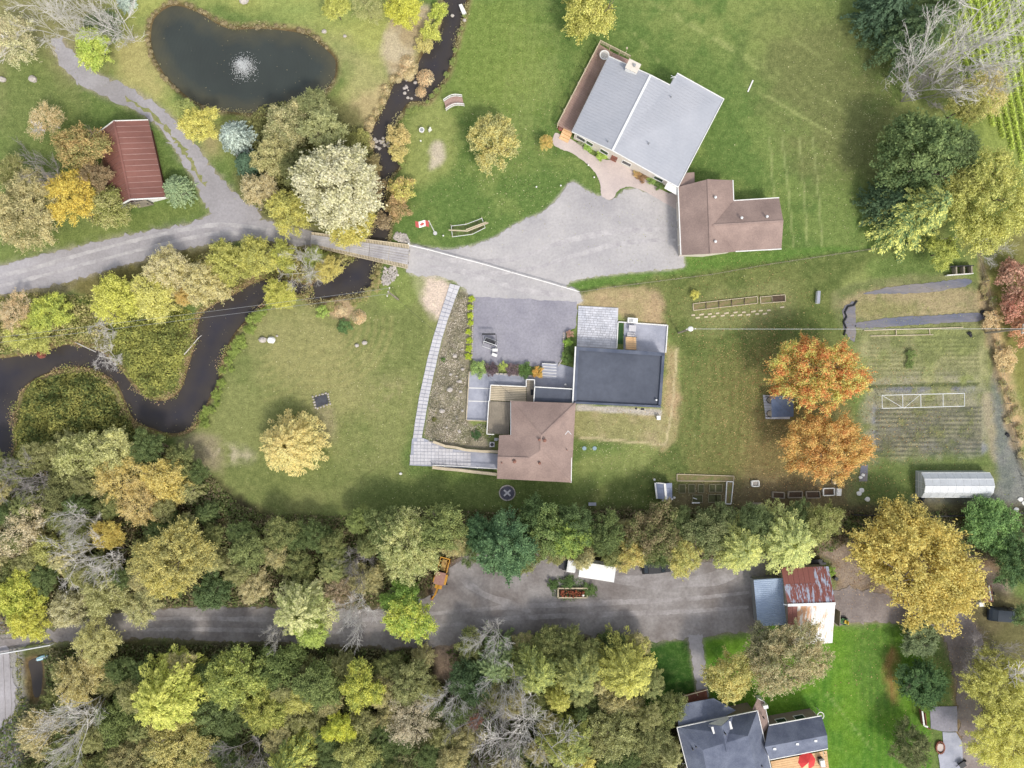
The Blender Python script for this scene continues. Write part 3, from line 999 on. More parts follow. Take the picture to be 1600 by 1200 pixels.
def trim(parent, pts, w, h, mat, name="fascia"):
    mb = MB()
    for a, b in zip(pts[:-1], pts[1:]):
        mb.bar(a, b, w, h)
    return part(name, mb, mat, parent)


def fence(name, label, cat, px, z, spacing, mat, rails=(0.55, 1.05), post=(0.09, 1.2), railsz=(0.05, 0.09), wire=False, group=None):
    pts = PX(px)
    base = pts[0]
    root = thing(name, label, cat, (base.x, base.y, z), group)
    for a, b in zip(pts[:-1], pts[1:]):
        n = max(1, round((b - a).length / spacing))
        for i in range(n):
            p, q = a.lerp(b, i / n), a.lerp(b, (i + 1) / n)
            part("post", MB().box((p.x, p.y, z + post[1] / 2 - 0.1), (post[0], post[0], post[1] + 0.2)), mat, root)
            for r in rails:
                m = MB()
                if wire:
                    m.tube((p.x, p.y, z + r), (q.x, q.y, z + r), railsz[0], n=4)
                else:
                    m.bar((p.x, p.y, z + r), (q.x, q.y, z + r), railsz[0], railsz[1])
                part("wire" if wire else "rail", m, mat, root)
    e = pts[-1]
    part("post", MB().box((e.x, e.y, z + post[1] / 2 - 0.1), (post[0], post[0], post[1] + 0.2)), mat, root)
    return root


def panels(parent, a, b, c, d, n, mat, th=0.06, gap=0.035, name="roof_panel", jit=0.008, mats=None):
    """strips of sheet between eave-to-ridge lines: a-b ridge, d-c eave"""
    a, b, c, d = map(Vector, (a, b, c, d))
    for i in range(n):
        t0, t1 = i / n, (i + 1) / n
        g = gap / max(0.1, (b - a).length) / 2
        dz = Vector((0, 0, random.uniform(-jit, jit)))
        q = [a.lerp(b, t0 + g) + dz, a.lerp(b, t1 - g) + dz, d.lerp(c, t1 - g) + dz, d.lerp(c, t0 + g) + dz]
        part(name, MB().slab(q, th), mats[i % len(mats)] if mats else mat, parent)


def roof_vent(parent, px, py, z, mat, r=0.2, h=0.4, name="roof_vent"):
    p = P(px, py, z)
    m = MB().tube((p.x, p.y, z - 0.1), (p.x, p.y, z + h * 0.6), r * 0.6, n=8)
    o = part(name, m, M['grey_metal'], parent)
    part("cap", MB().ball((p.x, p.y, z + h * 0.75), (r, r, r * 0.8), 1, 10, 6, 0.0), mat, o)
    return o


# ------------------------------------------------------------------ grey-roofed farmhouse
ze, zr, zl = 3.3, 4.9, 3.2
NWc, RT, NI, N2, E_, S_, RB, SWc = P(951, 88, ze), P(1016.5, 117.5, zr), P(1046.5, 133, 4.15), P(1058, 114.5, 4.05), P(1131, 155, zl), P(1059.5, 292.5, zl), P(957, 235.5, zr), P(893.5, 206, ze)
fh = thing("farmhouse", "large farmhouse with pale grey metal roof and west deck, at the top of the drive", "house", centre([NWc, E_, S_, SWc]))
wall_block(fh, [NWc, RT, NI, N2, E_, S_, RB, SWc], 0.42, M['cream'])
part("roof", MB().slab([NWc, SWc, RB, RT], 0.14), M['grey_roof'], fh, label="slightly shaded west slope of the grey roof")
part("roof", MB().slab([RT, RB, S_, E_, N2, NI], 0.14), M['grey_roof'], fh, label="wide east slope of the grey roof")
up = Vector((0, 0, 0.05))
part("ridge_cap", MB().bar(RT + up, RB + up, 0.34, 0.08), M['white_metal'], fh)
trim(fh, [SWc + up * 0, RB, S_], 0.10, 0.24, M['white'])
trim(fh, [NWc, RT, NI], 0.10, 0.24, M['white'])
trim(fh, [N2, E_, S_], 0.12, 0.22, M['white'], "gutter")
trim(fh, [SWc, NWc], 0.12, 0.2, M['grey_metal'], "gutter")
mb = MB()
for i in range(1, 27):
    t = i / 27
    a, b = RT.lerp(RB, t), NWc.lerp(SWc, t)
    mb.bar(a + Vector((0, 0, .015)), b + Vector((0, 0, .015)), .04, .05)
part("seams", mb, M['grey_roof'], fh, kind="stuff")
mb = MB()
ev = S_ - RB
for i in range(-4, 27):
    t = i / 27
    a = RT + (RB - RT) * t
    b = a + ev
    if i < 1:
        k = .36 if i < 0 else .12
        a = a + (b - a) * k
        if i < -3:
            continue
    mb.bar(a + Vector((0, 0, .015)), b + Vector((0, 0, .015)) - ev * .01, .04, .05)
part("seams", mb, M['grey_roof'], fh, kind="stuff")
for px, py, z in ((1014, 224, 4.6), (1049, 152, 4.3), (950, 221, 4.9)):
    p = P(px, py, z)
    part("vent_pipe", MB().tube((p.x, p.y, z - 0.5), (p.x, p.y, z + 0.35), 0.09, n=8), M['grey_metal'], fh)
c = P(989, 104, 5.0)
ch = part("chimney", MB().box((c.x, c.y, 2.6), (1.75, 1.35, 5.0), math.radians(-27)), M['white'], fh)
part("chimney_cap", MB().box((c.x, c.y, 5.16), (1.95, 1.5, 0.12), math.radians(-27)), M['cream'], ch)
part("flue", MB().tube((c.x + 0.15, c.y, 5.2), (c.x + 0.15, c.y, 5.6), 0.2, n=10), M['grey_metal'], ch)
w_ = inset([NWc, RT, NI, N2, E_, S_, RB, SWc], 0.42)
for t, w in ((0.18, 1.5), (0.42, 1.2), (0.82, 1.4)):
    window(fh, w_[7], w_[6], t, w, 1.0, 2.3)
for t, w in ((0.25, 1.5), (0.75, 1.5)):
    window(fh, w_[6], w_[5], t, w, 1.0, 2.3)
for t in (0.15, 0.4, 0.6, 0.85):
    window(fh, w_[0], w_[7], t, 1.6, 1.2, 2.5)
for t in (0.3, 0.7):
    window(fh, w_[5], w_[4], t, 1.5, 1.1, 2.4)
dp = w_[6].lerp(w_[5], 0.06)
dv = (w_[5] - w_[6]).normalized()
do = part("door", MB().box((dp.x, dp.y, 1.1), (1.0, 0.14, 2.1), math.atan2(dv.y, dv.x)), M['brick'], fh)
part("handle", MB().box((dp.x + dv.x * 0.35 + dv.y * 0.1, dp.y + dv.y * 0.35 - dv.x * 0.1, 1.05), (0.1, 0.08, 0.05)), M['grey_metal'], do)
aw = PX([(1043, 284), (1060, 293), (1060, 306), (1038, 294)], 2.4)
part("door_canopy", MB().slab([aw[0] + Vector((0, 0, .25)), aw[1] + Vector((0, 0, .25)), aw[2], aw[3]], 0.1), M['white'], fh)
bx = P(1050, 126, 3.6)
ac = part("roof_aerial", MB().tube((bx.x, bx.y, 3.2), (bx.x, bx.y, 5.0), 0.04, n=6).bar((bx.x - .5, bx.y - .2, 4.9), (bx.x + .5, bx.y + .2, 4.9), .05, .05).bar((bx.x - .4, bx.y + .3, 4.7), (bx.x + .4, bx.y - .1, 4.7), .05, .05), M['white_metal'], fh)
# deck boards run along the house
zd = 0.9
D0, D1, D2, D3 = P(937, 69, zd), P(871.5, 196, zd), P(896, 207, zd), P(958, 82, zd)
for i in range(14):
    t0, t1 = i / 14, (i + 1) / 14 - 0.02
    q = [D0.lerp(D3, t0), D0.lerp(D3, t1), D1.lerp(D2, t1), D1.lerp(D2, t0)]
    part("deck_board", MB().slab(q, 0.08), M['deck'], fh)
q = PX([(958, 82.3), (983, 93.5), (977, 104), (953, 93)], zd)
for i in range(5):
    t0, t1 = i / 5, (i + 1) / 5 - 0.02
    part("deck_board", MB().slab([q[0].lerp(q[3], t0), q[1].lerp(q[2], t0), q[1].lerp(q[2], t1), q[0].lerp(q[3], t1)], 0.08), M['deck'], fh)
rails = [P(983, 92, zd), P(937, 68.5, zd), P(871, 196.5, zd)]
for a, b, n in ((rails[0], rails[1], 3), (rails[1], rails[2], 6)):
    for i in range(n + 1 if b is rails[2] else n):
        p = a.lerp(b, i / n)
        part("rail_post", MB().box((p.x, p.y, 1.0), (0.12, 0.12, 2.0)), M['pale_wood'], fh)
    for z in (1.3, 1.62, 1.96):
        part("rail", MB().bar(a + Vector((0, 0, z - zd)), b + Vector((0, 0, z - zd)), 0.11 if z > 1.9 else 0.05, 0.06), M['pale_wood'], fh)
for px, py in ((925.5, 89.5), (914, 110), (903.5, 131), (892.5, 152), (881.5, 173)):
    p = P(px, py, 0.5)
    part("brace", MB().box((p.x, p.y, 0.5), (0.22, 0.22, 1.0)), M['pale_wood'], fh)
p = P(978, 80, 0.8)
part("bird_feeder_arm", MB().bar(P(975, 87, 1.8), P(979, 79.5, 1.8), 0.05, 0.05).box((p.x, p.y, 1.75), (.25, .25, .2)), M['pale_wood'], fh)
q0, q1 = P(886, 205, .3), P(882, 222, .3)
for i in range(4):
    c0 = P(887 - i * 2.0, 206 + i * 4.1, 0)
    part("step", MB().box((c0.x, c0.y, 0.37 - i * 0.09), (1.55, 0.42, 0.74 - i * 0.18), math.radians(-27)), M['new_wood'], fh)

# pieces near the farmhouse
tb = P(943.5, 89.5, 0.9)
bt = thing("bistro_table", "round white lattice table on the farmhouse deck corner", "table", tb)
ring = MB()
for k in range(20):
    a0, a1 = 2 * math.pi * k / 20, 2 * math.pi * (k + 1) / 20
    ring.bar((tb.x + .68 * math.cos(a0), tb.y + .68 * math.sin(a0), 1.66), (tb.x + .68 * math.cos(a1), tb.y + .68 * math.sin(a1), 1.66), .16, .05)
part("rim", ring, M['white'], bt)
lt = MB()
for k in range(-3, 4):
    e = math.sqrt(max(0.02, .45 - (k * .17) ** 2))
    lt.bar((tb.x + k * .17, tb.y - e, 1.65), (tb.x + k * .17, tb.y + e, 1.65), .05, .03)
    lt.bar((tb.x - e, tb.y + k * .17, 1.655), (tb.x + e, tb.y + k * .17, 1.655), .05, .03)
part("tabletop", lt, M['white'], bt)
for k in range(4):
    a = k * math.pi / 2 + .4
    part("leg", MB().tube((tb.x + .1 * math.cos(a), tb.y + .1 * math.sin(a), 1.64), (tb.x + .45 * math.cos(a), tb.y + .45 * math.sin(a), 0.9), .035, n=6), M['white'], bt)
pt = P(875.5, 202.5, 0)
pot = thing("flower_pot", "round red flower pot at the foot of the farmhouse steps", "pot", pt)
part("bowl", MB().tube((pt.x, pt.y, 0.05), (pt.x, pt.y, 0.55), .25, .36, 14), M['red'], pot)
part("soil", MB().disc((pt.x, pt.y, 0.55), .31, 0.02, 14), M['rust'], pot)
bp = P(969, 252.5, 0)
bn = thing("porch_bench", "pale wooden bench against the farmhouse front wall", "bench", bp)
rz = math.radians(-29)
for k in range(4):
    o = Vector((math.sin(-rz), math.cos(rz))) * (k * .14 - .2)
    part("slat", MB().box((bp.x + o.x, bp.y + o.y, .45), (2.1, .11, .05), rz), M['new_wood'], bn)
for s in (-1, 1):
    part("leg", MB().box((bp.x + s * .85 * math.cos(rz), bp.y + s * .85 * math.sin(rz), .21), (.1, .5, .42), rz), M['new_wood'], bn)


# ------------------------------------------------------------------ brown-roofed garage with a wing
ze, zr = 2.8, 4.5
a1, a2, r1, r2 = P(1059.4, 292, ze), P(1063.8, 398.5, ze), P(1106.3, 280, zr), P(1110.3, 396.3, zr)
e1, e2, v1 = P(1145, 281.5, ze), P(1149.3, 393, ze), P(1146.3, 313.5, ze)
w1, w2, k1, k0 = P(1217.3, 309, ze), P(1221, 389, ze), P(1224, 345.5, zr - .1), P(1114, 352, zr - .12)
gar = thing("garage", "brown shingled L-shaped garage beside the gravel drive", "garage", centre([a1, e1, w2, a2]))
wall_block(gar, [a1, a2, r2, e2, e1, r1], 0.35, M['cream'])
wall_block(gar, [P(1140, 314, ze), P(1144, 391, ze), w2, k1, w1], 0.35, M['cream'], 0.22)
part("roof", MB().slab([a1, r1, r2, a2], 0.14), M['brown_shingle'], gar, label="dull west slope of the brown roof")
part("roof", MB().slab([r1, e1, v1, k0, e2, r2], 0.14), M['brown_shingle'], gar)
part("roof", MB().slab([k0 + Vector((0, 0, .02)), v1 + Vector((0, 0, .02)), w1, k1], 0.14), M['brown_shingle'], gar)
part("roof", MB().slab([k0 + Vector((0, 0, .02)), k1, w2, e2 + Vector((0, 0, .02))], 0.14), M['brown_shingle'], gar)
part("ridge_cap", MB().bar(r1 + Vector((0, 0, .03)), r2 + Vector((0, 0, .03)), .3, .05), M['brown_shingle'], gar)
part("ridge_cap", MB().bar(k0 + Vector((0, 0, .05)), k1 + Vector((0, 0, .03)), .3, .05), M['brown_shingle'], gar)
trim(gar, [a1, a2], .14, .16, M['white'], "gutter")
trim(gar, [e1, v1, w1], .14, .16, M['white'], "gutter")
trim(gar, [e2, w2], .14, .16, M['white'], "gutter")
for px, py in ((1117, 309), (1117, 378), (1158, 341), (1197.5, 339)):
    roof_vent(gar, px, py, 4.25, M['white_metal'], .22, .45)
bz = PX([(1073, 270), (1085, 269), (1085.5, 291), (1058, 293), (1062, 287)], 2.7)
part("breezeway_roof", MB().slab(bz, .12), M['brown_shingle'], gar)
part("breezeway_wall", MB().prism(inset(bz, .3), -0.1, 2.55), M['cream'], gar)
wq = inset([a1, a2, r2, e2, e1, r1], .35)
for t in (.3, .7):
    d_ = wq[0].lerp(wq[1], t)
    g_ = part("garage_door", MB().box((d_.x - .03, d_.y, 1.1), (.1, 2.7, 2.2), math.radians(2.4)), M['white'], gar)
    for k in range(3):
        part("door_panel", MB().box((d_.x - .09, d_.y, .45 + k * .65), (.03, 2.5, .55), math.radians(2.4)), M['cream'], g_)
window(gar, P(1152, 391.0, 0) + Vector((0, .35, 0)), P(1220, 388, 0) + Vector((0, .35, 0)), .5, 1.4, 1.0, 2.0)

# ------------------------------------------------------------------ brown hip-roofed house with a flat-roofed link and garage
ze, zp, zb = 3.0, 5.0, 4.4
nw, ne, se, sw, ws, wi = P(798, 626.5, ze), P(899.5, 630, ze), P(892.5, 754, ze), P(776.5, 748, ze), P(780, 680, ze), P(798, 679.5, ze)
p1, p2, b0, b1 = P(846, 681, zp), P(845, 703, zp), P(777.5, 714.5, zb), P(826, 716, zb)
hs = thing("hip_house", "brown hip-roofed house with a wooden deck on its west side", "house", centre([nw, ne, se, sw]))
wall_block(hs, [nw, wi, ws, sw, se, ne], .42, M['tan_wall'])
sh = M['brown_shingle']
part("roof", MB().slab([nw, ne, p1], .14), sh, hs)
part("roof", MB().slab([ne, se, p2, p1], .14), sh, hs)
part("roof", MB().slab([nw, p1, p2, b1, wi], .14), sh, hs, label="west slope of the brown hip roof")
part("roof", MB().slab([ws, wi, b1, b0], .14), sh, hs)
part("roof", MB().slab([b0, b1, p2, se, sw], .14), sh, hs)
for a, b in ((nw, p1), (ne, p1), (p1, p2), (se, p2), (b0, b1)):
    part("ridge_cap", MB().bar(a + Vector((0, 0, .03)), b + Vector((0, 0, .03)), .26, .05), sh, hs)
trim(hs, [se + Vector((.05, 3.8, 0)), se], .12, .15, M['white'], "gutter")
trim(hs, [wi, nw], .12, .14, M['grey_metal'], "gutter")
part("gable_wall", MB().slab([Vector((ws.x + .42, ws.y - .4, ze - .2)), Vector((sw.x + .42, sw.y + .4, ze - .2)), Vector((b0.x + .42, b0.y, zb - .25)), Vector((b0.x + .5, b0.y, zb - .25))], .3), M['tan_wall'], hs)
for px, py, z, r in ((851, 688, 5.0, .28), (842.5, 687, 4.9, .2), (804, 721, 4.2, .28), (843, 723.5, 4.2, .22), (886, 703, 3.5, .09), (784, 723, 4.0, .12)):
    roof_vent(hs, px, py, z, M['rust'], r, .4)
an = P(887, 675, 4.2)
part("aerial", MB().tube((an.x, an.y, 3.0), (an.x, an.y, 5.2), .03, n=6).bar((an.x, an.y + .25, 5.2), (an.x - .45, an.y - .3, 5.2), .07, .05).bar((an.x, an.y + .25, 5.2), (an.x + .45, an.y - .3, 5.2), .07, .05), M['white_metal'], hs)
wq = inset([nw, wi, ws, sw, se, ne], .42)
for a, b, ts in ((3, 4, (.2, .5, .8)), (4, 5, (.3, .7)), (0, 1, (.5,))):
    for t in ts:
        window(hs, wq[a], wq[b], t, 1.5, 1.1, 2.3)
# link roof between house and garage
lk = PX([(835.5, 604.5), (896, 608), (895.5, 629.5), (834, 627.5)], 2.15)
part("link_wall", MB().prism(inset(lk, .2), -0.1, 2.0), M['tan_wall'], hs)
part("link_roof", MB().slab(lk, .16), M['flat_roof'], hs, label="dark flat roof joining the house to the garage")
trim(hs, [lk[3] + Vector((0, 0, .1)), lk[0] + Vector((0, 0, .1)), lk[1] + Vector((0, 0, .1))], .14, .26, M['white'])
# wooden decks
zd = 1.0
up_ = PX([(767, 601.5), (822, 604), (822, 628), (765, 626)], zd)
for i in range(9):
    t0, t1 = i / 9, (i + 1) / 9 - .03
    part("deck_board", MB().slab([up_[0].lerp(up_[3], t0), up_[1].lerp(up_[2], t0), up_[1].lerp(up_[2], t1), up_[0].lerp(up_[3], t1)], .07), M['pale_wood'], hs)
lo_ = PX([(764, 626.3), (799.5, 627.5), (796, 680), (761, 677)], zd)
for i in range(14):
    t0, t1 = i / 14, (i + 1) / 14 - .035
    part("deck_board", MB().slab([lo_[0].lerp(lo_[1], t0), lo_[0].lerp(lo_[1], t1), lo_[3].lerp(lo_[2], t1), lo_[3].lerp(lo_[2], t0)], .07), M['old_wood'], hs)
st = PX([(822.5, 593), (834.5, 593.5), (833.5, 628), (822.3, 628)], zd)
for i in range(13):
    t0, t1 = i / 13, (i + 1) / 13 - .03
    part("deck_board", MB().slab([st[0].lerp(st[3], t0), st[1].lerp(st[2], t0), st[1].lerp(st[2], t1), st[0].lerp(st[3], t1)], .07), M['old_wood'], hs)
for poly in (up_, lo_, st):
    part("deck_frame", MB().prism(inset(poly, .12), -0.1, zd - .1), M['old_wood'], hs)
dr = P(831.5, 613, 1.05)
part("doormat", MB().box((dr.x, dr.y, 1.012), (.45, .9, .02)), M['black'], hs)
for a, b in ((P(764, 626, zd), P(761, 677.5, zd)), (P(761, 677.5, zd), P(772, 678.3, zd)), (P(767, 601.5, zd), P(765, 626, zd)), (P(767, 601.5, zd), P(822, 604, zd)), (P(822, 593, zd), P(835, 593.5, zd)), (P(822, 593, zd), P(822, 604, zd)), (P(835, 593.5, zd), P(835, 606, zd))):
    n = max(1, round((b - a).length / 1.6))
    for i in range(n + 1):
        p = a.lerp(b, i / n)
        part("rail_post", MB().box((p.x, p.y, 1.45), (.09, .09, .9)), M['white'], hs)
    part("rail", MB().bar(a + Vector((0, 0, .92)), b + Vector((0, 0, .92)), .12, .06), M['white'], hs)
    part("rail", MB().bar(a + Vector((0, 0, .45)), b + Vector((0, 0, .45)), .05, .05), M['white'], hs)
# steps down to the terrace
for i in range(5):
    y = 567.5 + i * 4.7
    q = PX([(847, y), (869.5, y + 1.2), (869, y + 5.6), (846.5, y + 4.4)], .62 - i * .11)
    part("terrace_step", MB().slab(q, .5), M['concrete'], hs)
    q = PX([(847, y), (869.5, y + 1.2), (869.4, y + 2.2), (846.9, y + 1.0)], .645 - i * .11)
    part("step_edge", MB().slab(q, .03), M['white'], hs)

# flat-roofed garage
z = 2.5
fo = PX([(900.5, 541.5), (1038.5, 551), (1032.5, 637), (896, 630.5)], z)
fl = thing("flat_roofed_garage", "dark flat-roofed garage joined to the brown house", "garage", centre(fo))
part("wall", MB().prism(inset(fo, .06), -0.1, z - .3), M['cream'], fl)
part("roof", MB().slab([Vector((q.x, q.y, z - .12)) for q in inset(fo, .05)], .2), M['flat_roof'], fl)
for i in range(4):
    a, b = fo[i], fo[(i + 1) % 4]
    d = (b - a).normalized()
    nn = Vector((-d.y, d.x, 0))
    if nn.dot(centre(fo) - Vector((a.x, a.y, 0))) < 0:
        nn = -nn
    wdt = (.55, .42, .32, .42)[i]
    part("parapet", MB().bar(a + nn * wdt / 2 + d * (wdt if i % 2 else 0), b + nn * wdt / 2 - d * (wdt if i % 2 else 0), wdt, (.3, .46, .42, .36)[i]), M['flat_roof_b'], fl)
ia = inset(fo, .44)
wf = trim(fl, [Vector((fo[0].x - .12, fo[0].y, z - .1)), Vector((fo[3].x - .12, fo[3].y, z - .1))], .2, .5, M['white'], "fascia")
p = P(1025, 625, z)
part("vent_pipe", MB().tube((p.x, p.y, z - .1), (p.x, p.y, z + .35), .14, n=10), M['white_metal'], fl)
for px, py, s in ((1003, 637.5, .5), (993, 636.5, .3)):
    p = P(px, py, 1.5)
    part("wall_lamp", MB().box((p.x, p.y - .15, 1.9), (s, .3, .35)), M['dark_metal'], fl)
g0, g1 = inset(fo, .06)[0], inset(fo, .06)[3]
for t in (.3, .7):
    q = Vector(g0).lerp(Vector(g1), t)
    part("garage_door", MB().box((q.x - .04, q.y, 1.0), (.08, 2.6, 2.0), math.radians(-3)), M['white'], fl)
gw = inset(fo, .06)
for t in (.2, .5, .8):
    window(fl, gw[3], gw[2], t, 1.3, 1.0, 1.9)
    window(fl, gw[2], gw[1], t, 1.3, 1.0, 1.9)

# paved yard squares north of the flat roof: every paver its own block, laid in courses
pv = PX([(904, 478), (965.5, 481.5), (963.5, 545), (901.5, 541)], .16)
pav = MB()
rr = random.Random(3)
rows = 17
for r in range(rows):
    v0, v1 = r / rows, (r + 1) / rows - .008
    x = 0.0
    while x < .999:
        w = rr.uniform(.05, .13)
        x1 = min(1.0, x + w)
        if 1 - x1 < .04:
            x1 = 1.0
        dz = rr.uniform(0, .012)
        q = [pv[0].lerp(pv[1], a).lerp(pv[3].lerp(pv[2], a), b) + Vector((0, 0, dz)) for a, b in ((x, v0), (x1 - .006, v0), (x1 - .006, v1), (x, v1))]
        pav.slab(q, .12)
        x = x1
sheet("patio", [(903.5, 477.5), (966, 481), (964, 545.5), (901, 541.5)], .07, M['pale_concrete'], 0, 5, False)
struct("pavers", pav, M['paver'], "stuff")
# paved court with white edging, east of it
sheet("patio", [(975, 504), (1043, 509), (1039, 551), (974, 547)], .064, M['concrete'], 0, 5, False)
kb = thing("court_edging", "white kerb round the small court behind the flat roof", "kerb", P(1043, 509))
for a, b in (((966, 503), (1043, 508.5)), ((1043, 508.5), (1040, 551)), ((965.5, 504), (963.6, 544))):
    part("kerb_length", MB().bar(P(*a, 0.15), P(*b, 0.15), .16, .34), M['white'], kb)
solo("turf_strip", MB().prism(PX([(966.5, 504.5), (974, 505), (973, 538), (965, 537)]), 0, .1), mottled("green_turf", S(62, 92, 52), S(48, 76, 44), 1.5, 9, .3, .95, .5), "narrow strip of dark green turf beside the pale pavers", "turf", P(970, 521))
b_ = P(988, 501, .5)
hb = thing("heat_pump", "white box unit outside the court kerb", "heat pump", (b_.x, b_.y, 0))
part("casing", MB().box((b_.x, b_.y, .5), (1.55, .78, .9), math.radians(-4)), M['white'], hb)
for k in range(3):
    part("grille", MB().box((b_.x - .45 + k * .22, b_.y, .965), (.14, .5, .03), math.radians(-4)), M['grey_metal'], hb)
sd = thing("back_stoop", "small wooden stoop with rails at the flat-roofed garage's back door", "steps", P(985, 538))
for k in range(6):
    q = PX([(977.5, 526 + k * 3.3), (994, 527 + k * 3.3), (994.5, 530 + k * 3.3), (977.3, 529 + k * 3.3)], .55)
    part("board", MB().slab(q, .06), M['new_wood'], sd)
for px in (977.5, 994):
    part("rail", MB().bar(P(px, 527, 1.4), P(px + .5, 546, 1.4), .07, .07), M['old_wood'], sd)
    for py in (527, 546):
        p = P(px, py, .7)
        part("post", MB().box((p.x, p.y, .7), (.09, .09, 1.4)), M['old_wood'], sd)
p = P(985, 527, .5)
part("frame", MB().prism(inset(PX([(977.5, 526), (994, 527), (994.5, 546), (977.3, 545.5)], .5), .1), 0, .48), M['old_wood'], sd)
for k in range(2):
    q = PX([(980, 519 + k * 3.4), (992.5, 519.7 + k * 3.4), (992.5, 523 + k * 3.4), (980, 522.4 + k * 3.4)], .18 + k * .18)
    part("step", MB().slab(q, .18), M['pale_concrete'], sd)
p = P(987, 513.5, 0)
sl = thing("utility_table", "pale table standing in the small court", "table", p)
part("tabletop", MB().box((p.x, p.y, .74), (1.1, .95, .06), -.06), M['pale_concrete'], sl)
for sx in (-1, 1):
    for sy in (-1, 1):
        part("leg", MB().box((p.x + sx * .45, p.y + sy * .36, .355), (.06, .06, .71)), M['grey_metal'], sl)

# ------------------------------------------------------------------ long slab walk and lower court
WALK_L = [(703, 443), (697, 462), (685, 500), (676, 530), (668, 560), (661, 592), (655, 620), (649, 655), (645, 685)]
WALK_R = [(719, 447), (711, 468), (699, 502), (690, 532), (683, 562), (676, 594), (670, 622), (664, 656), (659, 685)]
COURT = [(644, 686), (660, 684), (678, 691), (696, 700), (740, 706), (778, 709), (777, 733), (720, 731), (640, 727)]
sheet("garden_path", WALK_L + [(644, 686), (640, 727), (720, 731), (777, 733), (778, 709), (740, 706), (696, 700), (678, 691), (660, 684)] + WALK_R[::-1], .05, M['concrete'], 0.01, 1.0, False, seed=22)
tl = MB()
Lw, Rw = PX(WALK_L, .1), PX(WALK_R, .1)
tot = sum((b - a).length for a, b in zip(Lw[:-1], Lw[1:]))
for a0, a1, b0_, b1_ in zip(Lw[:-1], Lw[1:], Rw[:-1], Rw[1:]):
    n = max(1, round((a1 - a0).length / .62))
    for i in range(n):
        t0, t1 = i / n, (i + 1) / n - .022 / .62
        for j in range(2):
            u0, u1 = j / 2 + .015, (j + 1) / 2 - .015
            l0, l1, r0, r1_ = a0.lerp(a1, t0), a0.lerp(a1, t1), b0_.lerp(b1_, t0), b0_.lerp(b1_, t1)
            dz = Vector((0, 0, rr.uniform(0, .012)))
            tl.slab([l0.lerp(r0, u0) + dz, l0.lerp(r0, u1) + dz, l1.lerp(r1_, u1) + dz, l1.lerp(r1_, u0) + dz], .08)
cw = [Vector((a, b)) for a, b in COURT]


def in_poly(p, poly):
    c = False
    for i in range(len(poly)):
        a, b = poly[i - 1], poly[i]
        if (a[1] > p[1]) != (b[1] > p[1]) and p[0] < (b[0] - a[0]) * (p[1] - a[1]) / (b[1] - a[1]) + a[0]:
            c = not c
    return c


for i in range(24):
    for j in range(9):
        x, y = 643.2 + i * 5.6, 687 + j * 5.2 + i * .12
        if x < 737 and all(in_poly((x + dx, y + dy), COURT) for dx in (-1.2, 1.2) for dy in (-2.0, 2.0)):
            dz = rr.uniform(0, .012)
            tl.slab(PX([(x - 2.55, y - 2.35), (x + 2.55, y - 2.3), (x + 2.55, y + 2.3), (x - 2.55, y + 2.25)], .1 + dz), .08)
struct("paving_slabs", tl, M['pale_concrete'], "stuff")
rw = thing("retaining_wall", "pale timber-topped wall along the north side of the slab court", "wall", P(735, 700))
for a, b in (((677, 690), (696, 697)), ((696, 697), (712, 699)), ((712, 699), (728, 703)), ((728, 703), (752, 705)), ((752, 705), (778, 705.5))):
    part("coping", MB().bar(P(*a, .35), P(*b, .35), .38, .7), M['pale_wood'], rw)
rw2 = thing("retaining_wall", "white-railed low wall along the south edge of the slab court", "wall", P(735, 733))
for a, b in (((676, 728), (697, 730.5)), ((697, 730.5), (716, 732)), ((716, 732), (740, 735)), ((740, 735), (776, 739))):
    part("coping", MB().bar(P(a[0], a[1] + 2, .4), P(b[0], b[1] + 2, .4), .42, .8), M['pale_wood'], rw2)
for a, b in (((676, 727), (716, 728.5)), ((716, 728.5), (777, 732.5))):
    part("rail", MB().bar(P(*a, 1.0), P(*b, 1.0), .1, .08), M['white'], rw2)
    for t in (0, .5, 1):
        q = P(*a, 0).lerp(P(*b, 0), t)
        part("post", MB().box((q.x, q.y, .5), (.08, .08, 1.0)), M['white'], rw2)
fence("terrace_rail", "pale low rail round the west end of the concrete terrace", "railing", [(768, 580.5), (733.5, 580.5), (729, 656.5), (764, 658)], 0.0, 2.6, M['pale_wood'], (.45,), (.1, .5), (.12, .1))
for y0 in (606, 626.5):
    part("joint_strip", MB().bar(P(732, y0, .1), P(766, y0 + 1, .1), .14, .05), M['white'], bpy.data.objects["terrace_rail"])

# ------------------------------------------------------------------ red shed
ze, zr = 2.3, 4.6
rA, rB = P(178, 189, zr), P(203.5, 312, zr)
eA, eB = P(231.5, 187.5, ze), P(259, 309, ze)
wA = Vector((2 * rA.x - eA.x, 2 * rA.y - eA.y, ze))
wB = Vector((2 * rB.x - eB.x, 2 * rB.y - eB.y, ze))
rs = thing("red_roofed_shed", "long shed with red-brown metal roof beside the farm track", "shed", centre([eA, eB, wB, wA]))
wall_block(rs, [eA, eB, rB, wB, wA, rA], .7, mottled('barn_red_boards', S(112, 66, 58), S(96, 56, 50), .5, 6, .1, .8, .1), .12)
part('gable_wall', MB().bar(Vector((eB.x - .6, eB.y + .62, 1.05)), Vector((wB.x + .6, wB.y + .62, 1.05)), .08, 2.1), M['white'], rs)
panels(rs, rA, rB, eB, eA, 14, M['red_metal'], .06, .06)
panels(rs, rA, rB, wB, wA, 14, M['red_metal'], .06, .06)
part("roof_deck", MB().slab([p - Vector((0, 0, .05)) for p in (rA, rB, eB, eA)], .06), M['red_seam'], rs)
part("roof_deck", MB().slab([p - Vector((0, 0, .05)) for p in (rA, rB, wB, wA)], .06), M['red_seam'], rs)
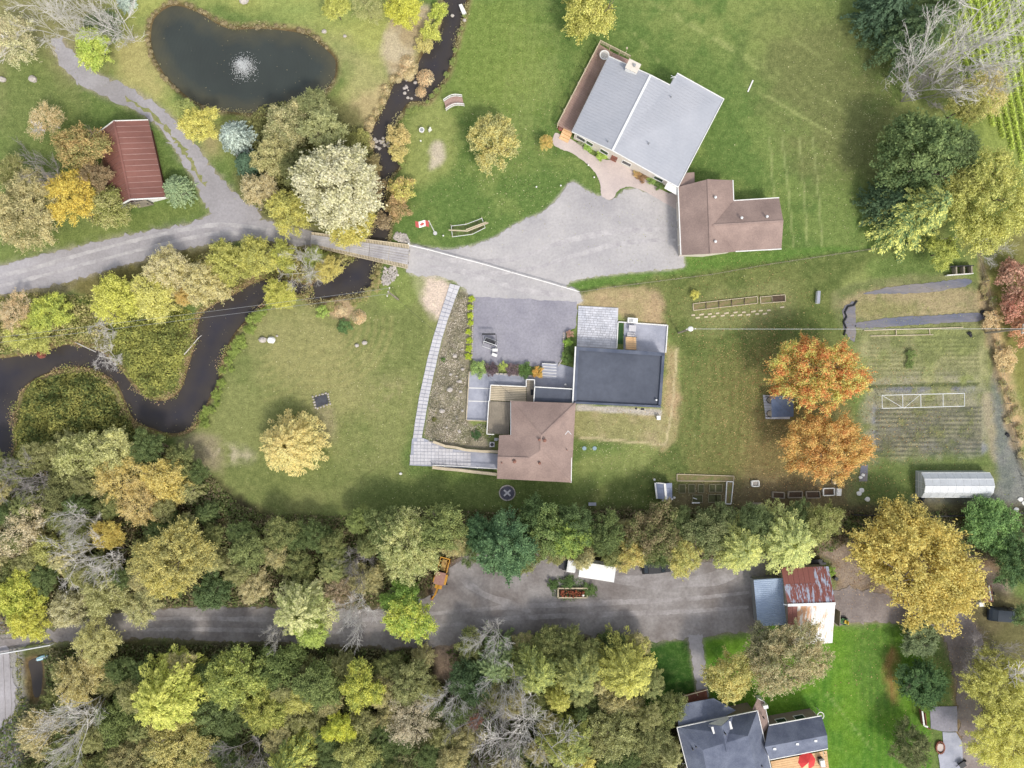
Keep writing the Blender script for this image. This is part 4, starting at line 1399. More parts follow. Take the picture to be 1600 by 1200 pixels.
part("ridge_cap", MB().bar(rA + Vector((0, 0, .04)), rB + Vector((0, 0, .04)), .3, .06), M['red_metal'], rs)
trim(rs, [wA, rA, eA], .12, .2, M['white'])
trim(rs, [wB, rB, eB], .14, .24, M['white'])
q = inset([eA, eB, rB, wB, wA, rA], .3)
dd = Vector(q[1]).lerp(Vector(q[3]), .5)
dz_ = (Vector(q[1]) - Vector(q[3])).normalized()
sdz = part("door", MB().box((dd.x + .03, dd.y - .06, 1.25), (2.4, .1, 2.5), math.atan2(dz_.y, dz_.x)), M['old_wood'], rs)
part("handle", MB().box((dd.x + .9, dd.y - .05, 1.2), (.08, .12, .3), math.atan2(dz_.y, dz_.x)), M['dark_metal'], sdz)

# ------------------------------------------------------------------ rusty barn with a lean-to
ze, zr = 2.9, 4.8
nA, nB = P(1220.5, 887, ze), P(1294.8, 885, ze)
kA, kB = P(1230.7, 945.5, zr), P(1305.3, 943, zr)
sA, sB = P(1231.5, 1009, ze), P(1300.8, 1004.5, ze)
rb = thing("rusty_barn", "small barn with a half rusted and half white tin roof", "barn", centre([nA, nB, sB, sA]))
wall_block(rb, [nA, kA, sA, sB, kB, nB], .25, M['old_wood'], .12)
mn = [M['rust_full']] * 5 + [M['rust_north']] * 4
ms = [M['rust_full'], M['rust_full'], M['rust_south_b'], M['rust_south_b'], M['rust_south_b'], M['rust_south'], M['rust_south'], M['rust_south'], M['rust_south'], M['rust_south']]
mids = (kA.lerp(nA, .55), kB.lerp(nB, .55))
panels(rb, kA, kB, mids[1], mids[0], 9, None, .05, .03, "roof_sheet", .012, [M['rust_north']] * 9)
panels(rb, mids[0] + Vector((0, 0, -.03)), mids[1] + Vector((0, 0, -.03)), nB, nA, 9, None, .05, .03, "roof_sheet", .012, [M['rust_full']] * 6 + [M['rust_north']] * 3)
mids = (kA.lerp(sA, .55), kB.lerp(sB, .55))
panels(rb, kA, kB, mids[1], mids[0], 10, None, .05, .03, "roof_sheet", .012, ms)
panels(rb, mids[0] + Vector((0, 0, -.03)), mids[1] + Vector((0, 0, -.03)), sB, sA, 10, None, .05, .03, "roof_sheet", .012, [M['rust_south'], M['rust_south_b'], M['rust_south'], M['rust_south_b']] + [M['rust_south']] * 6)
part("ridge_cap", MB().bar(kA + Vector((0, 0, .05)), kB + Vector((0, 0, .05)), .4, .06), M['white_metal'], rb)
for y0, x0, x1 in ((906, 1177.5, 1223.5), ):
    ln = MB()
    A, B, C, D = P(1177.5, 906, 2.4), P(1224, 903, 2.7), P(1231, 976, 2.7), P(1184, 979, 2.4)
    n = 48
    vs, fs = [], []
    for i in range(n + 1):
        t = i / n
        h = Vector((0, 0, .055 if i % 2 else 0))
        a, b = A.lerp(D, t) + h, B.lerp(C, t) + h
        vs += [a, b, a - Vector((0, 0, .05)), b - Vector((0, 0, .05))]
    for i in range(n):
        k = 4 * i
        fs += [(k, k + 1, k + 5, k + 4), (k + 2, k + 6, k + 7, k + 3), (k, k + 4, k + 6, k + 2), (k + 1, k + 3, k + 7, k + 5)]
    ln.add(vs, fs)
    part("lean_to_roof", ln, mottled("blue_grey_tin", S(166, 182, 204), S(150, 166, 190), .4, 5, .05, .4, .05), rb, label="blue grey corrugated lean-to roof")
    part("lean_to_wall", MB().prism(inset([A, B, C, D], .25), -0.1, 2.2), M['grey_metal'], rb)
p = P(1227, 945, 4.4)
part("vent_pipe", MB().bar((p.x - .2, p.y, 4.2), (p.x + .35, p.y, 4.5), .12, .12), M['white_metal'], rb)
dq = P(1306.5, 960, 0)
bd = part("door", MB().box((dq.x - .42, dq.y, 1.1), (.1, 2.2, 2.2), math.radians(-3)), M['old_wood'], rb)
part("handle", MB().box((dq.x - .33, dq.y + .8, 1.1), (.08, .06, .25)), M['dark_metal'], bd)

# ------------------------------------------------------------------ slate-blue house at the bottom edge
ze, zr = 3.6, 6.2
bh = thing("slate_blue_house", "slate blue shingled house with dormer and red umbrella deck, cut by the bottom edge", "house", P(1150, 1180))
bs = M['blue_shingle']
A, B = P(1057.5, 1136.5, ze), P(1183.5, 1110, ze)          # north eave
Hp, He = P(1168.5, 1150, zr), P(1184, 1215, zr)            # hip ridge, running down
E2, E3 = P(1204.5, 1200, ze), P(1213, 1235, ze)
W2 = P(1082, 1232, ze)
Hw = P(1098, 1172, zr - .4)
Hw2 = P(1108, 1226, zr - .4)
part("roof", MB().slab([A, B, Hp, Hw], .14), bs, bh)
part("roof", MB().slab([B, E2, E3, He, Hp], .14), bs, bh)
part("roof", MB().slab([A, Hw, Hw2, W2], .14), bs, bh)
part("roof", MB().slab([Hw, Hp, He, E3, W2, Hw2], .14), bs, bh)
wall_block(bh, [A, B, E2, E3, W2], .4, M['tan_wall'], .2)
trim(bh, [A, B, E2, E3], .1, .2, M['white'])
trim(bh, [A, W2], .1, .2, M['white'])
# dormer
d0, dr_, dl, drr = P(1127.5, 1134.5, 6.3), P(1136, 1176, 6.15), P(1106, 1132, 4.4), P(1145, 1119, 4.4)
part("dormer_roof", MB().slab([d0, dl, dr_], .12), bs, bh)
part("dormer_roof", MB().slab([d0, dr_, drr], .12), bs, bh)
part("dormer_gable", MB().slab([dl + Vector((.15, -.35, 0)), drr + Vector((-.1, -.35, 0)), d0 + Vector((0, -.05, -.1))], .25), M['white'], bh)
dm = (dl + drr) / 2
part("dormer_wall", MB().box((dm.x + .1, dm.y - 1.0, 4.4), (3.0, 1.6, 1.4), .32), M['white'], bh)
# porch roof along the north-west
pq = [P(1059, 1101.5, 2.7), P(1115, 1091, 2.7), P(1150, 1110, 2.9), P(1130, 1121, 3.3), P(1060, 1135, 3.3)]
part("porch_roof", MB().slab(pq, .12), bs, bh, label="dark slate porch roof on the north side")
pq2 = [P(1184, 1091, 2.7), P(1194, 1096, 2.7), P(1201.5, 1133, 2.9), P(1193, 1146, 3.3), P(1176, 1108, 3.3)]
part("porch_roof", MB().slab(pq2, .12), M['brown_shingle'], bh, label="brown grey side porch roof")
trim(bh, [P(1184, 1091, 2.72), P(1194, 1096, 2.72), P(1201.5, 1133, 2.92)], .08, .16, M['white'])
dk = PX([(1054, 1092), (1104, 1079), (1106, 1092), (1060, 1102)], .7)
part("porch_deck", MB().slab(dk, .5), M['brick'], bh)
trim(bh, [P(1060, 1134, 1.6), P(1052.5, 1092, 1.6), P(1106, 1077.5, 1.6)], .09, .09, M['pale_wood'], "rail")
for px, py in ((1058, 1120), (1055.5, 1106), (1053, 1092), (1070, 1087.5), (1088, 1082.5), (1105, 1078)):
    p = P(px, py, .8)
    part("rail_post", MB().box((p.x, p.y, .85), (.1, .1, 1.6)), M['pale_wood'], bh)
# east wing
na, nb, ra, rb_, sa, sb = P(1201.5, 1133, 3.2), P(1283.5, 1118, 3.2), P(1195, 1167, 4.9), P(1292.5, 1149, 4.9), P(1203, 1187, 3.2), P(1293.5, 1169.5, 3.2)
part("wing_roof", MB().slab([na, nb, rb_, ra], .14), bs, bh, label="dark north slope of the east wing")
part("wing_roof", MB().slab([ra, rb_, sb, sa], .14), bs, bh)
wall_block(bh, [na, nb, rb_, sb, sa, ra], .35, M['tan_wall'], .2, "wing_wall")
trim(bh, [na, nb], .12, .14, M['white'], "gutter")
trim(bh, [sa, sb], .12, .14, M['white'], "gutter")
iq = inset([na, nb, rb_, sb, sa, ra], .35)
for t in (.28, .66):
    window(bh, iq[1], iq[0], 1 - t, 1.5, 1.4, 2.9)
for px, py in ((1210, 1169.5), (1245.5, 1162), (1274, 1157)):
    p = P(px, py, 4.6)
    part("roof_vent", MB().box((p.x, p.y, 4.62), (.42, .3, .3)), M['white_metal'], bh)
for px, py, z in ((1082, 1170, 4.9), (1087, 1166, 5.0), (1133, 1146, 6.3), (1193, 1121, 3.6), (1190, 1196, 5.0)):
    p = P(px, py, z)
    part("vent_pipe", MB().tube((p.x, p.y, z - .3), (p.x, p.y, z + .4), .1, n=8), M['dark_metal'], bh)
p = P(1196, 1104, 3.2)
part("chimney", MB().box((p.x, p.y, 1.7), (.7, .5, 3.4), .2), M['white'], bh)
sq = PX([(1204, 1190), (1292, 1173), (1300, 1240), (1216, 1240)], .6)
for i in range(16):
    t0, t1 = i / 16, (i + 1) / 16 - .006
    part("deck_board", MB().slab([sq[0].lerp(sq[3], t0), sq[1].lerp(sq[2], t0), sq[1].lerp(sq[2], t1), sq[0].lerp(sq[3], t1)], .1), M['new_wood'], bh)
trim(bh, [P(1286, 1173, 1.5), P(1292, 1240, 1.5)], .09, .09, M['pale_wood'], "rail")
for k in range(4):
    p = P(1286 + k * 2, 1174 + k * 20, .75)
    part("rail_post", MB().box((p.x, p.y, .75), (.1, .1, 1.5)), M['pale_wood'], bh)
lp = P(1275.5, 1111, 0)
la = thing("garden_trellis", "white round trellis beside the slate blue wing", "trellis", lp)
for k in range(12):
    a0, a1 = 2 * math.pi * k / 12, 2 * math.pi * (k + 1) / 12
    part("hoop", MB().bar((lp.x + .5 * math.cos(a0), lp.y + .55 * math.sin(a0), 1.5), (lp.x + .5 * math.cos(a1), lp.y + .55 * math.sin(a1), 1.5), .1, .08), M['white'], la)
for k in range(4):
    a = k * math.pi / 2
    part("post", MB().box((lp.x + .5 * math.cos(a), lp.y + .55 * math.sin(a), .73), (.08, .08, 1.46)), M['white'], la)
p = P(1052, 1180, 0)
so = thing("side_stoop", "small pale porch at the west wall of the slate blue house", "steps", P(1060, 1195))
part("platform", MB().prism(PX([(1054, 1189), (1078, 1190), (1082, 1215), (1056, 1215)]), 0, .6), M['paving'], so)
part("rail", MB().bar(P(1054, 1193, 1.4), P(1077, 1193, 1.4), .08, .08), M['white'], so)
for px in (1054, 1077):
    p = P(px, 1193, .7)
    part("post", MB().box((p.x, p.y, .7), (.08, .08, 1.4)), M['white'], so)
ob = P(1052, 1179, 0)
ro = thing("rain_barrel", "round grey barrel beside the slate blue house's west wall", "barrel", ob)
part("drum", MB().tube((ob.x, ob.y, 0), (ob.x, ob.y, .9), .32, .34, 14), M['grey_metal'], ro)
part("lid", MB().disc((ob.x, ob.y, .9), .36, .04, 14), M['white_metal'], ro)
# umbrella and grill on that deck
up0 = P(1261, 1189.5, 2.6)
um = thing("patio_umbrella", "open red patio umbrella on the slate blue house's deck", "umbrella", (up0.x, up0.y, .6))
for k in range(8):
    a0, a1 = 2 * math.pi * k / 8 + .2, 2 * math.pi * (k + 1) / 8 + .2
    c0 = (up0.x, up0.y, 3.05)
    part("canopy_panel", MB().slab([c0, (up0.x + 1.35 * math.cos(a0), up0.y + 1.35 * math.sin(a0), 2.5), (up0.x + 1.35 * math.cos(a1), up0.y + 1.35 * math.sin(a1), 2.5)], .03), plain("red_canopy_a", (.62, .05, .05), .7) if k == 0 else bpy.data.materials["red_canopy_a"] if k not in (5,) else M['new_wood'], um)
part("pole", MB().tube((up0.x, up0.y, .6), (up0.x, up0.y, 3.1), .04, n=8), M['grey_metal'], um)
gp = P(1281, 1187.5, .6)
gr = thing("patio_grill", "pale barbecue grill next to the red umbrella", "grill", (gp.x, gp.y, .6))
part("lid", MB().box((gp.x, gp.y, 1.5), (.75, 1.15, .4), .2, .85), M['white_metal'], gr)
part("cabinet", MB().box((gp.x, gp.y, .95), (.65, 1.1, .7), .2), M['dark_metal'], gr)

# ------------------------------------------------------------------ timber bridge over the creek
br = thing("timber_bridge", "timber bridge of crosswise sleepers carrying the gravel lane over the creek", "bridge", P(562, 394))
UA, UB, LA, LB = P(487, 363.5, .3), P(640, 383, .3), P(485, 384.5, .3), P(637, 420, .3)
sl_mesh = None
N = 62
for i in range(N):
    t = (i + .5) / N
    a, b = UA.lerp(UB, t), LA.lerp(LB, t)
    part("sleeper", MB().bar(a + Vector((0, 0, random.uniform(-.01, .01))), b, .155 + random.uniform(-.015, .02), .2), M['pale_wood'], br)
for u0, u1 in ((.17, .29), (.30, .41), (.425, .52), (.535, .64), (.65, .74), (.75, .83)):
    n = 5
    for k in range(n):
        t0, t1 = k / n + .002, (k + 1) / n - .002
        q = [UA.lerp(UB, t).lerp(LA.lerp(LB, t), u) + Vector((0, 0, .17)) for t, u in ((t0, u0), (t1, u0), (t1, u1), (t0, u1))]
        part("running_plank", MB().slab(q, .07), M['lane_track'], br)
for u in (.25, .75):
    part("girder", MB().bar(UA.lerp(LA, u) - Vector((0, 0, .28)), UB.lerp(LB, u) - Vector((0, 0, .28)), .35, .34), M['dark_metal'], br)
for u in (-.005, 1.0):
    part("edge_timber", MB().bar(UA.lerp(LA, u) + Vector((0, 0, .15)), UB.lerp(LB, u) + Vector((0, 0, .15)), .12, .1), M['pale_wood'], br)
for px, py in ((639.5, 382),):
    p = P(px, py, .6)
    part("end_post", MB().box((p.x, p.y, .75), (.2, .2, 1.2)), M['white'], br)
for nm, poly, lab in (("riprap", [(601, 416), (618, 416), (622, 430), (606, 447), (595, 444)], 1), ("riprap", [(618, 362), (634, 366), (641, 380), (626, 379), (615, 372)], 2)):
    mb = MB()
    rr = random.Random(lab)
    for k in range(150):
        x, y = rr.uniform(590, 645), rr.uniform(355, 450)
        if in_poly((x, y), poly):
            p = P(x, y, .1)
            r = rr.uniform(.13, .26)
            mb.ball((p.x, p.y, .08), (r, r, r * .7), k, 5, 4, .25)
    for k in range(260):
        x, y = rr.uniform(min(a for a, b in poly), max(a for a, b in poly)), rr.uniform(min(b for a, b in poly), max(b for a, b in poly))
        if in_poly((x, y), poly):
            p = P(x, y, .1)
            r = rr.uniform(.1, .22)
            mb.ball((p.x, p.y, .05), (r, r, r * .7), k, 5, 4, .25)
    struct(nm, mb, M['stone'], "stuff")
fence("white_barrier", "long white rail fence crossing the pale drive from the bridge", "fence", [(641, 385), (668, 391), (713, 403), (754, 413.5), (800, 427), (850, 441), (905, 457)], 0.03, 3.2, M['white'], (.75,), (.1, .85), (.13, .1))
fence("wire_fence", "long post and wire fence along the lawn edge east of the drive", "fence", [(905, 457.5), (960, 449), (1030, 440), (1110, 430), (1200, 414), (1300, 399), (1370, 389), (1440, 378), (1510, 370)], 0.0, 3.0, M['old_wood'], (.4, .75, 1.1), (.08, 1.2), (.010, .02), True)

# ------------------------------------------------------------------ pond fountain: thousands of drops
fp = P(383, 107, WZ)
ft = thing("pond_fountain", "white spraying fountain in the middle of the dark pond", "fountain", fp)
part("float", MB().disc((fp.x, fp.y, WZ - .1), .35, .22, 12), M['dark_metal'], ft)
fr = np.random.default_rng(5)
n = 2600
ang = fr.uniform(0, 2 * np.pi, n)
spd = np.abs(fr.normal(0, 1, n))
rad = np.clip(spd * .95, .03, 2.6)
hgt = fr.uniform(0, 1, n) ** 1.6 * np.clip(2.4 * (1 - rad / 2.7), .05, 3)
cen = np.stack([fp.x + rad * np.cos(ang), fp.y + rad * np.sin(ang), WZ + .03 + hgt], -1)
sz = fr.uniform(.018, .05, n)
tet = np.array([[1, 1, 1], [1, -1, -1], [-1, 1, -1], [-1, -1, 1]]) * .8
tv = (cen[:, None, :] + tet[None] * sz[:, None, None]).reshape(-1, 3) - np.array(fp)
tf = (np.arange(n)[:, None, None] * 4 + np.array([[0, 1, 2], [0, 3, 1], [0, 2, 3], [1, 3, 2]])[None]).reshape(-1, 3)
so_ = bpy.data.objects.new("spray", np_mesh("spray", tv, tf, plain("water_drops", (.85, .87, .88), .2)))
COL.objects.link(so_)
so_.parent = ft
so_["kind"] = "stuff"

# ------------------------------------------------------------------ little white garden bridge
gb0 = P(709, 162)
gb = thing("garden_bridge", "small arched white-railed footbridge standing on the lawn", "bridge", gb0)
c_a, c_b = P(695.5, 165, .3), P(723.5, 158, .3)
ax = (c_b - c_a).normalized()
sd_ = Vector((-ax.y, ax.x, 0))
def arch(t):
    return c_a.lerp(c_b, t) + Vector((0, 0, .28 * math.sin(math.pi * t))) + sd_ * .28 * math.sin(math.pi * t)
nb_ = 13
for i in range(nb_):
    p = arch((i + .5) / nb_)
    part("plank", MB().bar(p - sd_ * .62, p + sd_ * .62, .2, .05), M['deck'], gb)
for s in (-1, 1):
    for k in range(6):
        a, b = arch(k / 6) + sd_ * s * .72, arch((k + 1) / 6) + sd_ * s * .72
        part("rail", MB().bar(a + Vector((0, 0, .62)), b + Vector((0, 0, .62)), .12, .07).bar(a, b, .1, .16), M['white'], gb)
    for k in range(4):
        a = arch(k / 3) + sd_ * s * .72
        part("post", MB().box((a.x, a.y, a.z + .25), (.1, .1, .9)), M['white'], gb)

# bird bath, sign, marker near it
bb = P(660, 206)
o = thing("bird_bath", "white round bird bath on the lawn south of the garden bridge", "bird bath", bb)
part("pedestal", MB().tube((bb.x, bb.y, 0), (bb.x, bb.y, .7), .2, .1, 10), M['stone'], o)
part("basin", MB().tube((bb.x, bb.y, .7), (bb.x, bb.y, .85), .12, .42, 16), M['white'], o)
part("bowl_water", MB().disc((bb.x, bb.y, .85), .28, .012, 16), M['grey_metal'], o)
p = P(672, 204)
solo("garden_statue", MB().box((p.x, p.y, .35), (.6, .28, .7), .8, .6).ball((p.x + .1, p.y + .1, .8), (.16, .16, .18), 2), M['white'], "small white garden figure right beside the bird bath", "statue", p)
p = P(658, 222)
solo("lawn_lamp", MB().tube((p.x, p.y, 0), (p.x, p.y, .5), .04, n=6).ball((p.x, p.y, .58), (.13, .13, .12), 3), M['white'], "small white lamp post south of the bird bath", "lamp", p)
p = P(1117.5, 134)
solo("lawn_board", MB().bar(P(1168.5, 143.5, .06), P(1176.5, 125.5, .06), .2, .12), M['white'], "long white board lying on the lawn east of the farmhouse", "board", p)

# ------------------------------------------------------------------ flag
f0 = P(680, 364.5)
fg = thing("flagpole", "white flagpole with a red and white flag, at the drive's edge", "flagpole", f0)
HT = 8.0
part("pole", MB().tube(f0, (f0.x, f0.y, HT), .07, .045, 8), M['white'], fg)
part("finial", MB().ball((f0.x, f0.y, HT + .08), (.1, .1, .1), 1, 8, 6, 0), M['white_metal'], fg)
part("base", MB().disc((f0.x, f0.y, 0), .3, .12, 12), M['pale_concrete'], fg)
fl_n = 12
fw, fhh = 2.0, 1.0


def flag_pt(t, v):
    return Vector((f0.x - .06 - fw * t, f0.y + .12 * math.sin(t * 6.2) + .15 * t - .75 * v * fhh, HT - .1 - fhh * v * .55 - .25 * t + .08 * math.sin(5 * t + v)))


def flag_strip(t0, t1, mat, label=None):
    vs, fs = [], []
    for i in range(6):
        t = t0 + (t1 - t0) * i / 5
        for v in (0, .5, 1):
            vs.append(flag_pt(t, v))
    for i in range(5):
        for j in range(2):
            k = i * 3 + j
            fs.append((k, k + 3, k + 4, k + 1))
    return part("flag_stripe", MB().add(vs, fs), mat, fg, label=label)


flag_strip(0, .25, M['red'], "red stripe at the hoist")
flag_strip(.25, .75, M['white'], "white middle stripe")
flag_strip(.75, 1.0, M['red'], "red stripe at the fly")
leaf = [(0, -.40), (.07, -.22), (.16, -.28), (.13, -.06), (.26, -.16), (.30, -.08), (.40, -.08), (.34, .04), (.38, .10), (.18, .22), (.19, .29), (.02, .26), (.02, .42)]
lf = leaf + [(-a, b) for a, b in leaf[::-1][:-1]]
mb = MB()
for sgn in (1, -1):
    vs = []
    for a, b in lf:
        t, v = .5 + a * .9 * fhh / fw, .5 + b * .9
        q = flag_pt(t, v)
        vs.append(q + Vector((0, sgn * .012, .004 * sgn)))
    tr = tessellate_polygon([[Vector((a, b, 0)) for a, b in lf]])
    mb.add(vs, [tuple(t) for t in tr])
part("maple_leaf", mb, M['red'], fg)

# ------------------------------------------------------------------ railed flower bed by the drive
fb = thing("railed_flower_bed", "wire-edged flower bed with a split rail through it, beside the drive", "flower bed", P(733, 355))
bed = [(705, 353), (728, 350.5), (753, 341), (758, 356), (738, 366), (707, 370)]
part("soil", MB().prism(PX(bed), 0, .06), mottled('bed_greens', S(108, 128, 70), S(84, 84, 58), .9, 5, .25, .95, .4), fb)
for (a, b) in zip(bed, bed[1:] + bed[:1]):
    part("wire", MB().tube(P(*a, .55), P(*b, .55), .045, n=5), M['white_metal'], fb)
    p = P(*a)
    part("post", MB().tube(p, (p.x, p.y, .7), .06, n=6), M['pale_wood'], fb)
for a, b in (((701, 359.5), (731, 361)), ((729, 361.5), (763, 348)), ((728, 359), (760, 347))):
    part("split_rail", MB().bar(P(*a, .8), P(*b, .85), .16, .13), M['pale_wood'], fb)

# ------------------------------------------------------------------ power poles and wires
def pole(label, bx, by, h, arm=0.0):
    b = P(bx, by)
    o = thing("utility_pole", label, "utility pole", b)
    part("shaft", MB().tube(b, (b.x, b.y, h), .16, .11, 10), M['old_wood'], o)
    d = Vector((math.cos(arm), math.sin(arm), 0))
    part("crossarm", MB().bar(Vector((b.x, b.y, h - .3)) - d * .75, Vector((b.x, b.y, h - .3)) + d * .75, .11, .12), M['old_wood'], o)
    for s in (-1, 0, 1):
        q = Vector((b.x, b.y, h - .2)) + d * s * .6
        part("insulator", MB().tube(q, q + Vector((0, 0, .28)), .1, .07, 8), M['white'], o)
    return o, Vector((b.x, b.y, h))


def cable(label, a, b, sag=.5, r=.03, mat=None):
    m = MB()
    n = 14
    pts = [Vector(a).lerp(Vector(b), i / n) - Vector((0, 0, sag * 4 * (i / n) * (1 - i / n))) for i in range(n + 1)]
    for p, q in zip(pts[:-1], pts[1:]):
        m.tube(p, q, r, n=5, cap=False)
    return solo("cable", m, mat or M['white_metal'], label, "cable", a)


pA, tA = pole("leaning-looking wooden utility pole between the creek pool and the slab walk", 622, 467.5, 8.6, 1.3)
pB, tB = pole("wooden utility pole with a white lamp, east of the small court", 1060, 520, 7.6, .05)
part("lamp_head", MB().ball((tB.x - .1, tB.y, tB.z + .1), (.42, .38, .25), 2, 10, 7, 0), M['white'], pB)
pC, tC = pole("wooden utility pole at the edge of the crop field by the red bushes", 1540, 520, 8.0, 1.4)
cable("overhead cable running east from the white-lamped pole over the maple", tB + Vector((.4, 0, 0)), tC, .5, .02)
cable("lower overhead cable running on east from the pole by the red bushes", tC, P(1680, 508, 7.5), .3, .03)
cable("upper of the two overhead cables crossing the creek", tA + Vector((0, .5, 0)), P(-60, 534, 8.0), .7, .02, M['grey_metal'])
cable("lower of the two overhead cables crossing the creek", tA + Vector((0, -.3, 0)), P(-60, 542, 7.8), .8, .02, M['grey_metal'])
cable("thin service cable from the creek-side pole to the brown house", tA, P(800, 618, 4.2), .5, .015, M['dark_metal'])

# ------------------------------------------------------------------ greenhouse
g0_, g1_ = P(1446, 757), P(1549, 757)
gh = thing("greenhouse", "long clear polycarbonate greenhouse in the kitchen garden", "greenhouse", (g0_ + g1_) / 2)
prof = [(-2.0, 0.0), (-1.9, 1.55), (-1.05, 2.35), (0, 2.65), (1.05, 2.35), (1.9, 1.55), (2.0, 0.0)]
X0, X1 = P(1440, 755, 0).x * .985, P(1547, 755, 0).x * .985
yc = P(1500, 757, 1).y
nbay = 9
for k in range(6):
    (y0, z0), (y1, z1) = prof[k], prof[k + 1]
    for i in range(nbay):
        xa, xb = X0 + (X1 - X0) * i / nbay + .025, X0 + (X1 - X0) * (i + 1) / nbay - .025
        a, b, c, d = Vector((xa, yc + y0, z0)), Vector((xb, yc + y0, z0)), Vector((xb, yc + y1, z1)), Vector((xa, yc + y1, z1))
        nrm = (b - a).cross(d - a).normalized() * .02
        vs = [a - nrm, b - nrm, c - nrm, d - nrm, a + nrm, b + nrm, c + nrm, d + nrm]
        part("roof_panel" if 0 < k < 5 else "side_panel", MB().add(vs, [(3, 2, 1, 0), (4, 5, 6, 7), (0, 1, 5, 4), (1, 2, 6, 5), (2, 3, 7, 6), (3, 0, 4, 7)]), M['poly'], gh)
for y, z in prof[1:-1]:
    part("purlin", MB().bar((X0, yc + y, z + .03), (X1, yc + y, z + .03), .07, .05), M['white_metal'], gh)
for i in range(nbay + 1):
    x = X0 + (X1 - X0) * i / nbay
    m = MB()
    for (y0, z0), (y1, z1) in zip(prof[:-1], prof[1:]):
        m.bar((x, yc + y0 * .985, z0 - .03), (x, yc + y1 * .985, z1 - .03), .06, .05)
    part("hoop", m, M['white_metal'], gh)
for x, s in ((X0, 1), (X1, -1)):
    m = MB()
    m.add([(x, yc + y * .97, z * .97) for y, z in prof] + [(x + s * .02, yc + y * .97, z * .97) for y, z in prof], [tuple(range(7)), tuple(range(13, 6, -1))])
    part("end_wall", m, M['poly'], gh)
    m = MB()
    for y in (-.5, .5):
        m.bar((x - s * .03, yc + y, 0), (x - s * .03, yc + y, 2.3), .07, .07)
    for z in (.9, 1.5):
        m.bar((x - s * .03, yc - 1.8, z), (x - s * .03, yc + 1.8, z), .07, .07)
    part("end_frame", m, M['white_metal'], gh)
p = P(1437, 783)
solo("refuse_bag", MB().ball((p.x, p.y, .3), (.45, .4, .36), 4, 9, 6, .15).ball((p.x + .35, p.y + .5, .25), (.33, .3, .28), 6, 9, 6, .15), M['black'], "black bag slumped at the greenhouse's west corner", "bag", p)
p = P(1546, 763)
solo("water_barrel", MB().tube((p.x, p.y, 0), (p.x, p.y, .8), .3, .33, 12), M['black'], "black barrel at the greenhouse's east end", "barrel", p)
p = P(1541, 768)
solo("plastic_sheet", MB().prism(PX([(1535, 769), (1540, 765), (1549, 765), (1548, 769), (1541, 770)]), 0, .06).ball((p.x, p.y, .1), (.5, .2, .15), 3, 8, 5, .3), M['white'], "crumpled white sheet by the greenhouse's southeast corner", "sheet", p)
solo("shelf_board", MB().bar(P(1463, 772, .1), P(1487, 771.5, .1), .2, .06), M['white'], "white board lying along the greenhouse's south side", "board", P(1475, 772))

# ------------------------------------------------------------------ low pipe tunnel frame
tf0 = thing("tunnel_frame", "long bare metal pipe frame in the kitchen garden", "frame", P(1442, 627))
zt = 1.1
T0, T1, T2, T3 = (1378, 617.5), (1507, 614.5), (1507, 634.5), (1378.5, 638)
def lerp2(a, b, t):
    return (a[0] + (b[0] - a[0]) * t, a[1] + (b[1] - a[1]) * t)
for a, b in ((T0, T1), (T3, T2)):
    part("rail", MB().tube(P(*a, zt), P(*b, zt), .055, n=6), M['white_metal'], tf0)
for t in (0, .25, .47, .74, 1):
    a, b = lerp2(T0, T1, t), lerp2(T3, T2, t)
    part("crossbar", MB().tube(P(*a, zt), P(*b, zt), .05, n=6), M['white_metal'], tf0)
    for q in (a, b):
        w = P(*q, zt)
        part("leg", MB().tube((w.x, w.y, 0), w, .05, n=6), M['white_metal'], tf0)
for a, b in ((lerp2(T0, T1, 0), lerp2(T3, T2, .25)), (lerp2(T0, T1, .47), lerp2(T3, T2, .27))):
    part("brace", MB().tube(P(*a, zt), P(*b, zt), .035, n=6), M['white_metal'], tf0)
for lab, px in (("dark landscape fabric strip, north of the two in the kitchen garden", [(1348, 459), (1390, 449), (1440, 443), (1511, 435.5), (1512, 446), (1480, 452), (1450, 457), (1390, 459)]),
                ("dark landscape fabric strip, south of the two in the kitchen garden", [(1342, 504), (1400, 496), (1460, 492.5), (1532, 489), (1533, 500.5), (1470, 505), (1420, 508.5), (1345, 513)]),
                ("dark landscape fabric strip along the west edge of the kitchen garden", [(1318, 482), (1328, 474), (1336, 476), (1336, 530), (1326, 527), (1318, 510)])):
    s_ = sheet("fabric_strip", px, .03, M['fabric'], .06, .4, True)
    del s_["kind"]
    tag(s_, lab, "fabric strip")
m = MB()
pts = [(1339, 470), (1334, 477), (1325, 479), (1320, 488), (1323, 495), (1318, 503), (1322, 512), (1319, 524)]
for a, b in zip(pts[:-1], pts[1:]):
    m.tube(P(*a, .12), P(*b, .12), .14, n=6)
solo("fabric_roll", m, M['black'], "crumpled black plastic lying over the west fabric strip", "plastic", P(1325, 490))
for lab, px, py, r in (("crumpled black netting at the east end of the southern fabric strip", 1536, 488, .5), ("small dark heap of netting in the kitchen garden grass", 1514, 521, .35), ("black scrap on the path east of the kitchen garden", 1573, 678, .3)):
    p = P(px, py)
    solo("netting_heap", MB().ball((p.x, p.y, .1), (r, r * .8, .2), px, 9, 6, .35).ball((p.x + r * .7, p.y - r, .08), (r * .6, r * .7, .15), px + 1, 8, 5, .35), M['black'], lab, "netting", p)
tr_ = thing("trellis_frame", "thin pale timber frame lying across the north of the kitchen garden", "frame", P(1430, 520))
for a, b in (((1350, 516.5), (1505, 511.5)), ((1360, 525), (1458, 523)), ((1400, 514.5), (1400.5, 523.5)), ((1452, 513.5), (1453, 523))):
    part("lath", MB().bar(P(*a, .15), P(*b, .15), .11, .08), M['pale_wood'], tr_)

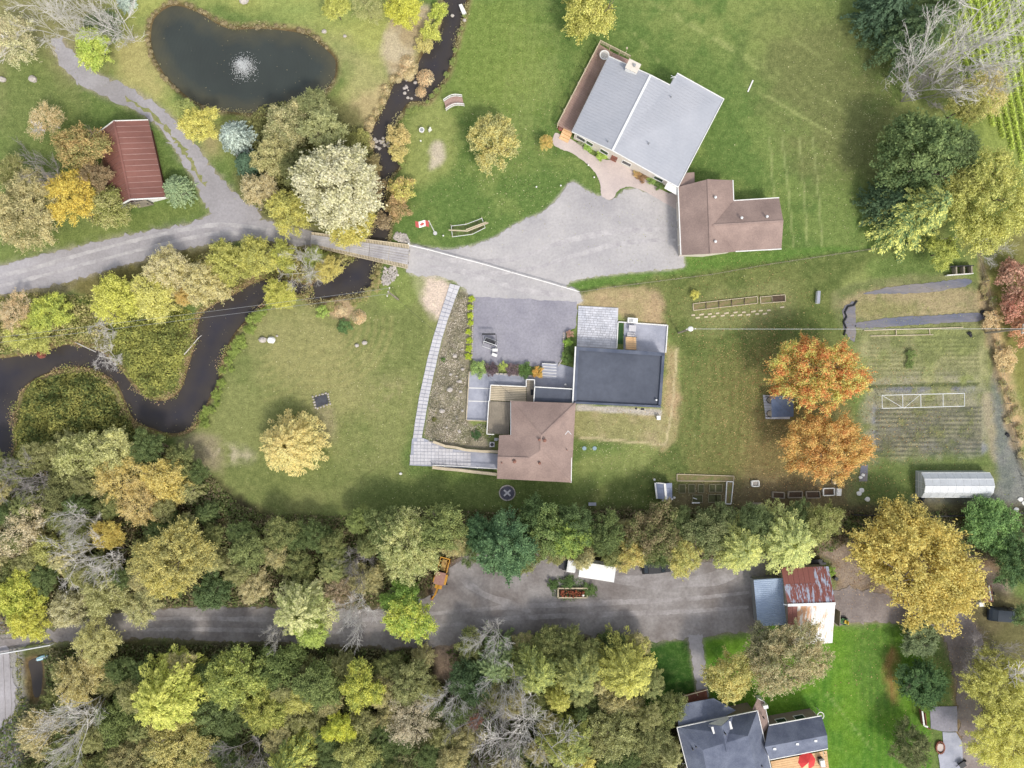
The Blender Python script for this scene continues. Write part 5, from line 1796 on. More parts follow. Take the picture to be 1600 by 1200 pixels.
# ------------------------------------------------------------------ raised beds, stepping stones
def raised_bed(label, px, h=.25, w=.12, mat=None, soil=None, group=None, cat="raised bed", name="raised_bed"):
    q = PX(px, h)
    o = thing(name, label, cat, (*centre(q).to_2d(), 0), group)
    part("soil", MB().prism([(v.x, v.y) for v in inset(q, w)], 0, h * .6), soil or M['soil'], o)
    for a, b in zip(q, q[1:] + q[:1]):
        part("board", MB().bar(a - Vector((0, 0, h / 2)), b - Vector((0, 0, h / 2)), w, h), mat or M['pale_wood'], o)
    return o


gsoil = mottled("bed_soil_weedy", S(140, 122, 92), S(112, 116, 70), 1.5, 6, .2, .98, .3)
row_px = []
ords = ["westernmost", "second from the west", "third from the west", "fourth from the west", "fifth from the west"]
xs = [1083, 1103, 1123, 1143, 1163, 1183.5]
for i in range(5):
    y0, y1 = 474.5 - i * 2.25, 474.5 - (i + 1) * 2.25
    raised_bed(f"shallow weedy raised bed in the terraced row above the stepping stones, {ords[i]}", [(xs[i], y0), (xs[i + 1], y1), (xs[i + 1] + .4, y1 + 10.5), (xs[i] + .6, y0 + 10.5)], .22, .1, None, gsoil, "raised beds above the stepping stones")
raised_bed("green weedy bed near the east end of the terraced row", [(1188, 464), (1206.5, 462.3), (1207, 472.7), (1189, 474)], .22, .1, None, gsoil, "raised beds above the stepping stones")
raised_bed("bare brown bed at the far east end of the terraced row", [(1206.8, 462), (1227, 460.5), (1227.5, 471), (1207.2, 472.5)], .22, .1, None, M['soil'], "raised beds above the stepping stones")
st_px = [(1083, 492.5), (1090, 496.5), (1096, 491.5), (1103, 495.3), (1109, 490.8), (1114.5, 494.6), (1121, 489.6), (1129, 493.3), (1135, 489.4), (1144, 493), (1149, 488.3), (1156, 492.5), (1162, 488), (1169, 491.8), (1177, 486.8), (1183, 490.6), (1188.5, 485.5), (1195, 490.2), (1201, 484.9), (1222, 480)]
for i, (x, y) in enumerate(st_px):
    p = P(x, y)
    solo("stepping_stone", MB().box((p.x, p.y, .03), (.55 + .08 * (i % 3), .24, .06), .1 + .05 * ((i * 7) % 3)), M['pale_wood'], "small pale stepping stone in the staggered double row below the raised beds", "stepping stone", (p.x, p.y, 0), "stepping stones below the raised beds")
p = P(1276.5, 465)
tq = thing("garden_trough", "narrow grey metal trough standing alone on the east lawn", "trough", p)
part("body", MB().box((p.x, p.y, .3), (.42, 1.9, .6), -.06, .95), M['white_metal'], tq)
part("lid", MB().box((p.x, p.y, .62), (.46, 1.95, .05), -.06), M['concrete'], tq)
# frames by the tree line
raised_bed("pale low-walled L-shaped plot, vertical leg by the tree line", [(1136, 752.5), (1146, 753), (1142.5, 787.5), (1134, 787.5)], .3, .12, M['white'], gsoil)
raised_bed("long low plot along the north of the small beds by the coop", [(1058, 741), (1147, 744), (1146.5, 752), (1058, 751.5)], .2, .1, M['pale_wood'], gsoil)
M['bed_board'] = mottled('grey_bed_boards', S(156, 150, 122), S(136, 130, 106), 1, 6, .2, .95)
dsoil = mottled("bed_soil_green", S(92, 96, 62), S(78, 76, 54), 1.5, 6, .2, .98, .3)
for i, (x, y, w_, h_) in enumerate([(1061, 757.5, 10, 13), (1076, 757, 10, 13.5), (1091, 757, 9, 13), (1108.5, 757, 9, 12), (1118.5, 757, 10, 12), (1082, 773.5, 16, 12), (1107, 773, 12, 12), (1119, 773, 8, 12)]):
    lab = ["westernmost small square bed beside the coop", "second small square bed from the coop", "third small square bed from the coop", "fourth small square bed in the upper row by the coop", "fifth small square bed in the upper row, next to the L-shaped plot",
           "wide bed with a white board in the lower row by the coop", "middle square bed in the lower row by the coop", "narrow bed in the lower row next to the L-shaped plot"][i]
    raised_bed(lab, [(x, y), (x + w_, y), (x + w_, y + h_), (x, y + h_)], 0.16, .07, M['bed_board'], dsoil, "small beds beside the coop")
solo("bed_board", MB().bar(P(1081, 785.7, .3), P(1093.5, 785.7, .3), .18, .08).bar(P(1083, 778, .25), P(1089, 780, .25), .12, .06), M['white'], "white boards on the lower bed near the coop", "board", P(1087, 784))
for i, (px, m_, lab) in enumerate([([(1208, 769), (1226, 770), (1226, 779), (1208, 778)], M['old_wood'], "dark planter box in the row under the orange maple, westernmost of four"),
                               ([(1233, 768.5), (1254, 768), (1254, 777.5), (1232, 778)], M['old_wood'], "dark planter box in the row under the orange maple, second of four"),
                               ([(1260, 768.5), (1281, 768), (1282, 778), (1261, 778.5)], M['old_wood'], "dark planter box in the row under the orange maple, third of four"),
                               ([(1287, 763.5), (1304, 763), (1304, 774), (1287, 774.5)], M['white'], "white-framed planter box in the row under the orange maple")]):
    raised_bed(lab, px, .5, .12, m_, M['soil'], "planter boxes under the maple")
p = P(1308, 768)
solo("white_crate", MB().box((p.x, p.y, .35), (.7, 1.1, .7), -.08).box((p.x, p.y + .15, .74), (.5, .5, .08), -.08), M['white'], "white crate at the end of the row of planter boxes", "crate", p)
raised_bed("small square white-framed box on the grass below the fallen leaves", [(1175, 752), (1186, 751.5), (1186.5, 760), (1175.5, 760)], .45, .16, M['white'], M['stone'], None, "planter", "planter_box")
p = P(1300, 752)
solo("garden_post", MB().box((p.x, p.y, .5), (.3, .7, 1.0)), M['pale_wood'], "short pale post at the foot of the orange maple", "post", p)
# coop
c0 = P(1037, 767)
cp = thing("chicken_coop", "small coop with grey-blue roof and bright white ridge strip by the tree line", "coop", c0)
zr, ze = 2.0, 1.45
k0_, k1_ = P(1038.5, 755.5, zr), P(1041, 781, zr)
wl0, wl1, el0, el1 = P(1023.5, 754.5, ze), P(1026.5, 779, ze), P(1050, 754.5, ze), P(1050.5, 778.5, ze)
part("wall", MB().prism(inset([wl0, k0_, el0, el1, k1_, wl1], .12), 0, 1.35), M['dark_metal'], cp)
bl = mottled("coop_roof", S(142, 150, 172), S(126, 134, 156), .6, 5, .06, .5, .05)
for A_, B_, C_, D_ in ((k0_, k1_, wl1, wl0), (k0_, k1_, el1, el0)):
    panels(cp, A_, B_, C_, D_, 3, bl, .05, .02)
part("ridge_strip", MB().bar(k0_ + Vector((0, 0, .05)), k1_ + Vector((0, 0, .05)), .34, .06), M['white'], cp)
part("fascia", MB().bar(wl0, wl1, .22, .1), M['white'], cp)
part("fascia", MB().bar(wl0 + Vector((.1, .02, .1)), k0_, .14, .1), M['white'], cp)
for px, py in ((1022, 749), (1035, 782), (1039.5, 780.5), (1053, 777), (1049.5, 779)):
    p = P(px, py)
    solo("feed_bucket", MB().tube((p.x, p.y, 0), (p.x, p.y, .35), .14, .18, 10), M['white'], "small white bucket beside the coop", "bucket", p, "buckets round the coop")
# gazebo half under the maple
z = 2.3
gzb = thing("garden_gazebo", "blue grey canopied gazebo on a pale deck, half under the maple", "gazebo", P(1217, 636))
d_ = PX([(1192.5, 617), (1236, 619), (1234, 655), (1197, 655)], .25)
for i in range(9):
    t0, t1 = i / 9, (i + 1) / 9 - .01
    part("deck_board", MB().slab([d_[0].lerp(d_[3], t0), d_[1].lerp(d_[2], t0), d_[1].lerp(d_[2], t1), d_[0].lerp(d_[3], t1)], .22), M['pale_concrete'], gzb)
cq = [P(1205, 620, z), P(1240, 621, z), P(1240, 651, z), P(1206, 652, z)]
pk = P(1222, 636, z + .55)
cm = mottled("canopy_cloth", S(104, 116, 140), S(88, 100, 124), .6, 4, .05, .8, .05)
for a, b in zip(cq, cq[1:] + cq[:1]):
    part("canopy_panel", MB().slab([a, b, pk], .05), cm, gzb)
for a in cq:
    part("post", MB().box((a.x * .998, a.y, z / 2), (.1, .1, z)), M['dark_metal'], gzb)
for py in (625, 646):
    m = MB()
    for k in range(7):
        a0, a1 = math.pi * (.5 + k / 7), math.pi * (.5 + (k + 1) / 7)
        c = P(1205, py, .6)
        m.bar((c.x + .75 * math.cos(a0), c.y + .55 * math.sin(a0), .7), (c.x + .75 * math.cos(a1), c.y + .55 * math.sin(a1), .7), .07, .1)
    ch_ = thing("deck_chair", f"round-backed dark chair on the gazebo deck, {'north' if py < 630 else 'south'} one", "chair", P(1203, py, .25))
    part("backrest", m, M['dark_metal'], ch_)
    c = P(1203, py, .6)
    part("seat", MB().disc((c.x, c.y, .62), .45, .06, 12), M['old_wood'], ch_)
    for k in range(3):
        part("leg", MB().tube((c.x + .35 * math.cos(k * 2.1), c.y + .35 * math.sin(k * 2.1), .25), (c.x + .35 * math.cos(k * 2.1), c.y + .35 * math.sin(k * 2.1), .62), .03, n=6), M['dark_metal'], ch_)

# ------------------------------------------------------------------ swing seat on the pad
sw0 = P(764, 538)
swg = thing("swing_seat", "metal-framed garden swing seat with white cushions on the dark gravel pad", "swing", sw0)
A_, B_ = P(756, 533, 1.9), P(776, 540, 1.9)
part("top_bar", MB().tube(A_, B_, .05, n=6), M['white_metal'], swg)
dirp = Vector((.35, .95, 0))
for q in (A_, B_):
    for s in (-1, 1):
        f_ = Vector((q.x + dirp.x * s * .75, q.y + dirp.y * s * .75, .03))
        part("leg", MB().tube(f_, q, .045, n=6), M['white_metal'], swg)
for s in (-1, 1):
    a, b = Vector((A_.x, A_.y, .08)) + dirp * s * .72, Vector((B_.x, B_.y, .08)) + dirp * s * .72
    part("foot_bar", MB().tube(a, b, .04, n=6), M['white_metal'], swg)
cen = (A_ + B_) / 2
u_ = (B_ - A_).normalized()
rz = math.atan2(u_.y, u_.x)
cen = Vector((cen.x, cen.y, 0))
part("seat", MB().box((cen.x - .1, cen.y + .25, .5), (1.7, .6, .06), rz), M['dark_metal'], swg)
part("backrest", MB().box((cen.x + .12, cen.y + .6, .85), (1.7, .1, .6), rz), M['dark_metal'], swg)
for s in (-.7, .7):
    part("hanger", MB().tube(cen + u_ * s + Vector((0, .25, .5)), cen + u_ * s + Vector((0, 0, 1.9)), .02, n=5), M['white_metal'], swg)
part("shadow_bars", MB().bar(P(753, 522, 1.5), P(774, 522, 1.5), .25, .05).bar(P(775, 522, 1.5), P(776, 545, 1.5), .07, .05).bar(P(753, 523, 1.5), P(755, 540, 1.5), .07, .05), M['dark_metal'], swg)  # dark bars standing in for the shadow lines of the swing frame
for px, py, rz_ in ((773.5, 547, 0), (772.5, 554.5, -.35)):
    p = P(px, py, .45)
    cs_ = thing("footstool", "pale cushioned footstool by the swing seat, " + ("nearer the swing" if py < 550 else "farther from the swing"), "stool", (p.x, p.y, .055))
    part("cushion", MB().box((p.x, p.y, .5), (.85, .48, .12), rz_, .92), M['white'], cs_)
    for sx in (-1, 1):
        for sy in (-1, 1):
            part("leg", MB().box((p.x + sx * .33, p.y + sy * .16, .25), (.05, .05, .4)), M['dark_metal'], cs_)

# ------------------------------------------------------------------ fire pits, boulders, stones
def stone_thing(name, label, px, py, r, mat, seed, cat="boulder", z=0.0, group=None, flat=.7):
    p = P(px, py)
    return solo(name, MB().ball((p.x, p.y, z + r * flat * .5), (r, r * .85, r * flat), seed, 9, 6, .14), mat, label, cat, (p.x, p.y, z), group)


stone_thing("boulder", "pale boulder on the creek-side lawn, west one of the pair", 411, 531, .62, M['stone'], 1)
stone_thing("boulder", "large white boulder on the creek-side lawn, east one of the pair", 424.5, 531, .68, M['white'], 2)
stone_thing("boulder", "small stone beside the white boulder pair", 433, 525, .2, M['stone'], 3)
stone_thing("boulder", "grey rock by the spiky plant on the lawn", 570, 535.5, .42, M['stone'], 4)
stone_thing("boulder", "low grey rock west of the rock by the spiky plant", 558, 540, .35, M['stone'], 5)
stone_thing("boulder", "pale boulder at the west edge of the upper lawn", 5, 125, .55, M['stone'], 6)
stone_thing("boulder", "brownish boulder on the upper lawn near the track", 52.5, 124.5, .65, M['stone'], 7)
stone_thing("boulder", "pale rock on the lawn northeast of the pond", 507, 50, .4, M['stone'], 8)
stone_thing("boulder", "small pale rock further east of the pond", 539, 57, .3, M['stone'], 9)
stone_thing("boulder", "large pale rock at the top edge above the pond", 382, 1, .8, M['stone'], 10)
stone_thing("boulder", "single pale stone near the lawn south of the slab court", 626, 740, .25, M['white'], 11)
rr = random.Random(12)
for k in range(24):
    a = rr.uniform(0, 6.28)
    q = rr.random() ** .5
    x, y = 594 + 15 * q * math.cos(a), 221 + 11 * q * math.sin(a)
    stone_thing("creek_rock", "pale rock in the rubble dam across the creek", x, y, rr.uniform(.18, .36), M['stone'], 30 + k, "rock", WZ - .08, "rocks of the creek dam")
for k in range(12):
    x, y = 637 + rr.uniform(-6, 12), 118 + k * 3.2 + rr.uniform(-2, 2)
    stone_thing("creek_rock", "pale rock beside the grassy islet in the creek", x, y, rr.uniform(.15, .3), M['stone'], 60 + k, "rock", WZ - .05, "rocks by the creek islet")
for k in range(7):
    stone_thing("creek_rock", "pale rock at the creek's narrow bend by the brown bank", 574 + rr.uniform(-3, 4), 196 + k * 4, rr.uniform(.18, .28), M['stone'], 80 + k, "rock", WZ + .1, "rocks at the creek bend")
p = P(722, 17)
solo("bank_board", MB().prism(PX([(717, 9), (722, 8), (729, 22), (724, 27)]), 0, .35), M['white'], "white slab leaning on the creek bank at the top edge", "slab", p)
for x, y in ((707, 25), (726, 32)):
    stone_thing("boulder", f"pale stone on the creek bank {'west' if x < 715 else 'just south'} of the white slab", x, y, .3, M['stone'], int(x))
for k in range(22):
    x, y, r = rr.uniform(690, 725), rr.uniform(535, 690), rr.uniform(.12, .34)
    if k < 9:
        x, y, r = [(711, 556, .4), (722, 546, .22), (723, 577, .3), (719, 596, .35), (703, 609, .5), (691, 642, .45), (720, 612, .28), (698, 668, .22), (692, 539, .35)][k]
    if in_poly((x, y), [(716, 520), (732, 520), (732, 680), (668, 682), (674, 625), (690, 560)]):
        stone_thing("slope_rock", "pale rock on the scrubby slope between slab walk and terrace", x, y, r, M['stone'], 100 + k, "rock", 0, "rocks on the scrubby slope")
# stone edging of the pad
rr = random.Random(4)
for (a, b, n) in (((739, 468), (737.5, 560), 26), ((881, 519), (879, 560), 12), ((879, 560), (872, 572), 5)):
    for i in range(n):
        t = (i + .5) / n
        p = P(a[0] + (b[0] - a[0]) * t, a[1] + (b[1] - a[1]) * t)
        solo("edging_stone", MB().box((p.x, p.y, .1), (.22, .30, .22), rr.uniform(-.2, .2), .85), M['stone'], "pale edging stone along the side of the dark gravel pad", "edging stone", (p.x, p.y, 0), "edging stones of the gravel pad")
for (a, b, n) in (((748, 582), (838, 588), 14),):
    for i in range(n):
        t = (i + .5) / n
        p = P(a[0] + (b[0] - a[0]) * t, a[1] + (b[1] - a[1]) * t)
        solo("edging_stone", MB().box((p.x, p.y, .16), (.5, .28, .34), rr.uniform(-.1, .1), .85), M['stone'], "pale stone edging the shrub bed above the concrete terrace", "edging stone", (p.x, p.y, 0), "edging stones of the shrub bed")

fp0 = P(503, 627)
fpit = thing("fire_pit", "dark square fire pit ringed with pale stones on the creek-side lawn", "fire pit", fp0)
part("slab", MB().prism(PX([(491, 621), (510, 616), (514, 630), (495, 637)]), 0, .1), mottled("charcoal", S(84, 86, 92), S(70, 70, 76), 1, 6, .2, .95, .3), fpit)
rr = random.Random(8)
for k in range(18):
    t = k / 18
    pts = [(489, 620), (512, 614), (516, 631), (494, 639)]
    s_ = t * 4
    a, b = pts[int(s_)], pts[(int(s_) + 1) % 4]
    q = lerp2(a, b, s_ - int(s_))
    p = P(*q)
    part("rim_stone", MB().ball((p.x, p.y, .08), (rr.uniform(.13, .24), rr.uniform(.13, .2), .14), k, 7, 5, .2), M['stone'], fpit)
fc = P(792.5, 770)
fr_ = thing("paved_fire_ring", "round dark fire ring with a pale rim and crossed logs, south of the brown house", "fire ring", fc)
part("hearth", MB().disc((fc.x, fc.y, 0), 1.1, .06, 20), mottled("ash", S(104, 104, 116), S(90, 88, 98), 1, 6, .15, .95, .3), fr_)
for k in range(16):
    a = 2 * math.pi * (k + .5) / 16
    part("rim_block", MB().box((fc.x + 1.2 * math.cos(a), fc.y + 1.15 * math.sin(a), .1), (.16, .42, .2), a), M['stone'], fr_)
for s in (1, -1):
    part("log", MB().bar((fc.x - .5, fc.y - .45 * s, .16 + .04 * s), (fc.x + .5, fc.y + .45 * s, .16 + .04 * s), .26, .12), M['pale_concrete'], fr_)
for px, lab in ((913, "pale blue round tank lid in the grass, nearer the brown house"), (929, "pale grey round tank lid in the grass, farther from the brown house")):
    p = P(px, 700.5)
    solo("tank_lid", MB().disc((p.x, p.y, 0), .32, .08, 18).disc((p.x, p.y, .08), .1, .03, 8), plain("lid_plastic_%d" % px, S(150, 172, 184), .5), lab, "lid", p)
p = P(1028, 652.5)
uw = thing("meter_box", "small white box on the dry grass south of the flat roof", "box", p)
part("body", MB().box((p.x, p.y, .3), (.55, .6, .6)), M['white'], uw)
part("lid", MB().box((p.x, p.y, .62), (.6, .66, .05)), M['white_metal'], uw)
p = P(769, 694)
hv = thing("heat_pump", "square grey fan unit in the scrub beside the slab court", "heat pump", p)
part("casing", MB().box((p.x, p.y, .35), (.75, .75, .7)), M['pale_concrete'], hv)
part("fan_grille", MB().disc((p.x, p.y, .7), .28, .03, 14), M['dark_metal'], hv)
p = P(775, 686)
solo("utility_box", MB().box((p.x, p.y, .4), (.5, .45, .8)).box((p.x + .3, p.y + .05, .5), (.2, .3, .5)), M['grey_metal'], "small grey utility box against the brown house's west wall", "box", p)
p = P(883, 601)
solo("terrace_lamp", MB().tube((p.x, p.y, 0), (p.x, p.y, .6), .05, n=6).ball((p.x, p.y, .75), (.2, .2, .2), 2, 10, 7, 0), M['white'], "round white lamp on the terrace by the link roof", "lamp", p)
for px, py in ((876, 318 - 27), (919, 259), (928, 278), (838, 293), (693, 369)):
    p = P(px, py)
    solo("lawn_light", MB().tube((p.x, p.y, 0), (p.x, p.y, .35), .03, n=6).ball((p.x, p.y, .4), (.14, .14, .1), px, 8, 5, 0), M['white'], "tiny white ground light near the drive and front walk", "light", p, "ground lights near the drive")

# ------------------------------------------------------------------ backhoe loader (built along its own axis)
bh0 = P(690, 898)
bk = thing("backhoe_loader", "old yellow backhoe loader with brown cab roof parked on the yard", "backhoe", bh0, None, math.radians(-14))
Y, R_, D_ = M['yellow'], M['rust'], M['dark_metal']
part("chassis", MB().box((0, .3, .85), (1.1, 4.4, .5)), Y, bk, True)
part("hood", MB().box((0, 2.0, 1.4), (.75, 1.9, .7), 0, .9), mottled("faded_yellow", (.45, .30, .10), (.36, .22, .08), 1, 6, .2, .8, .1), bk, True)
part("cab", MB().box((0, .2, 1.75), (1.35, 1.5, 1.6), 0, .94), D_, bk, True)
part("cab_roof", MB().box((-.05, .15, 2.62), (1.55, 1.95, .14)), mottled("cab_roof_paint", S(168, 132, 120), S(150, 112, 100), 1.2, 6, .15, .85, .1), bk, True)
for sx in (-1, 1):
    part("loader_arm", MB().bar((sx * .72, .9, 1.6), (sx * .72, 3.1, 1.45), .14, .3), Y, bk, True)
part("loader_frame", MB().bar((-.79, 3.05, 1.45), (.79, 3.05, 1.45), .16, .25), Y, bk, True)
part("fender", MB().box((.85, -.15, 1.55), (.35, 1.6, .12)), Y, bk, True)
part("fender", MB().box((-.85, -.15, 1.45), (.35, 1.6, .12)), Y, bk, True)
bu = MB()
bu.bar((.1, 4.2, .45), (1.7, 4.0, .45), .7, .55)
part("loader_bucket", bu, mottled("bucket_paint", S(200, 120, 70), S(160, 90, 60), 1, 6, .2, .8, .1), bk, True)
for sx in (-1, 1):
    w = MB().tube((sx * .62, -.3, .75), (sx * 1.02, -.3, .75), .75, n=16)
    wo_ = part("rear_wheel", w, M['tyre'], bk, True)
    part("hub", MB().tube((sx * 1.02, -.3, .75), (sx * 1.06, -.3, .75), .35, n=12), Y, wo_, True)
    w = MB().tube((sx * .6, 2.3, .5), (sx * .9, 2.3, .5), .5, n=14)
    wo_ = part("front_wheel", w, M['tyre'], bk, True)
    part("hub", MB().tube((sx * .9, 2.3, .5), (sx * .94, 2.3, .5), .25, n=12), Y, wo_, True)
part("backhoe_boom", MB().bar((.05, -.9, 1.5), (-.15, -2.4, 2.5), .28, .34), Y, bk, True)
part("dipper_arm", MB().bar((-.15, -2.4, 2.5), (-.5, -3.6, 1.2), .2, .26), Y, bk, True)
part("digger_bucket", MB().bar((-.5, -3.6, 1.2), (-.55, -3.6, .5), .5, .5), R_, bk, True)
part("stabilizer", MB().bar((.6, -1.0, .8), (1.2, -1.25, .15), .18, .18), D_, bk, True)
part("stabilizer", MB().bar((-.6, -1.0, .8), (-1.1, -1.25, .15), .18, .18), D_, bk, True)
part("exhaust", MB().tube((.2, 2.3, 1.7), (.2, 2.3, 2.4), .06, n=8), D_, bk, True)

# ------------------------------------------------------------------ white box truck
t0_ = P(933, 893, 2.8)
tk = thing("box_truck", "white box truck parked under the trees at the yard's north side", "truck", (t0_.x, t0_.y, 0), None, math.radians(-9))
W = M['white']
part("cargo_box", MB().box((0, 0, 1.95), (5.3, 2.35, 2.2)), W, tk, True)
for x in (-2.68, 2.68):
    part("roof_edge", MB().box((x, 0, 3.0), (.08, 2.4, .14)), M['white_metal'], tk, True)
cbx = part("cab", MB().box((-3.9, 0, 1.35), (1.4, 2.0, 1.7), 0, .92), W, tk, True)
part("windscreen", MB().bar((-4.5, 0, 2.12), (-4.72, 0, 1.5), 1.7, .04), M['glass'], cbx, True)
part("cab_roof", MB().box((-3.8, 0, 2.23), (1.2, 1.6, .05)), M['white_metal'], tk, True)
part("hood", MB().box((-5.1, 0, .95), (1.2, 1.8, .75), 0, .92), M['dark_metal'], tk, True)
part("chassis", MB().box((-1, 0, .62), (7.0, 1.0, .25)), D_, tk, True)
for x in (-4.7, 1.6):
    for s in (-1, 1):
        w = part("wheel", MB().tube((x, s * .75, .42), (x, s * 1.1, .42), .42, n=14), M['tyre'], tk, True)
        part("rim", MB().tube((x, s * 1.1, .42), (x, s * 1.13, .42), .22, n=10), M['grey_metal'], w, True)
for s in (-1, 1):
    part("mirror", MB().box((-4.7, s * 1.2, 1.75), (.12, .22, .35)), D_, tk, True)
    part("headlight", MB().box((-5.7, s * .65, .9), (.06, .3, .2)), M['white_metal'], tk, True)


def make_car(label, cat, loc, rz, paint, name="parked_car", L=4.5, W_=1.8, H_=1.5):
    o = thing(name, label, cat, loc, None, rz)
    prof = [(-L / 2, .35), (L / 2, .35), (L / 2, .7), (L / 2 - .9, .85), (L / 2 - 1.7, H_), (-L / 2 + .9, H_), (-L / 2 + .15, .95), (-L / 2, .8)]
    vs = [(x, -W_ / 2 * (1 if z < 1 else .86), z) for x, z in prof] + [(x, W_ / 2 * (1 if z < 1 else .86), z) for x, z in prof]
    n = len(prof)
    fs = [tuple(range(n)), tuple(range(2 * n - 1, n - 1, -1))] + [(i, i + n, (i + 1) % n + n, (i + 1) % n) for i in range(n)]
    part("body", MB().add(vs, fs), paint, o, True)
    part("windscreen", MB().bar((L / 2 - .98, 0, .95), (L / 2 - 1.62, 0, H_ - .03), W_ * .8, .06), M['glass'], o, True)
    part("rear_window", MB().bar((-L / 2 + .32, 0, 1.05), (-L / 2 + .82, 0, H_ - .05), W_ * .76, .06), M['glass'], o, True)
    for s in (-1, 1):
        part("side_window", MB().bar((L / 2 - 1.75, s * W_ * .455, 1.18), (-L / 2 + .95, s * W_ * .455, 1.18), .05, .38), M['glass'], o, True)
        part("headlight", MB().box((L / 2 + .01, s * W_ * .36, .66), (.05, .32, .14)), M['white_metal'], o, True)
    for x in (-L / 2 + .85, L / 2 - .85):
        for s in (-1, 1):
            w = part("wheel", MB().tube((x, s * (W_ / 2 - .2), .33), (x, s * (W_ / 2 + .02), .33), .33, n=14), M['tyre'], o, True)
            part("rim", MB().tube((x, s * (W_ / 2 + .02), .33), (x, s * (W_ / 2 + .04), .33), .2, n=10), M['grey_metal'], w, True)
    return o


navy = plain("dark_navy_paint", (.03, .04, .055), .3)
make_car("black car mostly hidden under the orange-tipped trees by the yard", "car", P(1024, 884, 0), math.radians(4), M['black'])
make_car("dark blue car half hidden under green trees at the right edge", "car", P(1563, 958, 0), math.radians(-4), navy, "parked_car", 4.7, 2.0, 1.6)
tl0 = P(1539, 926)
tl_ = thing("utility_trailer", "brown-bedded trailer with white side rails under the big yellow tree", "trailer", tl0)
part("bed", MB().box((tl0.x, tl0.y, .6), (1.5, 2.6, .12), .12), M['rust'], tl_)
for s in (-1, 1):
    part("side_rail", MB().bar(P(1538 + s * 9 - 2, 915, .95), P(1538 + s * 9 + 2, 938, .95), .16, .12), M['white'], tl_)
    w = part("wheel", MB().tube((tl0.x + s * .8, tl0.y, .35), (tl0.x + s * 1.0, tl0.y, .35), .35, n=12), M['tyre'], tl_)
part("tongue", MB().bar((tl0.x, tl0.y + 1.3, .55), (tl0.x - .2, tl0.y + 2.4, .5), .1, .1), D_, tl_)
p = P(1529, 942)
solo("white_cooler", MB().box((p.x, p.y, .35), (.75, .6, .7), .1).box((p.x, p.y, .74), (.8, .65, .08), .1), M['white'], "white cooler on the ground beside the brown-bedded trailer", "cooler", p)
# lawn tractor
p = P(1314.5, 968.5)
lt_ = thing("lawn_tractor", "green and yellow ride-on mower by the rusty barn's corner", "mower", p, None, math.radians(165))
gp_ = plain("tractor_green", (.06, .16, .05), .5)
part("hood", MB().box((.65, 0, .6), (.9, .6, .4), 0, .9), gp_, lt_, True)
part("body", MB().box((-.25, 0, .4), (1.0, .8, .25)), gp_, lt_, True)
part("seat", MB().box((-.4, 0, .68), (.45, .5, .12)).box((-.62, 0, .9), (.1, .5, .4)), plain("tractor_yellow", (.6, .42, .04), .6), lt_, True)
part("steering_wheel", MB().tube((.12, 0, .95), (.1, 0, .99), .2, n=12), M['black'], lt_, True)
part("mower_deck", MB().box((.15, 0, .2), (.8, 1.15, .16)), M['black'], lt_, True)
for x, r in ((-.5, .26), (.8, .19)):
    for s in (-1, 1):
        part("wheel", MB().tube((x, s * .38, r), (x, s * .56, r), r, n=12), M['tyre'], lt_, True)
# things around the barn
p = P(1268, 882)
solo("scrap_pile", MB().bar(P(1250, 878, .4), P(1284, 876, .4), .5, .5).bar(P(1262, 882, .3), P(1290, 880, .3), .35, .3).bar(P(1255, 874, .6), P(1270, 880, .8), .2, .2), M['dark_metal'], "dark scrap timber stacked behind the rusty barn", "scrap", p)
p = P(1303, 902)
solo("oil_drum", MB().tube((p.x, p.y, 0), (p.x, p.y, .9), .3, n=14), M['dark_metal'], "dark drum at the rusty barn's east wall", "drum", p)
# planter on the yard
pb = raised_bed("pale-framed planter of red flowers in a weed patch on the yard", [(872, 919.5), (917.5, 919.5), (917.5, 934), (872, 934)], .55, .18, M['pale_wood'], M['soil'], None, "planter", "flower_planter")
fm = MB()
rr = random.Random(2)
for k in range(70):
    x, y = rr.uniform(876, 914), rr.uniform(922, 932)
    p = P(x, y, .5)
    fm.ball((p.x, p.y, rr.uniform(.5, .75)), (rr.uniform(.1, .2),) * 3, k, 5, 4, .3)
part("flowers", fm, mottled("red_flowers", S(160, 84, 64), S(96, 70, 44), 2.5, 6, .3, .9), pb, kind="stuff")
part("white_flower", MB().ball((P(911, 930, .6).x, P(911, 930, .6).y, .75), (.22, .18, .16), 4), M['white'], pb)
# guard rail and boat by the rail bed
fence("guard_rail", "white guard rail along the lane at the bottom left corner", "guard rail", [(-40, 1026), (0, 1019.5), (40, 1013), (84, 1005)], 0.0, 2.6, M['white_metal'], (.5, .78), (.14, .9), (.14, .26))
bp_ = P(68, 1027)
bo = thing("rowing_boat", "pale blue upturned boat beside the small dark pond", "boat", (bp_.x, bp_.y, 0), None, math.radians(17))
hull = []
for x, w in ((-.95, .28), (-.5, .34), (0, .36), (.5, .28), (.95, .04)):
    hull.append([(x, -w, 0), (x, -w * .8, .25), (x, 0, .36), (x, w * .8, .25), (x, w, 0)])
vs = [v for r in hull for v in r]
fs = []
for i in range(4):
    for j in range(4):
        k = i * 5 + j
        fs.append((k, k + 5, k + 6, k + 1))
fs += [(0, 1, 2, 3, 4), (24, 23, 22, 21, 20)]
part("hull", MB().add(vs, fs), plain("pale_blue_hull", S(170, 210, 224), .4), bo, True)
part("keel", MB().bar((-.95, 0, .38), (.9, 0, .38), .06, .06), M['white'], bo, True)
# rails on the rail bed
for x in (4, 14):
    solo("track_rut", MB().bar(P(x, 1022, .08), P(x + 8, 1220, .08), .16, .1), M['lane'], f"long gravel ridge on the track bed, {'west' if x < 8 else 'east'} one", "ridge", P(x, 1100))
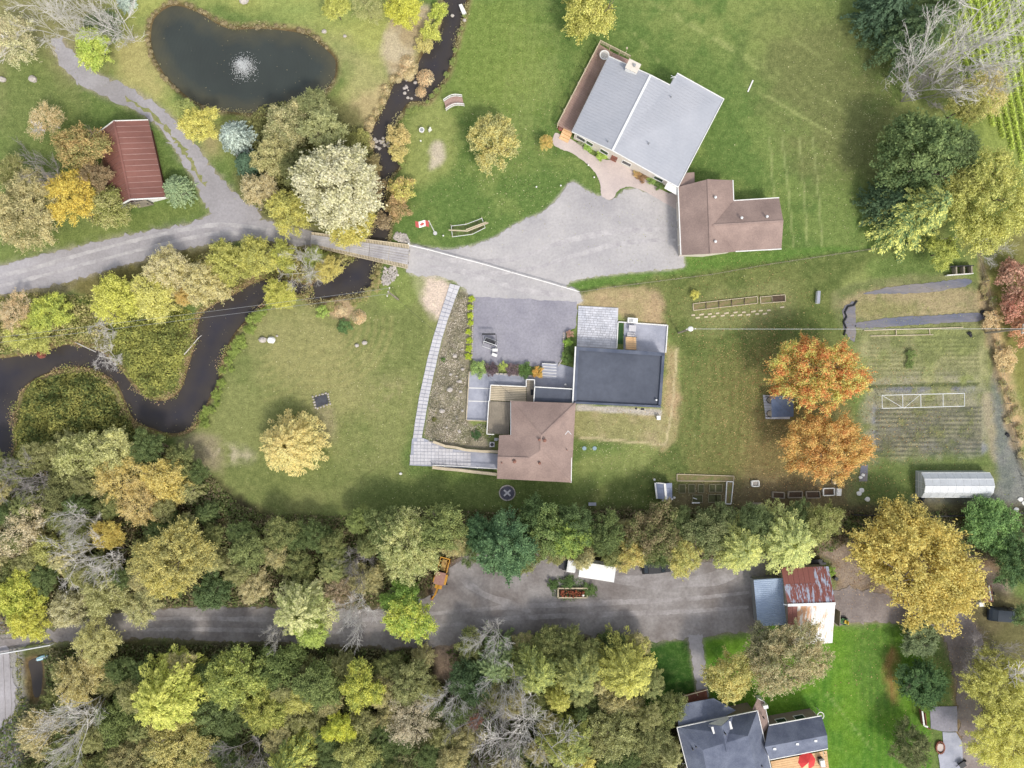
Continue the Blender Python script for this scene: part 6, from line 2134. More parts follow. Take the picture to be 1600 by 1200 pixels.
# compost bays
cb = thing("compost_bays", "dark timber compost bays behind the kitchen garden's top corner", "compost bin", P(1504, 423))
part("front_board", MB().bar(P(1478, 430.5, .35), P(1519, 427.5, .35), .12, .7), M['white'], cb)
for k in range(3):
    p = P(1492 + k * 12, 423 - k * .6, .6)
    part("divider", MB().box((p.x, p.y, .5), (.2, 1.1, 1.0), .05), M['old_wood'], cb)
part("back_board", MB().bar(P(1482, 417, .5), P(1519, 415.5, .5), .12, 1.0), M['dark_metal'], cb)
# corner by the concrete pad
wl_ = thing("pad_fence", "short white-topped board fence west of the concrete pad", "fence", P(1443, 1122))
for a, b in (((1441, 1111), (1444, 1134)), ((1444, 1134), (1450, 1136))):
    part("board", MB().bar(P(*a, .8), P(*b, .8), .1, 1.6), M['brick'], wl_)
    part("cap", MB().bar(P(*a, 1.65), P(*b, 1.65), .22, .08), M['white'], wl_)
p = P(1468, 1167)
bw = thing("brick_planter", "round brick planter at the edge of the grey patio", "planter", p)
for k in range(14):
    a = 2 * math.pi * k / 14
    part("brick", MB().box((p.x + .62 * math.cos(a), p.y + .9 * math.sin(a), .15), (.2, .36, .3), a), M['brick'], bw)
part("paved_centre", MB().disc((p.x, p.y, 0), .6, .2, 14), M['paving'], bw)
p = P(1500, 1192)
wb = thing("wheelbarrow", "dark wheelbarrow tipped on the grey patio at the bottom edge", "wheelbarrow", p, None, .6)
part("tray", MB().box((0, 0, .5), (.9, .7, .35), 0, 1.15), M['black'], wb, True)
part("wheel", MB().tube((.75, -.06, .22), (.75, .06, .22), .22, n=12), M['tyre'], wb, True)
for s in (-1, 1):
    part("handle", MB().bar((-.3, s * .3, .45), (-1.0, s * .36, .6), .06, .06), M['dark_metal'], wb, True)
    part("leg", MB().bar((-.3, s * .28, .4), (-.35, s * .3, 0), .06, .06), M['dark_metal'], wb, True)
for px, py, rx, lab in ((1344, 746, 1, "pale stone block beside the dark path strip by the maple"), (1348, 742, 2, "white bucket on the dark path strip by the maple")):
    stone_thing("garden_stone", lab, px, py, .3, M['white'], px, "stone")
for k, (px, py) in enumerate(((1342, 771), (1346, 766), (1355, 780), (1594, 780), (1600, 786), (1588, 796))):
    stone_thing("white_scrap", "scrap of white sheeting lying at the garden's southern edge", px, py, .42, M['white'], 300 + k, "sheeting", 0, "white sheeting scraps", .3)
solo("black_strip", MB().prism(PX([(1345, 728), (1356, 726), (1355, 752), (1342, 752)]), 0, .05), M['fabric'], "dark mat lying beside the maple's southern edge", "mat", P(1350, 740))
fence("garden_fence", "long low dark fence between the kitchen garden and the neighbour's trees", "fence", [(1330, 803), (1400, 806), (1480, 805), (1600, 800), (1660, 798)], 0.0, 3.0, M['dark_metal'], (.35, .7, 1.05), (.1, 1.2), (.05, .16))
fence("field_fence", "post and wire fence between the kitchen garden and the rough strip", "fence", [(1522, 395), (1537, 440), (1552, 520), (1565, 600), (1582, 690), (1604, 770)], 0.0, 3.2, M['old_wood'], (.5, 1.0), (.12, 1.3), (.02, .02), True)
p = P(1402, 823)
solo("shed_board", MB().bar(P(1378, 824, 1.0), P(1425, 822, 1.0), .5, .1), M['white'], "long white board showing between trees behind the garden fence", "board", p)
p = P(925, 787)
solo("garden_bench", MB().box((p.x, p.y, .42), (1.2, .5, .06)).box((p.x - .45, p.y, .2), (.1, .4, .4)).box((p.x + .45, p.y, .2), (.1, .4, .4)), M['concrete'], "grey slab bench at the lawn edge by the tree line", "bench", p)
p = P(1182, 787)
solo("garden_bench", MB().box((p.x, p.y, .42), (1.7, .5, .06)).box((p.x - .6, p.y, .2), (.1, .4, .4)).box((p.x + .6, p.y, .2), (.1, .4, .4)), M['old_wood'], "long grey plank bench near the planter boxes by the tree line", "bench", p)
# thin dead logs over the creek
solo("fallen_log", MB().tube(P(288, 554, .1), P(310, 528, .1), .1, .07, 7).tube(P(310, 528, .1), P(315, 524, .3), .04, .03, 5), M['pale_bark'], "pale fallen log across the creek bend", "log", P(300, 540))
solo("fallen_log", MB().tube(P(118, 535, .2), P(150, 550, .1), .1, .06, 7), M['pale_bark'], "grey log lying from the north creek bank into the water", "log", P(130, 540))

# ------------------------------------------------------------------ foliage meshes (shared by like trees)
def leaf_mesh(name, pos, nrm, size, mat, r, aspect=.62, axis=None):
    """one small four-cornered leaf spray per position"""
    n = len(pos)
    nrm = nrm / (np.linalg.norm(nrm, axis=1, keepdims=True) + 1e-9)
    a = axis if axis is not None else r.normal(size=(n, 3))
    t = a - (a * nrm).sum(1, keepdims=True) * nrm
    t /= (np.linalg.norm(t, axis=1, keepdims=True) + 1e-9)
    b = np.cross(nrm, t)
    L = (size * r.uniform(.7, 1.3, n))[:, None]
    k1 = r.uniform(-.25, .25, n)[:, None]
    v = np.stack([pos - t * L, pos + b * L * aspect + t * L * k1 - nrm * L * .12, pos + t * L, pos - b * L * aspect - t * L * k1 - nrm * L * .12], 1).reshape(-1, 3)
    q = np.arange(4 * n).reshape(n, 4)
    return np_mesh(name, v, q, mat)


def unit(r, n):
    d = r.normal(size=(n, 3))
    return d / np.linalg.norm(d, axis=1, keepdims=True)


def crown_broad(seed, R=5.0, zf=.75, clumps=70, leaves=9000, leaf=.22, cl=(.16, .30), lob=.22, inner=.45, low=-.35, mat='leaf', tilt=.75):
    """a lopsided crown: a few big lobes, each set with leaf clumps, with loose sprays reaching out"""
    r = np.random.default_rng(seed)
    nl = int(r.integers(4, 7))
    az = np.arange(nl) * 6.283 / nl + r.uniform(-.45, .45, nl)
    dist = R * r.uniform(.34, .62, nl) * (.6 + lob * 1.8)
    lr = np.concatenate([[R * r.uniform(.55, .68)], R * r.uniform(.30, .52, nl)])
    lc = np.concatenate([[[R * r.uniform(-.1, .1), R * r.uniform(-.1, .1), .1 * R * zf]], np.stack([dist * np.cos(az), dist * np.sin(az), r.uniform(-.28, .12, nl) * R * zf], -1)])
    C_, D_ = [], []
    while len(C_) < clumps:
        k = r.choice(nl + 1, p=lr ** 2 / (lr ** 2).sum())
        d = unit(r, 1)[0]
        if d[2] < low:
            continue
        p = lc[k] + d * lr[k] * (inner + (1 - inner) * r.uniform() ** .45) * np.array([1, 1, zf])
        q = np.linalg.norm((p - lc) / np.array([1, 1, zf]), axis=1) / lr
        q[k] = 9
        if q.min() < .62:
            continue
        C_.append(p)
        D_.append(d)
    c, d = np.array(C_), np.array(D_)
    cr = R * r.uniform(cl[0], cl[1], clumps)
    k = r.choice(clumps, leaves, p=cr ** 2 / (cr ** 2).sum())
    u = unit(r, leaves)
    u[:, 2] = np.where(u[:, 2] < -.3, -u[:, 2], u[:, 2])
    pos = c[k] + u * (cr[k] * r.uniform(0, 1, leaves) ** .42 * r.uniform(.8, 1.2, leaves))[:, None] * np.array([1, 1, .75])
    w = r.random(leaves)
    core = w < .14                                    # leaves deep inside close the view through the middle
    lk = r.choice(nl + 1, leaves, p=lr ** 2 / (lr ** 2).sum())
    pos = np.where(core[:, None], lc[lk] + unit(r, leaves) * (lr[lk] * .75 * r.uniform(0, 1, leaves) ** .4)[:, None] * np.array([1, 1, zf]), pos)
    ns = clumps * 3                                   # sprays
    sk = r.integers(0, clumps, ns)
    out = c[sk] / (np.linalg.norm(c[sk], axis=1, keepdims=True) + 1e-6)
    sd = out + d[sk] * .6 + r.normal(0, .45, (ns, 3))
    sd /= np.linalg.norm(sd, axis=1, keepdims=True)
    sl = R * r.uniform(.12, .30, ns)
    j = r.integers(0, ns, leaves)
    sp = c[sk[j]] + sd[j] * (sl[j] * r.uniform(.2, 1, leaves))[:, None] + r.normal(0, .018 * R, (leaves, 3))
    spray = w > .76
    pos = np.where(spray[:, None], sp, pos)
    nrm = u * .55 + d[k] * .3 + np.array([0, 0, .45]) + r.normal(size=(leaves, 3)) * tilt
    return leaf_mesh("crown", pos, nrm, np.full(leaves, leaf), M[mat], r)


def crown_conifer(seed, R=3.0, H=7.0, n_br=120, per=34, leaf=.2, droop=.25, power=.9, round_top=False, mat='needle', gap=.0, width=.2):
    """whorled branches carrying flat sprays; origin at the ground"""
    r = np.random.default_rng(seed)
    P_, N_, A_ = [], [], []
    for i in range(n_br):
        z = H * (.12 + .86 * ((i + .5) / n_br))
        t = z / H
        L = R * (math.sqrt(max(0.02, 1 - (t * .98) ** 2.2)) if round_top else (1 - t) ** power + .04) * r.uniform(.72, 1.12)
        az = i * 2.39996 + r.uniform(-.25, .25)
        dirv = np.array([math.cos(az), math.sin(az), 0])
        side = np.array([-math.sin(az), math.cos(az), 0])
        n = max(8, int(per * (.35 + .65 * L / R)))
        s = r.uniform(.12, 1.0, n) ** .7
        wv = r.uniform(-1, 1, n) * width * L * (1.08 - s) ** .6
        lift = (.25 if not round_top else .45) * L * s - droop * L * s ** 2 * 1.9
        p = dirv[None] * (L * s)[:, None] + side[None] * wv[:, None]
        p[:, 2] = z + lift - np.abs(wv) * .35 + r.normal(0, .05, n)
        nn = np.array([0, 0, 1.0])[None] + dirv[None] * .35 + side[None] * (wv / (width * L + .05))[:, None] * .35 + r.normal(0, .3, (n, 3))
        ax = dirv[None] * .9 + side[None] * np.sign(wv)[:, None] * .55 + r.normal(0, .25, (n, 3))
        P_.append(p)
        N_.append(nn)
        A_.append(ax)
    p, nn, ax = np.concatenate(P_), np.concatenate(N_), np.concatenate(A_)
    return leaf_mesh("crown", p, nn, np.full(len(p), leaf), M[mat], r, .42, ax)


def limb_mesh(name, seed, H, spread, depth, mat, r0, twig, kids=(3, 5), up=.75, start=.25, lean=0.0):
    """trunk with limbs that fork down to twigs; origin at the ground"""
    rr = random.Random(seed)
    mb = MB()

    def grow_(p, d, L, r, k):
        n = 3 if k < 2 else 2
        q = p
        dd = d.copy()
        for i in range(n):
            dd = (dd + Vector((rr.gauss(0, .12), rr.gauss(0, .12), rr.gauss(0, .06)))).normalized()
            e = q + dd * L / n
            mb.tube(q, e, max(twig, r * (1 - .25 * i / n)), max(twig, r * (1 - .25 * (i + 1) / n)), 6 if k == 0 else (4 if k < 3 else 3), False)
            q = e
            if k < depth and i < n - 1 and rr.random() < .7:
                s = (dd + Vector((rr.gauss(0, spread), rr.gauss(0, spread), rr.gauss(0, spread * .5)))).normalized()
                grow_(q, s, L * rr.uniform(.45, .7), r * .5, k + 1)
        if k < depth:
            for _ in range(rr.randint(*kids)):
                s = (dd * up + Vector((rr.gauss(0, spread), rr.gauss(0, spread), abs(rr.gauss(0, spread * .4))))).normalized()
                grow_(q, s, L * rr.uniform(.5, .8), r * .58, k + 1)

    trunk_top = Vector((lean * H * start, 0, H * start))
    mb.tube((0, 0, -.15), trunk_top, r0, r0 * .8, 8, False)
    grow_(trunk_top, Vector((lean, 0, 1)).normalized(), H * .34, r0 * .78, 0)
    return mb.mesh(name, mat)


BROAD = [crown_broad(100 + i, 5.0, .72, 100, 19000, .135, (.11, .24)) for i in range(4)]
BIG = [crown_broad(130 + i, 8.0, .62, 210, 42000, .15, (.07, .17), .3, .5) for i in range(2)]
FINE = [crown_broad(200 + i, 5.0, .72, 190, 19000, .115, (.07, .16), .3, .35) for i in range(3)]
PUFFY = [crown_broad(300 + i, 6.0, .8, 170, 26000, .145, (.10, .17), .15, .72, -.3, 'leaf', .35) for i in range(2)]
DENSE = [crown_broad(330 + i, 4.0, .85, 150, 17000, .12, (.09, .16), .1, .85, -.3, 'leaf', .4) for i in range(1)]
SPARSE = [crown_broad(400 + i, 5.0, .7, 130, 9500, .11, (.09, .2), .3, .3) for i in range(2)]
SHRUB = [crown_broad(500 + i, 2.2, .75, 34, 3600, .12, (.18, .34), .3, .4, -.1) for i in range(3)]
TUFT = []
for i in range(2):
    r_ = np.random.default_rng(600 + i)
    n_ = 900
    az_ = r_.uniform(0, 2 * np.pi, n_)
    rd_ = r_.uniform(0, 1, n_) ** .6
    ps_ = np.stack([rd_ * np.cos(az_), rd_ * np.sin(az_), .75 * (1 - rd_ ** 2) + r_.uniform(-.1, .15, n_)], -1)
    nr_ = np.stack([np.cos(az_) * .6, np.sin(az_) * .6, np.full(n_, .7)], -1) + r_.normal(0, .35, (n_, 3))
    ax_ = np.stack([np.cos(az_), np.sin(az_), np.full(n_, -.2)], -1) + r_.normal(0, .3, (n_, 3))
    TUFT.append(leaf_mesh("blades", ps_, nr_, np.full(n_, .13), M['leaf'], r_, .22, ax_))
SPRUCE = [crown_conifer(700 + i, 3.0, 7.0, 210, 46, .15, .2, .55) for i in range(2)]
FEATHER = [crown_conifer(720 + i, 5.0, 10.0, 130, 150, .155, .30, .9, True, 'leaf', 0, .26) for i in range(3)]
BIGSPRUCE = [crown_conifer(740 + i, 6.0, 14.0, 140, 150, .17, .34, .8, False, 'needle', 0, .22) for i in range(2)]
TRUNK = [limb_mesh("trunk", 800 + i, 10.0, .55, 2, M['bark'], .22, .035) for i in range(3)]
PTRUNK = [limb_mesh("trunk", 810 + i, 10.0, .55, 3, M['pale_bark'], .20, .04) for i in range(2)]


def bare_mesh(seed, H=10.0, R=3.6):
    """several bare stems from one foot, forking down to fine twigs"""
    rr = random.Random(seed)
    mb = MB()

    def fork(p, d, L, r, k):
        n = 3 if k < 3 else 2
        q = p
        for i in range(n):
            d = (d + Vector((rr.gauss(0, .10), rr.gauss(0, .10), .04))).normalized()
            e = q + d * L / n
            mb.tube(q, e, max(.019, r * (1 - .3 * i / n)), max(.014, r * (1 - .3 * (i + 1) / n)), 5 if k < 2 else 3, False)
            q = e
            if k < 4:
                for _ in range((2, 2, 2, 1)[k]):
                    s = (d * .9 + Vector((rr.gauss(0, .5), rr.gauss(0, .5), rr.gauss(0, .25)))).normalized()
                    if k >= 1 or i > 0 or rr.random() < .5:
                        fork(q, s, L * rr.uniform(.38, .6), r * .5, k + 1)
    ns = 4
    for j in range(ns):
        a = j * 6.283 / ns + rr.uniform(-.4, .4)
        t = rr.uniform(.22, .5)
        fork(Vector((0, 0, -.1)), Vector((math.cos(a) * t, math.sin(a) * t, 1)).normalized(), H * rr.uniform(.55, .8), .085, 0)
    return mb.mesh("branches", M['pale_bark'])


BARE = [bare_mesh(820 + i) for i in range(3)]
GREYBARK = mottled("grey_bark", (.34, .31, .30), (.22, .2, .19), 1, 8, .2, .95, .2)
BAREG = []
for i in range(3):
    m_ = BARE[i].copy()
    m_.materials.clear()
    m_.materials.append(GREYBARK)
    BAREG.append(m_)
STEM = MB().tube((0, 0, -.1), (0, 0, 1.0), .05, .03, 6).tube((0, 0, .1), (.25, .1, .9), .03, .015, 5).tube((0, 0, .1), (-.2, .18, .9), .03, .015, 5).mesh("stem", M['bark'])
VR = random.Random(77)
KINDS = {'B': (BROAD, 5.0, .72), 'F': (FINE, 5.0, .72), 'P': (PUFFY, 6.0, .8), 'D': (DENSE, 4.0, .85), 'S': (SPARSE, 5.0, .7)}
GRP = {}
LEAFK = 2.05


def tint(o, c1, c2, k=None):
    k = LEAFK if k is None else k
    c1, c2 = ([v + (.3 * c[0] + .59 * c[1] + .11 * c[2] - v) * .28 for v in c] for c in (c1, c2))
    c1, c2 = ([c[0], c[1] * (.985 if c[1] > c[0] else 1), c[2] * (.9 if c[1] > c[0] else 1)] for c in (c1, c2))
    m_ = [(p + q) / 2 for p, q in zip(c1, c2)]
    c1, c2 = ([max(20, m + (v - m) * 1.35) for v, m in zip(c, m_)] for c in (c1, c2))
    lim = .80                                         # no leaf is brighter than this, whatever its hue
    a, b = (tuple(.6 * v * min(1, lim / max(c)) + .4 * min(v, lim) for v in c) for c in ([s2l(max(0, v)) / LIT * k for v in c1], [s2l(max(0, v)) / LIT * k for v in c2]))
    o.color = (*a, 1)
    o["tint_b"] = [*b, 1.0]


def link(name, me, parent, loc=(0, 0, 0), sc=(1, 1, 1), rz=0.0):
    o = bpy.data.objects.new(name, me)
    COL.objects.link(o)
    o.parent = parent
    o.location = loc
    o.scale = sc
    o.rotation_euler = (0, 0, rz)
    return o


def tree(kind, px, py, rpx, h, c1, c2, label, name="broadleaf_tree", cat="tree", pale=False, group=None, squash=None):
    rad = rpx * U
    h = h * .86 if kind not in 'WG' else h * 1.1
    if kind in KINDS:
        lib, R0, zf = KINDS[kind]
        if rpx > 54 and kind in 'BF':
            lib, R0, zf = BIG, 8.0, .62
        rad = rad * (CAM_H - h * .6) / CAM_H
        s = rad / R0 * .93
        hz = min(zf * rad, h * .47)
        zc = h - hz
        b = P(px, py, zc + hz * .35)
        root = thing(name, label, cat, (b.x, b.y, 0), group)
        rz = VR.uniform(0, 6.28)
        tm = VR.choice(PTRUNK if pale else TRUNK)
        link("trunk", tm, root, (0, 0, 0), (rad / 5.2, rad / 5.2, (h - hz * .35) / 10.0 * 1.02), rz + 1)
        sz = hz / (zf * R0)
        ey = VR.uniform(.9, 1.1)
        cr = link("crown", VR.choice(lib), root, (0, 0, zc), (s * ey, s / ey, sz), rz)
        tint(cr, c1, c2)
    elif kind in 'CKL':
        lib, R0, H0 = {'C': (SPRUCE, 3.0, 7.0), 'K': (BIGSPRUCE, 6.0, 14.0), 'L': (FEATHER, 5.0, 10.0)}[kind]
        rad = (1.04 if kind == 'L' else 1.22) * rad * (CAM_H - h * .4) / CAM_H
        b = P(px, py, h * .4)
        root = thing(name, label, cat, (b.x, b.y, 0), group)
        rz = VR.uniform(0, 6.28)
        link("trunk", VR.choice(TRUNK), root, (0, 0, 0), (.6, .6, h / 10.0 * .8), rz)
        cr = link("crown", VR.choice(lib), root, (0, 0, 0), (rad / R0, rad / R0, h / H0), rz)
        tint(cr, c1, c2)
    elif kind in 'WG':
        lib = BARE if kind == 'W' else BAREG
        b = P(px, py, h * .7)
        root = thing(name, label, cat, (b.x, b.y, 0), group)
        rz = VR.uniform(0, 6.28)
        k = rad / 5.4
        link("branches", VR.choice(lib), root, (0, 0, 0), (k, k, h / 9.5), rz)
    return root


def shrub(px, py, rpx, h, c1, c2, label, name="shrub", cat="shrub", group=None, kind='H'):
    rad = rpx * U
    b = P(px, py, h * .5)
    root = thing(name, label, cat, (b.x, b.y, 0), group)
    rz = VR.uniform(0, 6.28)
    if kind == 'H':
        link("stem", STEM, root, (0, 0, 0), (rad, rad, h * .5), rz)
        hz = h * .5
        cr = link("foliage", VR.choice(SHRUB), root, (0, 0, hz * .95), (rad / 2.2, rad / 2.2, hz / (2.2 * .75)), rz)
    else:
        cr = link("blades", VR.choice(TUFT), root, (0, 0, 0), (rad, rad, h), rz)
    tint(cr, c1, c2)
    return root


# colours as they read in sun
YG, YO, LIME, OLV, TANC, GRN, DGRN, CRM, GOLD = (182, 186, 96), (212, 190, 96), (176, 190, 78), (148, 146, 94), (196, 178, 132), (112, 132, 76), (72, 98, 66), (214, 200, 146), (226, 186, 90)
PALE, GREYG, BRN, PINK = (186, 186, 146), (140, 146, 116), (150, 124, 92), (196, 160, 140)

# ------------------------------------------------------------------ trees that stand on their own
tree('B', 1292, 578, 70, 12.5, (248, 138, 68), (196, 184, 80), "big round maple turning orange, red and green, beside the gazebo", "maple_tree")
tree('B', 1303, 694, 64, 11.5, (250, 186, 84), (244, 158, 78), "golden orange maple just south of the red and green maple", "maple_tree")
tree('B', 770, 220, 47, 8, YO, (164, 160, 96), "round yellow-olive tree alone on the lawn west of the farmhouse")
tree('L', 457, 694, 52, 8, (232, 194, 98), (186, 172, 98), "round pale yellow tree alone on the creek-side lawn", "willow_tree")
tree('B', 925, 14, 50, 9, (206, 196, 84), (160, 162, 76), "yellow-green tree at the top edge north of the farmhouse")
tree('P', 516, 284, 84, 16, (204, 196, 146), (170, 166, 120), "large silvery white poplar by the bridge", "poplar_tree")
tree('C', 368, 214, 27, 6, (146, 162, 168), (116, 134, 140), "blue spruce near the south edge of the pond", "spruce_tree")
tree('C', 277, 296, 24, 5, (122, 144, 108), (104, 128, 98), "soft green young pine beside the red-roofed shed's corner", "pine_tree")
tree('C', 388, 256, 22, 5, (72, 100, 82), (62, 88, 72), "dark green spruce south of the blue spruce", "spruce_tree")
tree('B', 308, 192, 32, 7, (222, 206, 84), (196, 188, 82), "bright yellow tree between pond and farm track")
tree('B', 287, 168, 18, 6, (148, 158, 92), (136, 150, 90), "small green tree at the north side of the yellow track-side tree")
tree('B', 1440, 884, 104, 13, (222, 182, 78), (176, 160, 74), "very broad yellow tree east of the rusty barn")
tree('B', 1395, 880, 48, 10, (226, 180, 80), (190, 170, 80), "smaller yellow tree merging into the west of the very broad yellow tree")
tree('B', 1480, 940, 50, 10, (222, 184, 76), (186, 172, 74), "yellow tree merging into the southeast of the very broad yellow tree")
tree('D', 1446, 1072, 49, 6, (76, 108, 64), (60, 92, 56), "dense dark green rounded cedar on the bright lawn", "cedar_tree")
tree('D', 1440, 1000, 40, 5, (112, 128, 92), (96, 114, 82), "grey-green rounded tree just north of the dark cedar", "juniper_tree")
tree('F', 1430, 1172, 40, 7, (116, 122, 84), (96, 108, 72), "dull green tree at the bottom edge west of the grey patio")
tree('B', 1147, 1064, 46, 10, (220, 192, 92), (170, 164, 88), "yellow tree leaning over the slate blue house's porch roof")
tree('B', 1232, 1038, 62, 12, (140, 138, 92), (172, 158, 112), "large dull olive tree between the rusty barn and the slate blue house")
tree('F', 1205, 1010, 38, 9, (134, 132, 92), (120, 118, 84), "olive tree overhanging the blue grey lean-to")
tree('B', 853, 222, 13, 3, (216, 190, 88), (190, 160, 80), "small round yellow tree near the farmhouse steps", "small_tree")
tree('B', 635, 972, 46, 10, (186, 196, 74), (142, 166, 72), "lime yellow tree standing at the lane's south edge by the yard")
tree('B', 628, 935, 34, 8, (120, 156, 66), (108, 140, 64), "green tree just north of the lime yellow lane-side tree")
tree('P', 792, 862, 56, 14, (92, 128, 88), (70, 104, 74), "tall dark green drooping tree on the yard's north edge", "weeping_tree")
tree('P', 752, 835, 36, 10, (78, 112, 74), (64, 96, 66), "dark green tree just west of the drooping tree")

# north-west corner
tree('S', 14, 60, 45, 8, (196, 190, 130), (170, 160, 120), "thin pale yellow tree at the top of the west edge", pale=True)
tree('W', 78, 25, 38, 10, None, None, "bare pinkish birch in the top corner west of the lime tree", "bare_tree")
tree('W', 165, 22, 42, 10, None, None, "bare white-twigged tree behind the lime green round tree", "bare_tree")
tree('B', 158, 38, 30, 6, (104, 124, 92), (92, 112, 82), "grey-green tree under the bare white twigs at the top edge")
tree('B', 138, 70, 36, 7, (170, 188, 84), (150, 172, 76), "lime green round tree at the head of the farm track")
tree('C', 196, 4, 14, 3, (156, 172, 178), (130, 150, 158), "tiny blue spruce at the top edge near the track head", "spruce_tree")
tree('S', 68, 186, 32, 6, (214, 184, 130), (196, 166, 110), "thin peach-yellow tree northwest of the red-roofed shed", pale=True)
tree('B', 124, 226, 48, 9, (168, 142, 82), (136, 130, 70), "olive-brown tree touching the red-roofed shed's west side")
tree('F', 28, 322, 60, 10, (186, 168, 112), (146, 138, 88), "large tan tree at the west edge above the gravel lane")
tree('B', 105, 306, 44, 9.5, (246, 204, 66), (226, 180, 60), "brilliant yellow tree southwest of the red-roofed shed")
tree('B', 158, 322, 42, 7.5, (156, 152, 88), (134, 140, 76), "olive tree at the red-roofed shed's southwest corner")
tree('F', 142, 278, 34, 8, (146, 122, 84), (126, 110, 74), "brownish tree hugging the middle of the red-roofed shed")
tree('G', 74, 272, 28, 9, None, None, "bare grey tree north of the brilliant yellow tree", "bare_tree")
tree('F', 14, 265, 30, 7, (150, 146, 86), (120, 126, 74), "olive tree at the west edge north of the large tan tree")
# between pond and bridge
tree('B', 442, 190, 42, 8, (186, 172, 116), (138, 138, 86), "tan-olive tree at the pond's southeast shore")
tree('B', 488, 165, 34, 7, (138, 144, 100), (120, 130, 88), "grey-green tree nearest the pond's east end")
tree('F', 505, 200, 40, 9, (162, 166, 122), (140, 148, 106), "pale grey-green tree north of the silvery poplar")
tree('B', 424, 240, 36, 7, (190, 176, 112), (150, 146, 86), "tan tree east of the dark spruce by the pond")
tree('F', 400, 292, 34, 6, (202, 182, 132), (176, 160, 110), "pale tan tree beside the farm track near the lane junction")
tree('B', 448, 332, 38, 6, (198, 186, 80), (164, 162, 76), "yellow-green tree at the lane's north edge west of the bridge")
tree('B', 548, 352, 38, 7, (212, 192, 80), (176, 168, 74), "yellow tree hanging over the timber bridge")
tree('B', 548, 226, 24, 5, (138, 140, 82), (120, 122, 70), "olive shrub-like tree on the creek's west bank")
tree('F', 460, 262, 36, 7, (112, 118, 76), (100, 108, 70), "dark olive tree west of the silvery poplar")
# top middle
tree('B', 628, 2, 36, 8, (188, 190, 72), (168, 172, 66), "lime tree at the top edge west of the creek")
tree('B', 522, 8, 24, 6, (176, 176, 80), (150, 156, 74), "small lime tree at the top edge northeast of the pond")
tree('S', 572, 6, 30, 6, (160, 160, 96), (146, 146, 90), "thin pale green tree at the top edge between the two lime trees")
# north-east
tree('C', 1382, 12, 40, 12, (72, 98, 78), (62, 88, 68), "dark spruce at the top edge, westernmost of the corner group", "spruce_tree")
tree('K', 1428, 52, 56, 13, (88, 112, 74), (70, 96, 68), "broad dark spruce below the top edge, west of the bare trees", "spruce_tree")
tree('K', 1470, 14, 44, 12, (98, 118, 74), (80, 104, 68), "olive-green spruce at the top edge beside the crop field", "spruce_tree")
tree('W', 1462, 104, 56, 11, None, None, "bare grey-white spreading tree above the big dark puffy tree", "bare_tree")
tree('W', 1545, 62, 70, 15, None, None, "tall bare tree fanning out over the crop field", "bare_tree")
tree('G', 1450, 128, 44, 9, None, None, "second bare grey spreading tree, just above the huge dark puffy tree", "bare_tree")
tree('S', 1552, 140, 44, 7, (206, 184, 110), (180, 166, 100), "thin yellowish tree at the corner of the crop field", pale=True)
tree('W', 1568, 122, 34, 7, None, None, "low bare whitish tree at the edge of the crop field", "bare_tree")
tree('F', 1520, 160, 38, 9, (160, 156, 78), (132, 136, 74), "yellow-olive tree between the puffy tree and the field")
tree('P', 1448, 232, 84, 14, (104, 126, 76), (82, 106, 66), "huge dark green puffy tree at the farmhouse lawn's east edge")
tree('F', 1502, 228, 40, 12, (92, 112, 74), (84, 104, 70), "dark green tree between the huge puffy tree and the crop field")
tree('K', 1432, 330, 64, 15, (168, 176, 88), (92, 118, 70), "spruce with light green drooping branches above the wire fence", "spruce_tree")
tree('C', 1388, 316, 38, 8, (70, 94, 68), (60, 84, 60), "dark spruce west of the light-tipped spruce", "spruce_tree")
tree('F', 1562, 314, 76, 14, (186, 182, 84), (150, 156, 82), "very large yellow-green tree at the right edge above the kitchen garden")
tree('F', 1500, 280, 40, 11, (150, 152, 84), (136, 142, 78), "olive tree between the huge puffy tree and the very large yellow-green tree")
tree('B', 1480, 392, 28, 6, (168, 176, 88), (146, 158, 80), "light green tree overhanging the dark compost bays")
tree('W', 1545, 388, 22, 4, None, None, "small bare pale bush east of the compost bays", "bare_tree")
# south-east
tree('F', 1570, 1078, 62, 10, (182, 176, 84), (156, 158, 80), "yellow-olive tree along the east side of the back lane", pale=True)
tree('F', 1585, 1160, 60, 11, (220, 210, 88), (198, 196, 84), "bright yellow tree at the bottom of the east edge")
tree('B', 1556, 826, 52, 6, (112, 150, 84), (92, 130, 76), "fresh green tree behind the garden fence at the east edge")
tree('B', 1600, 878, 42, 8, (92, 124, 76), (76, 108, 70), "dark green tree above the dark blue car")
tree('F', 1606, 964, 24, 7, (112, 136, 86), (92, 120, 78), "green tree at the east edge south of the dark blue car")
tree('G', 1535, 1030, 42, 6, None, None, "bare grey-brown tree by the back lane", "bare_tree")

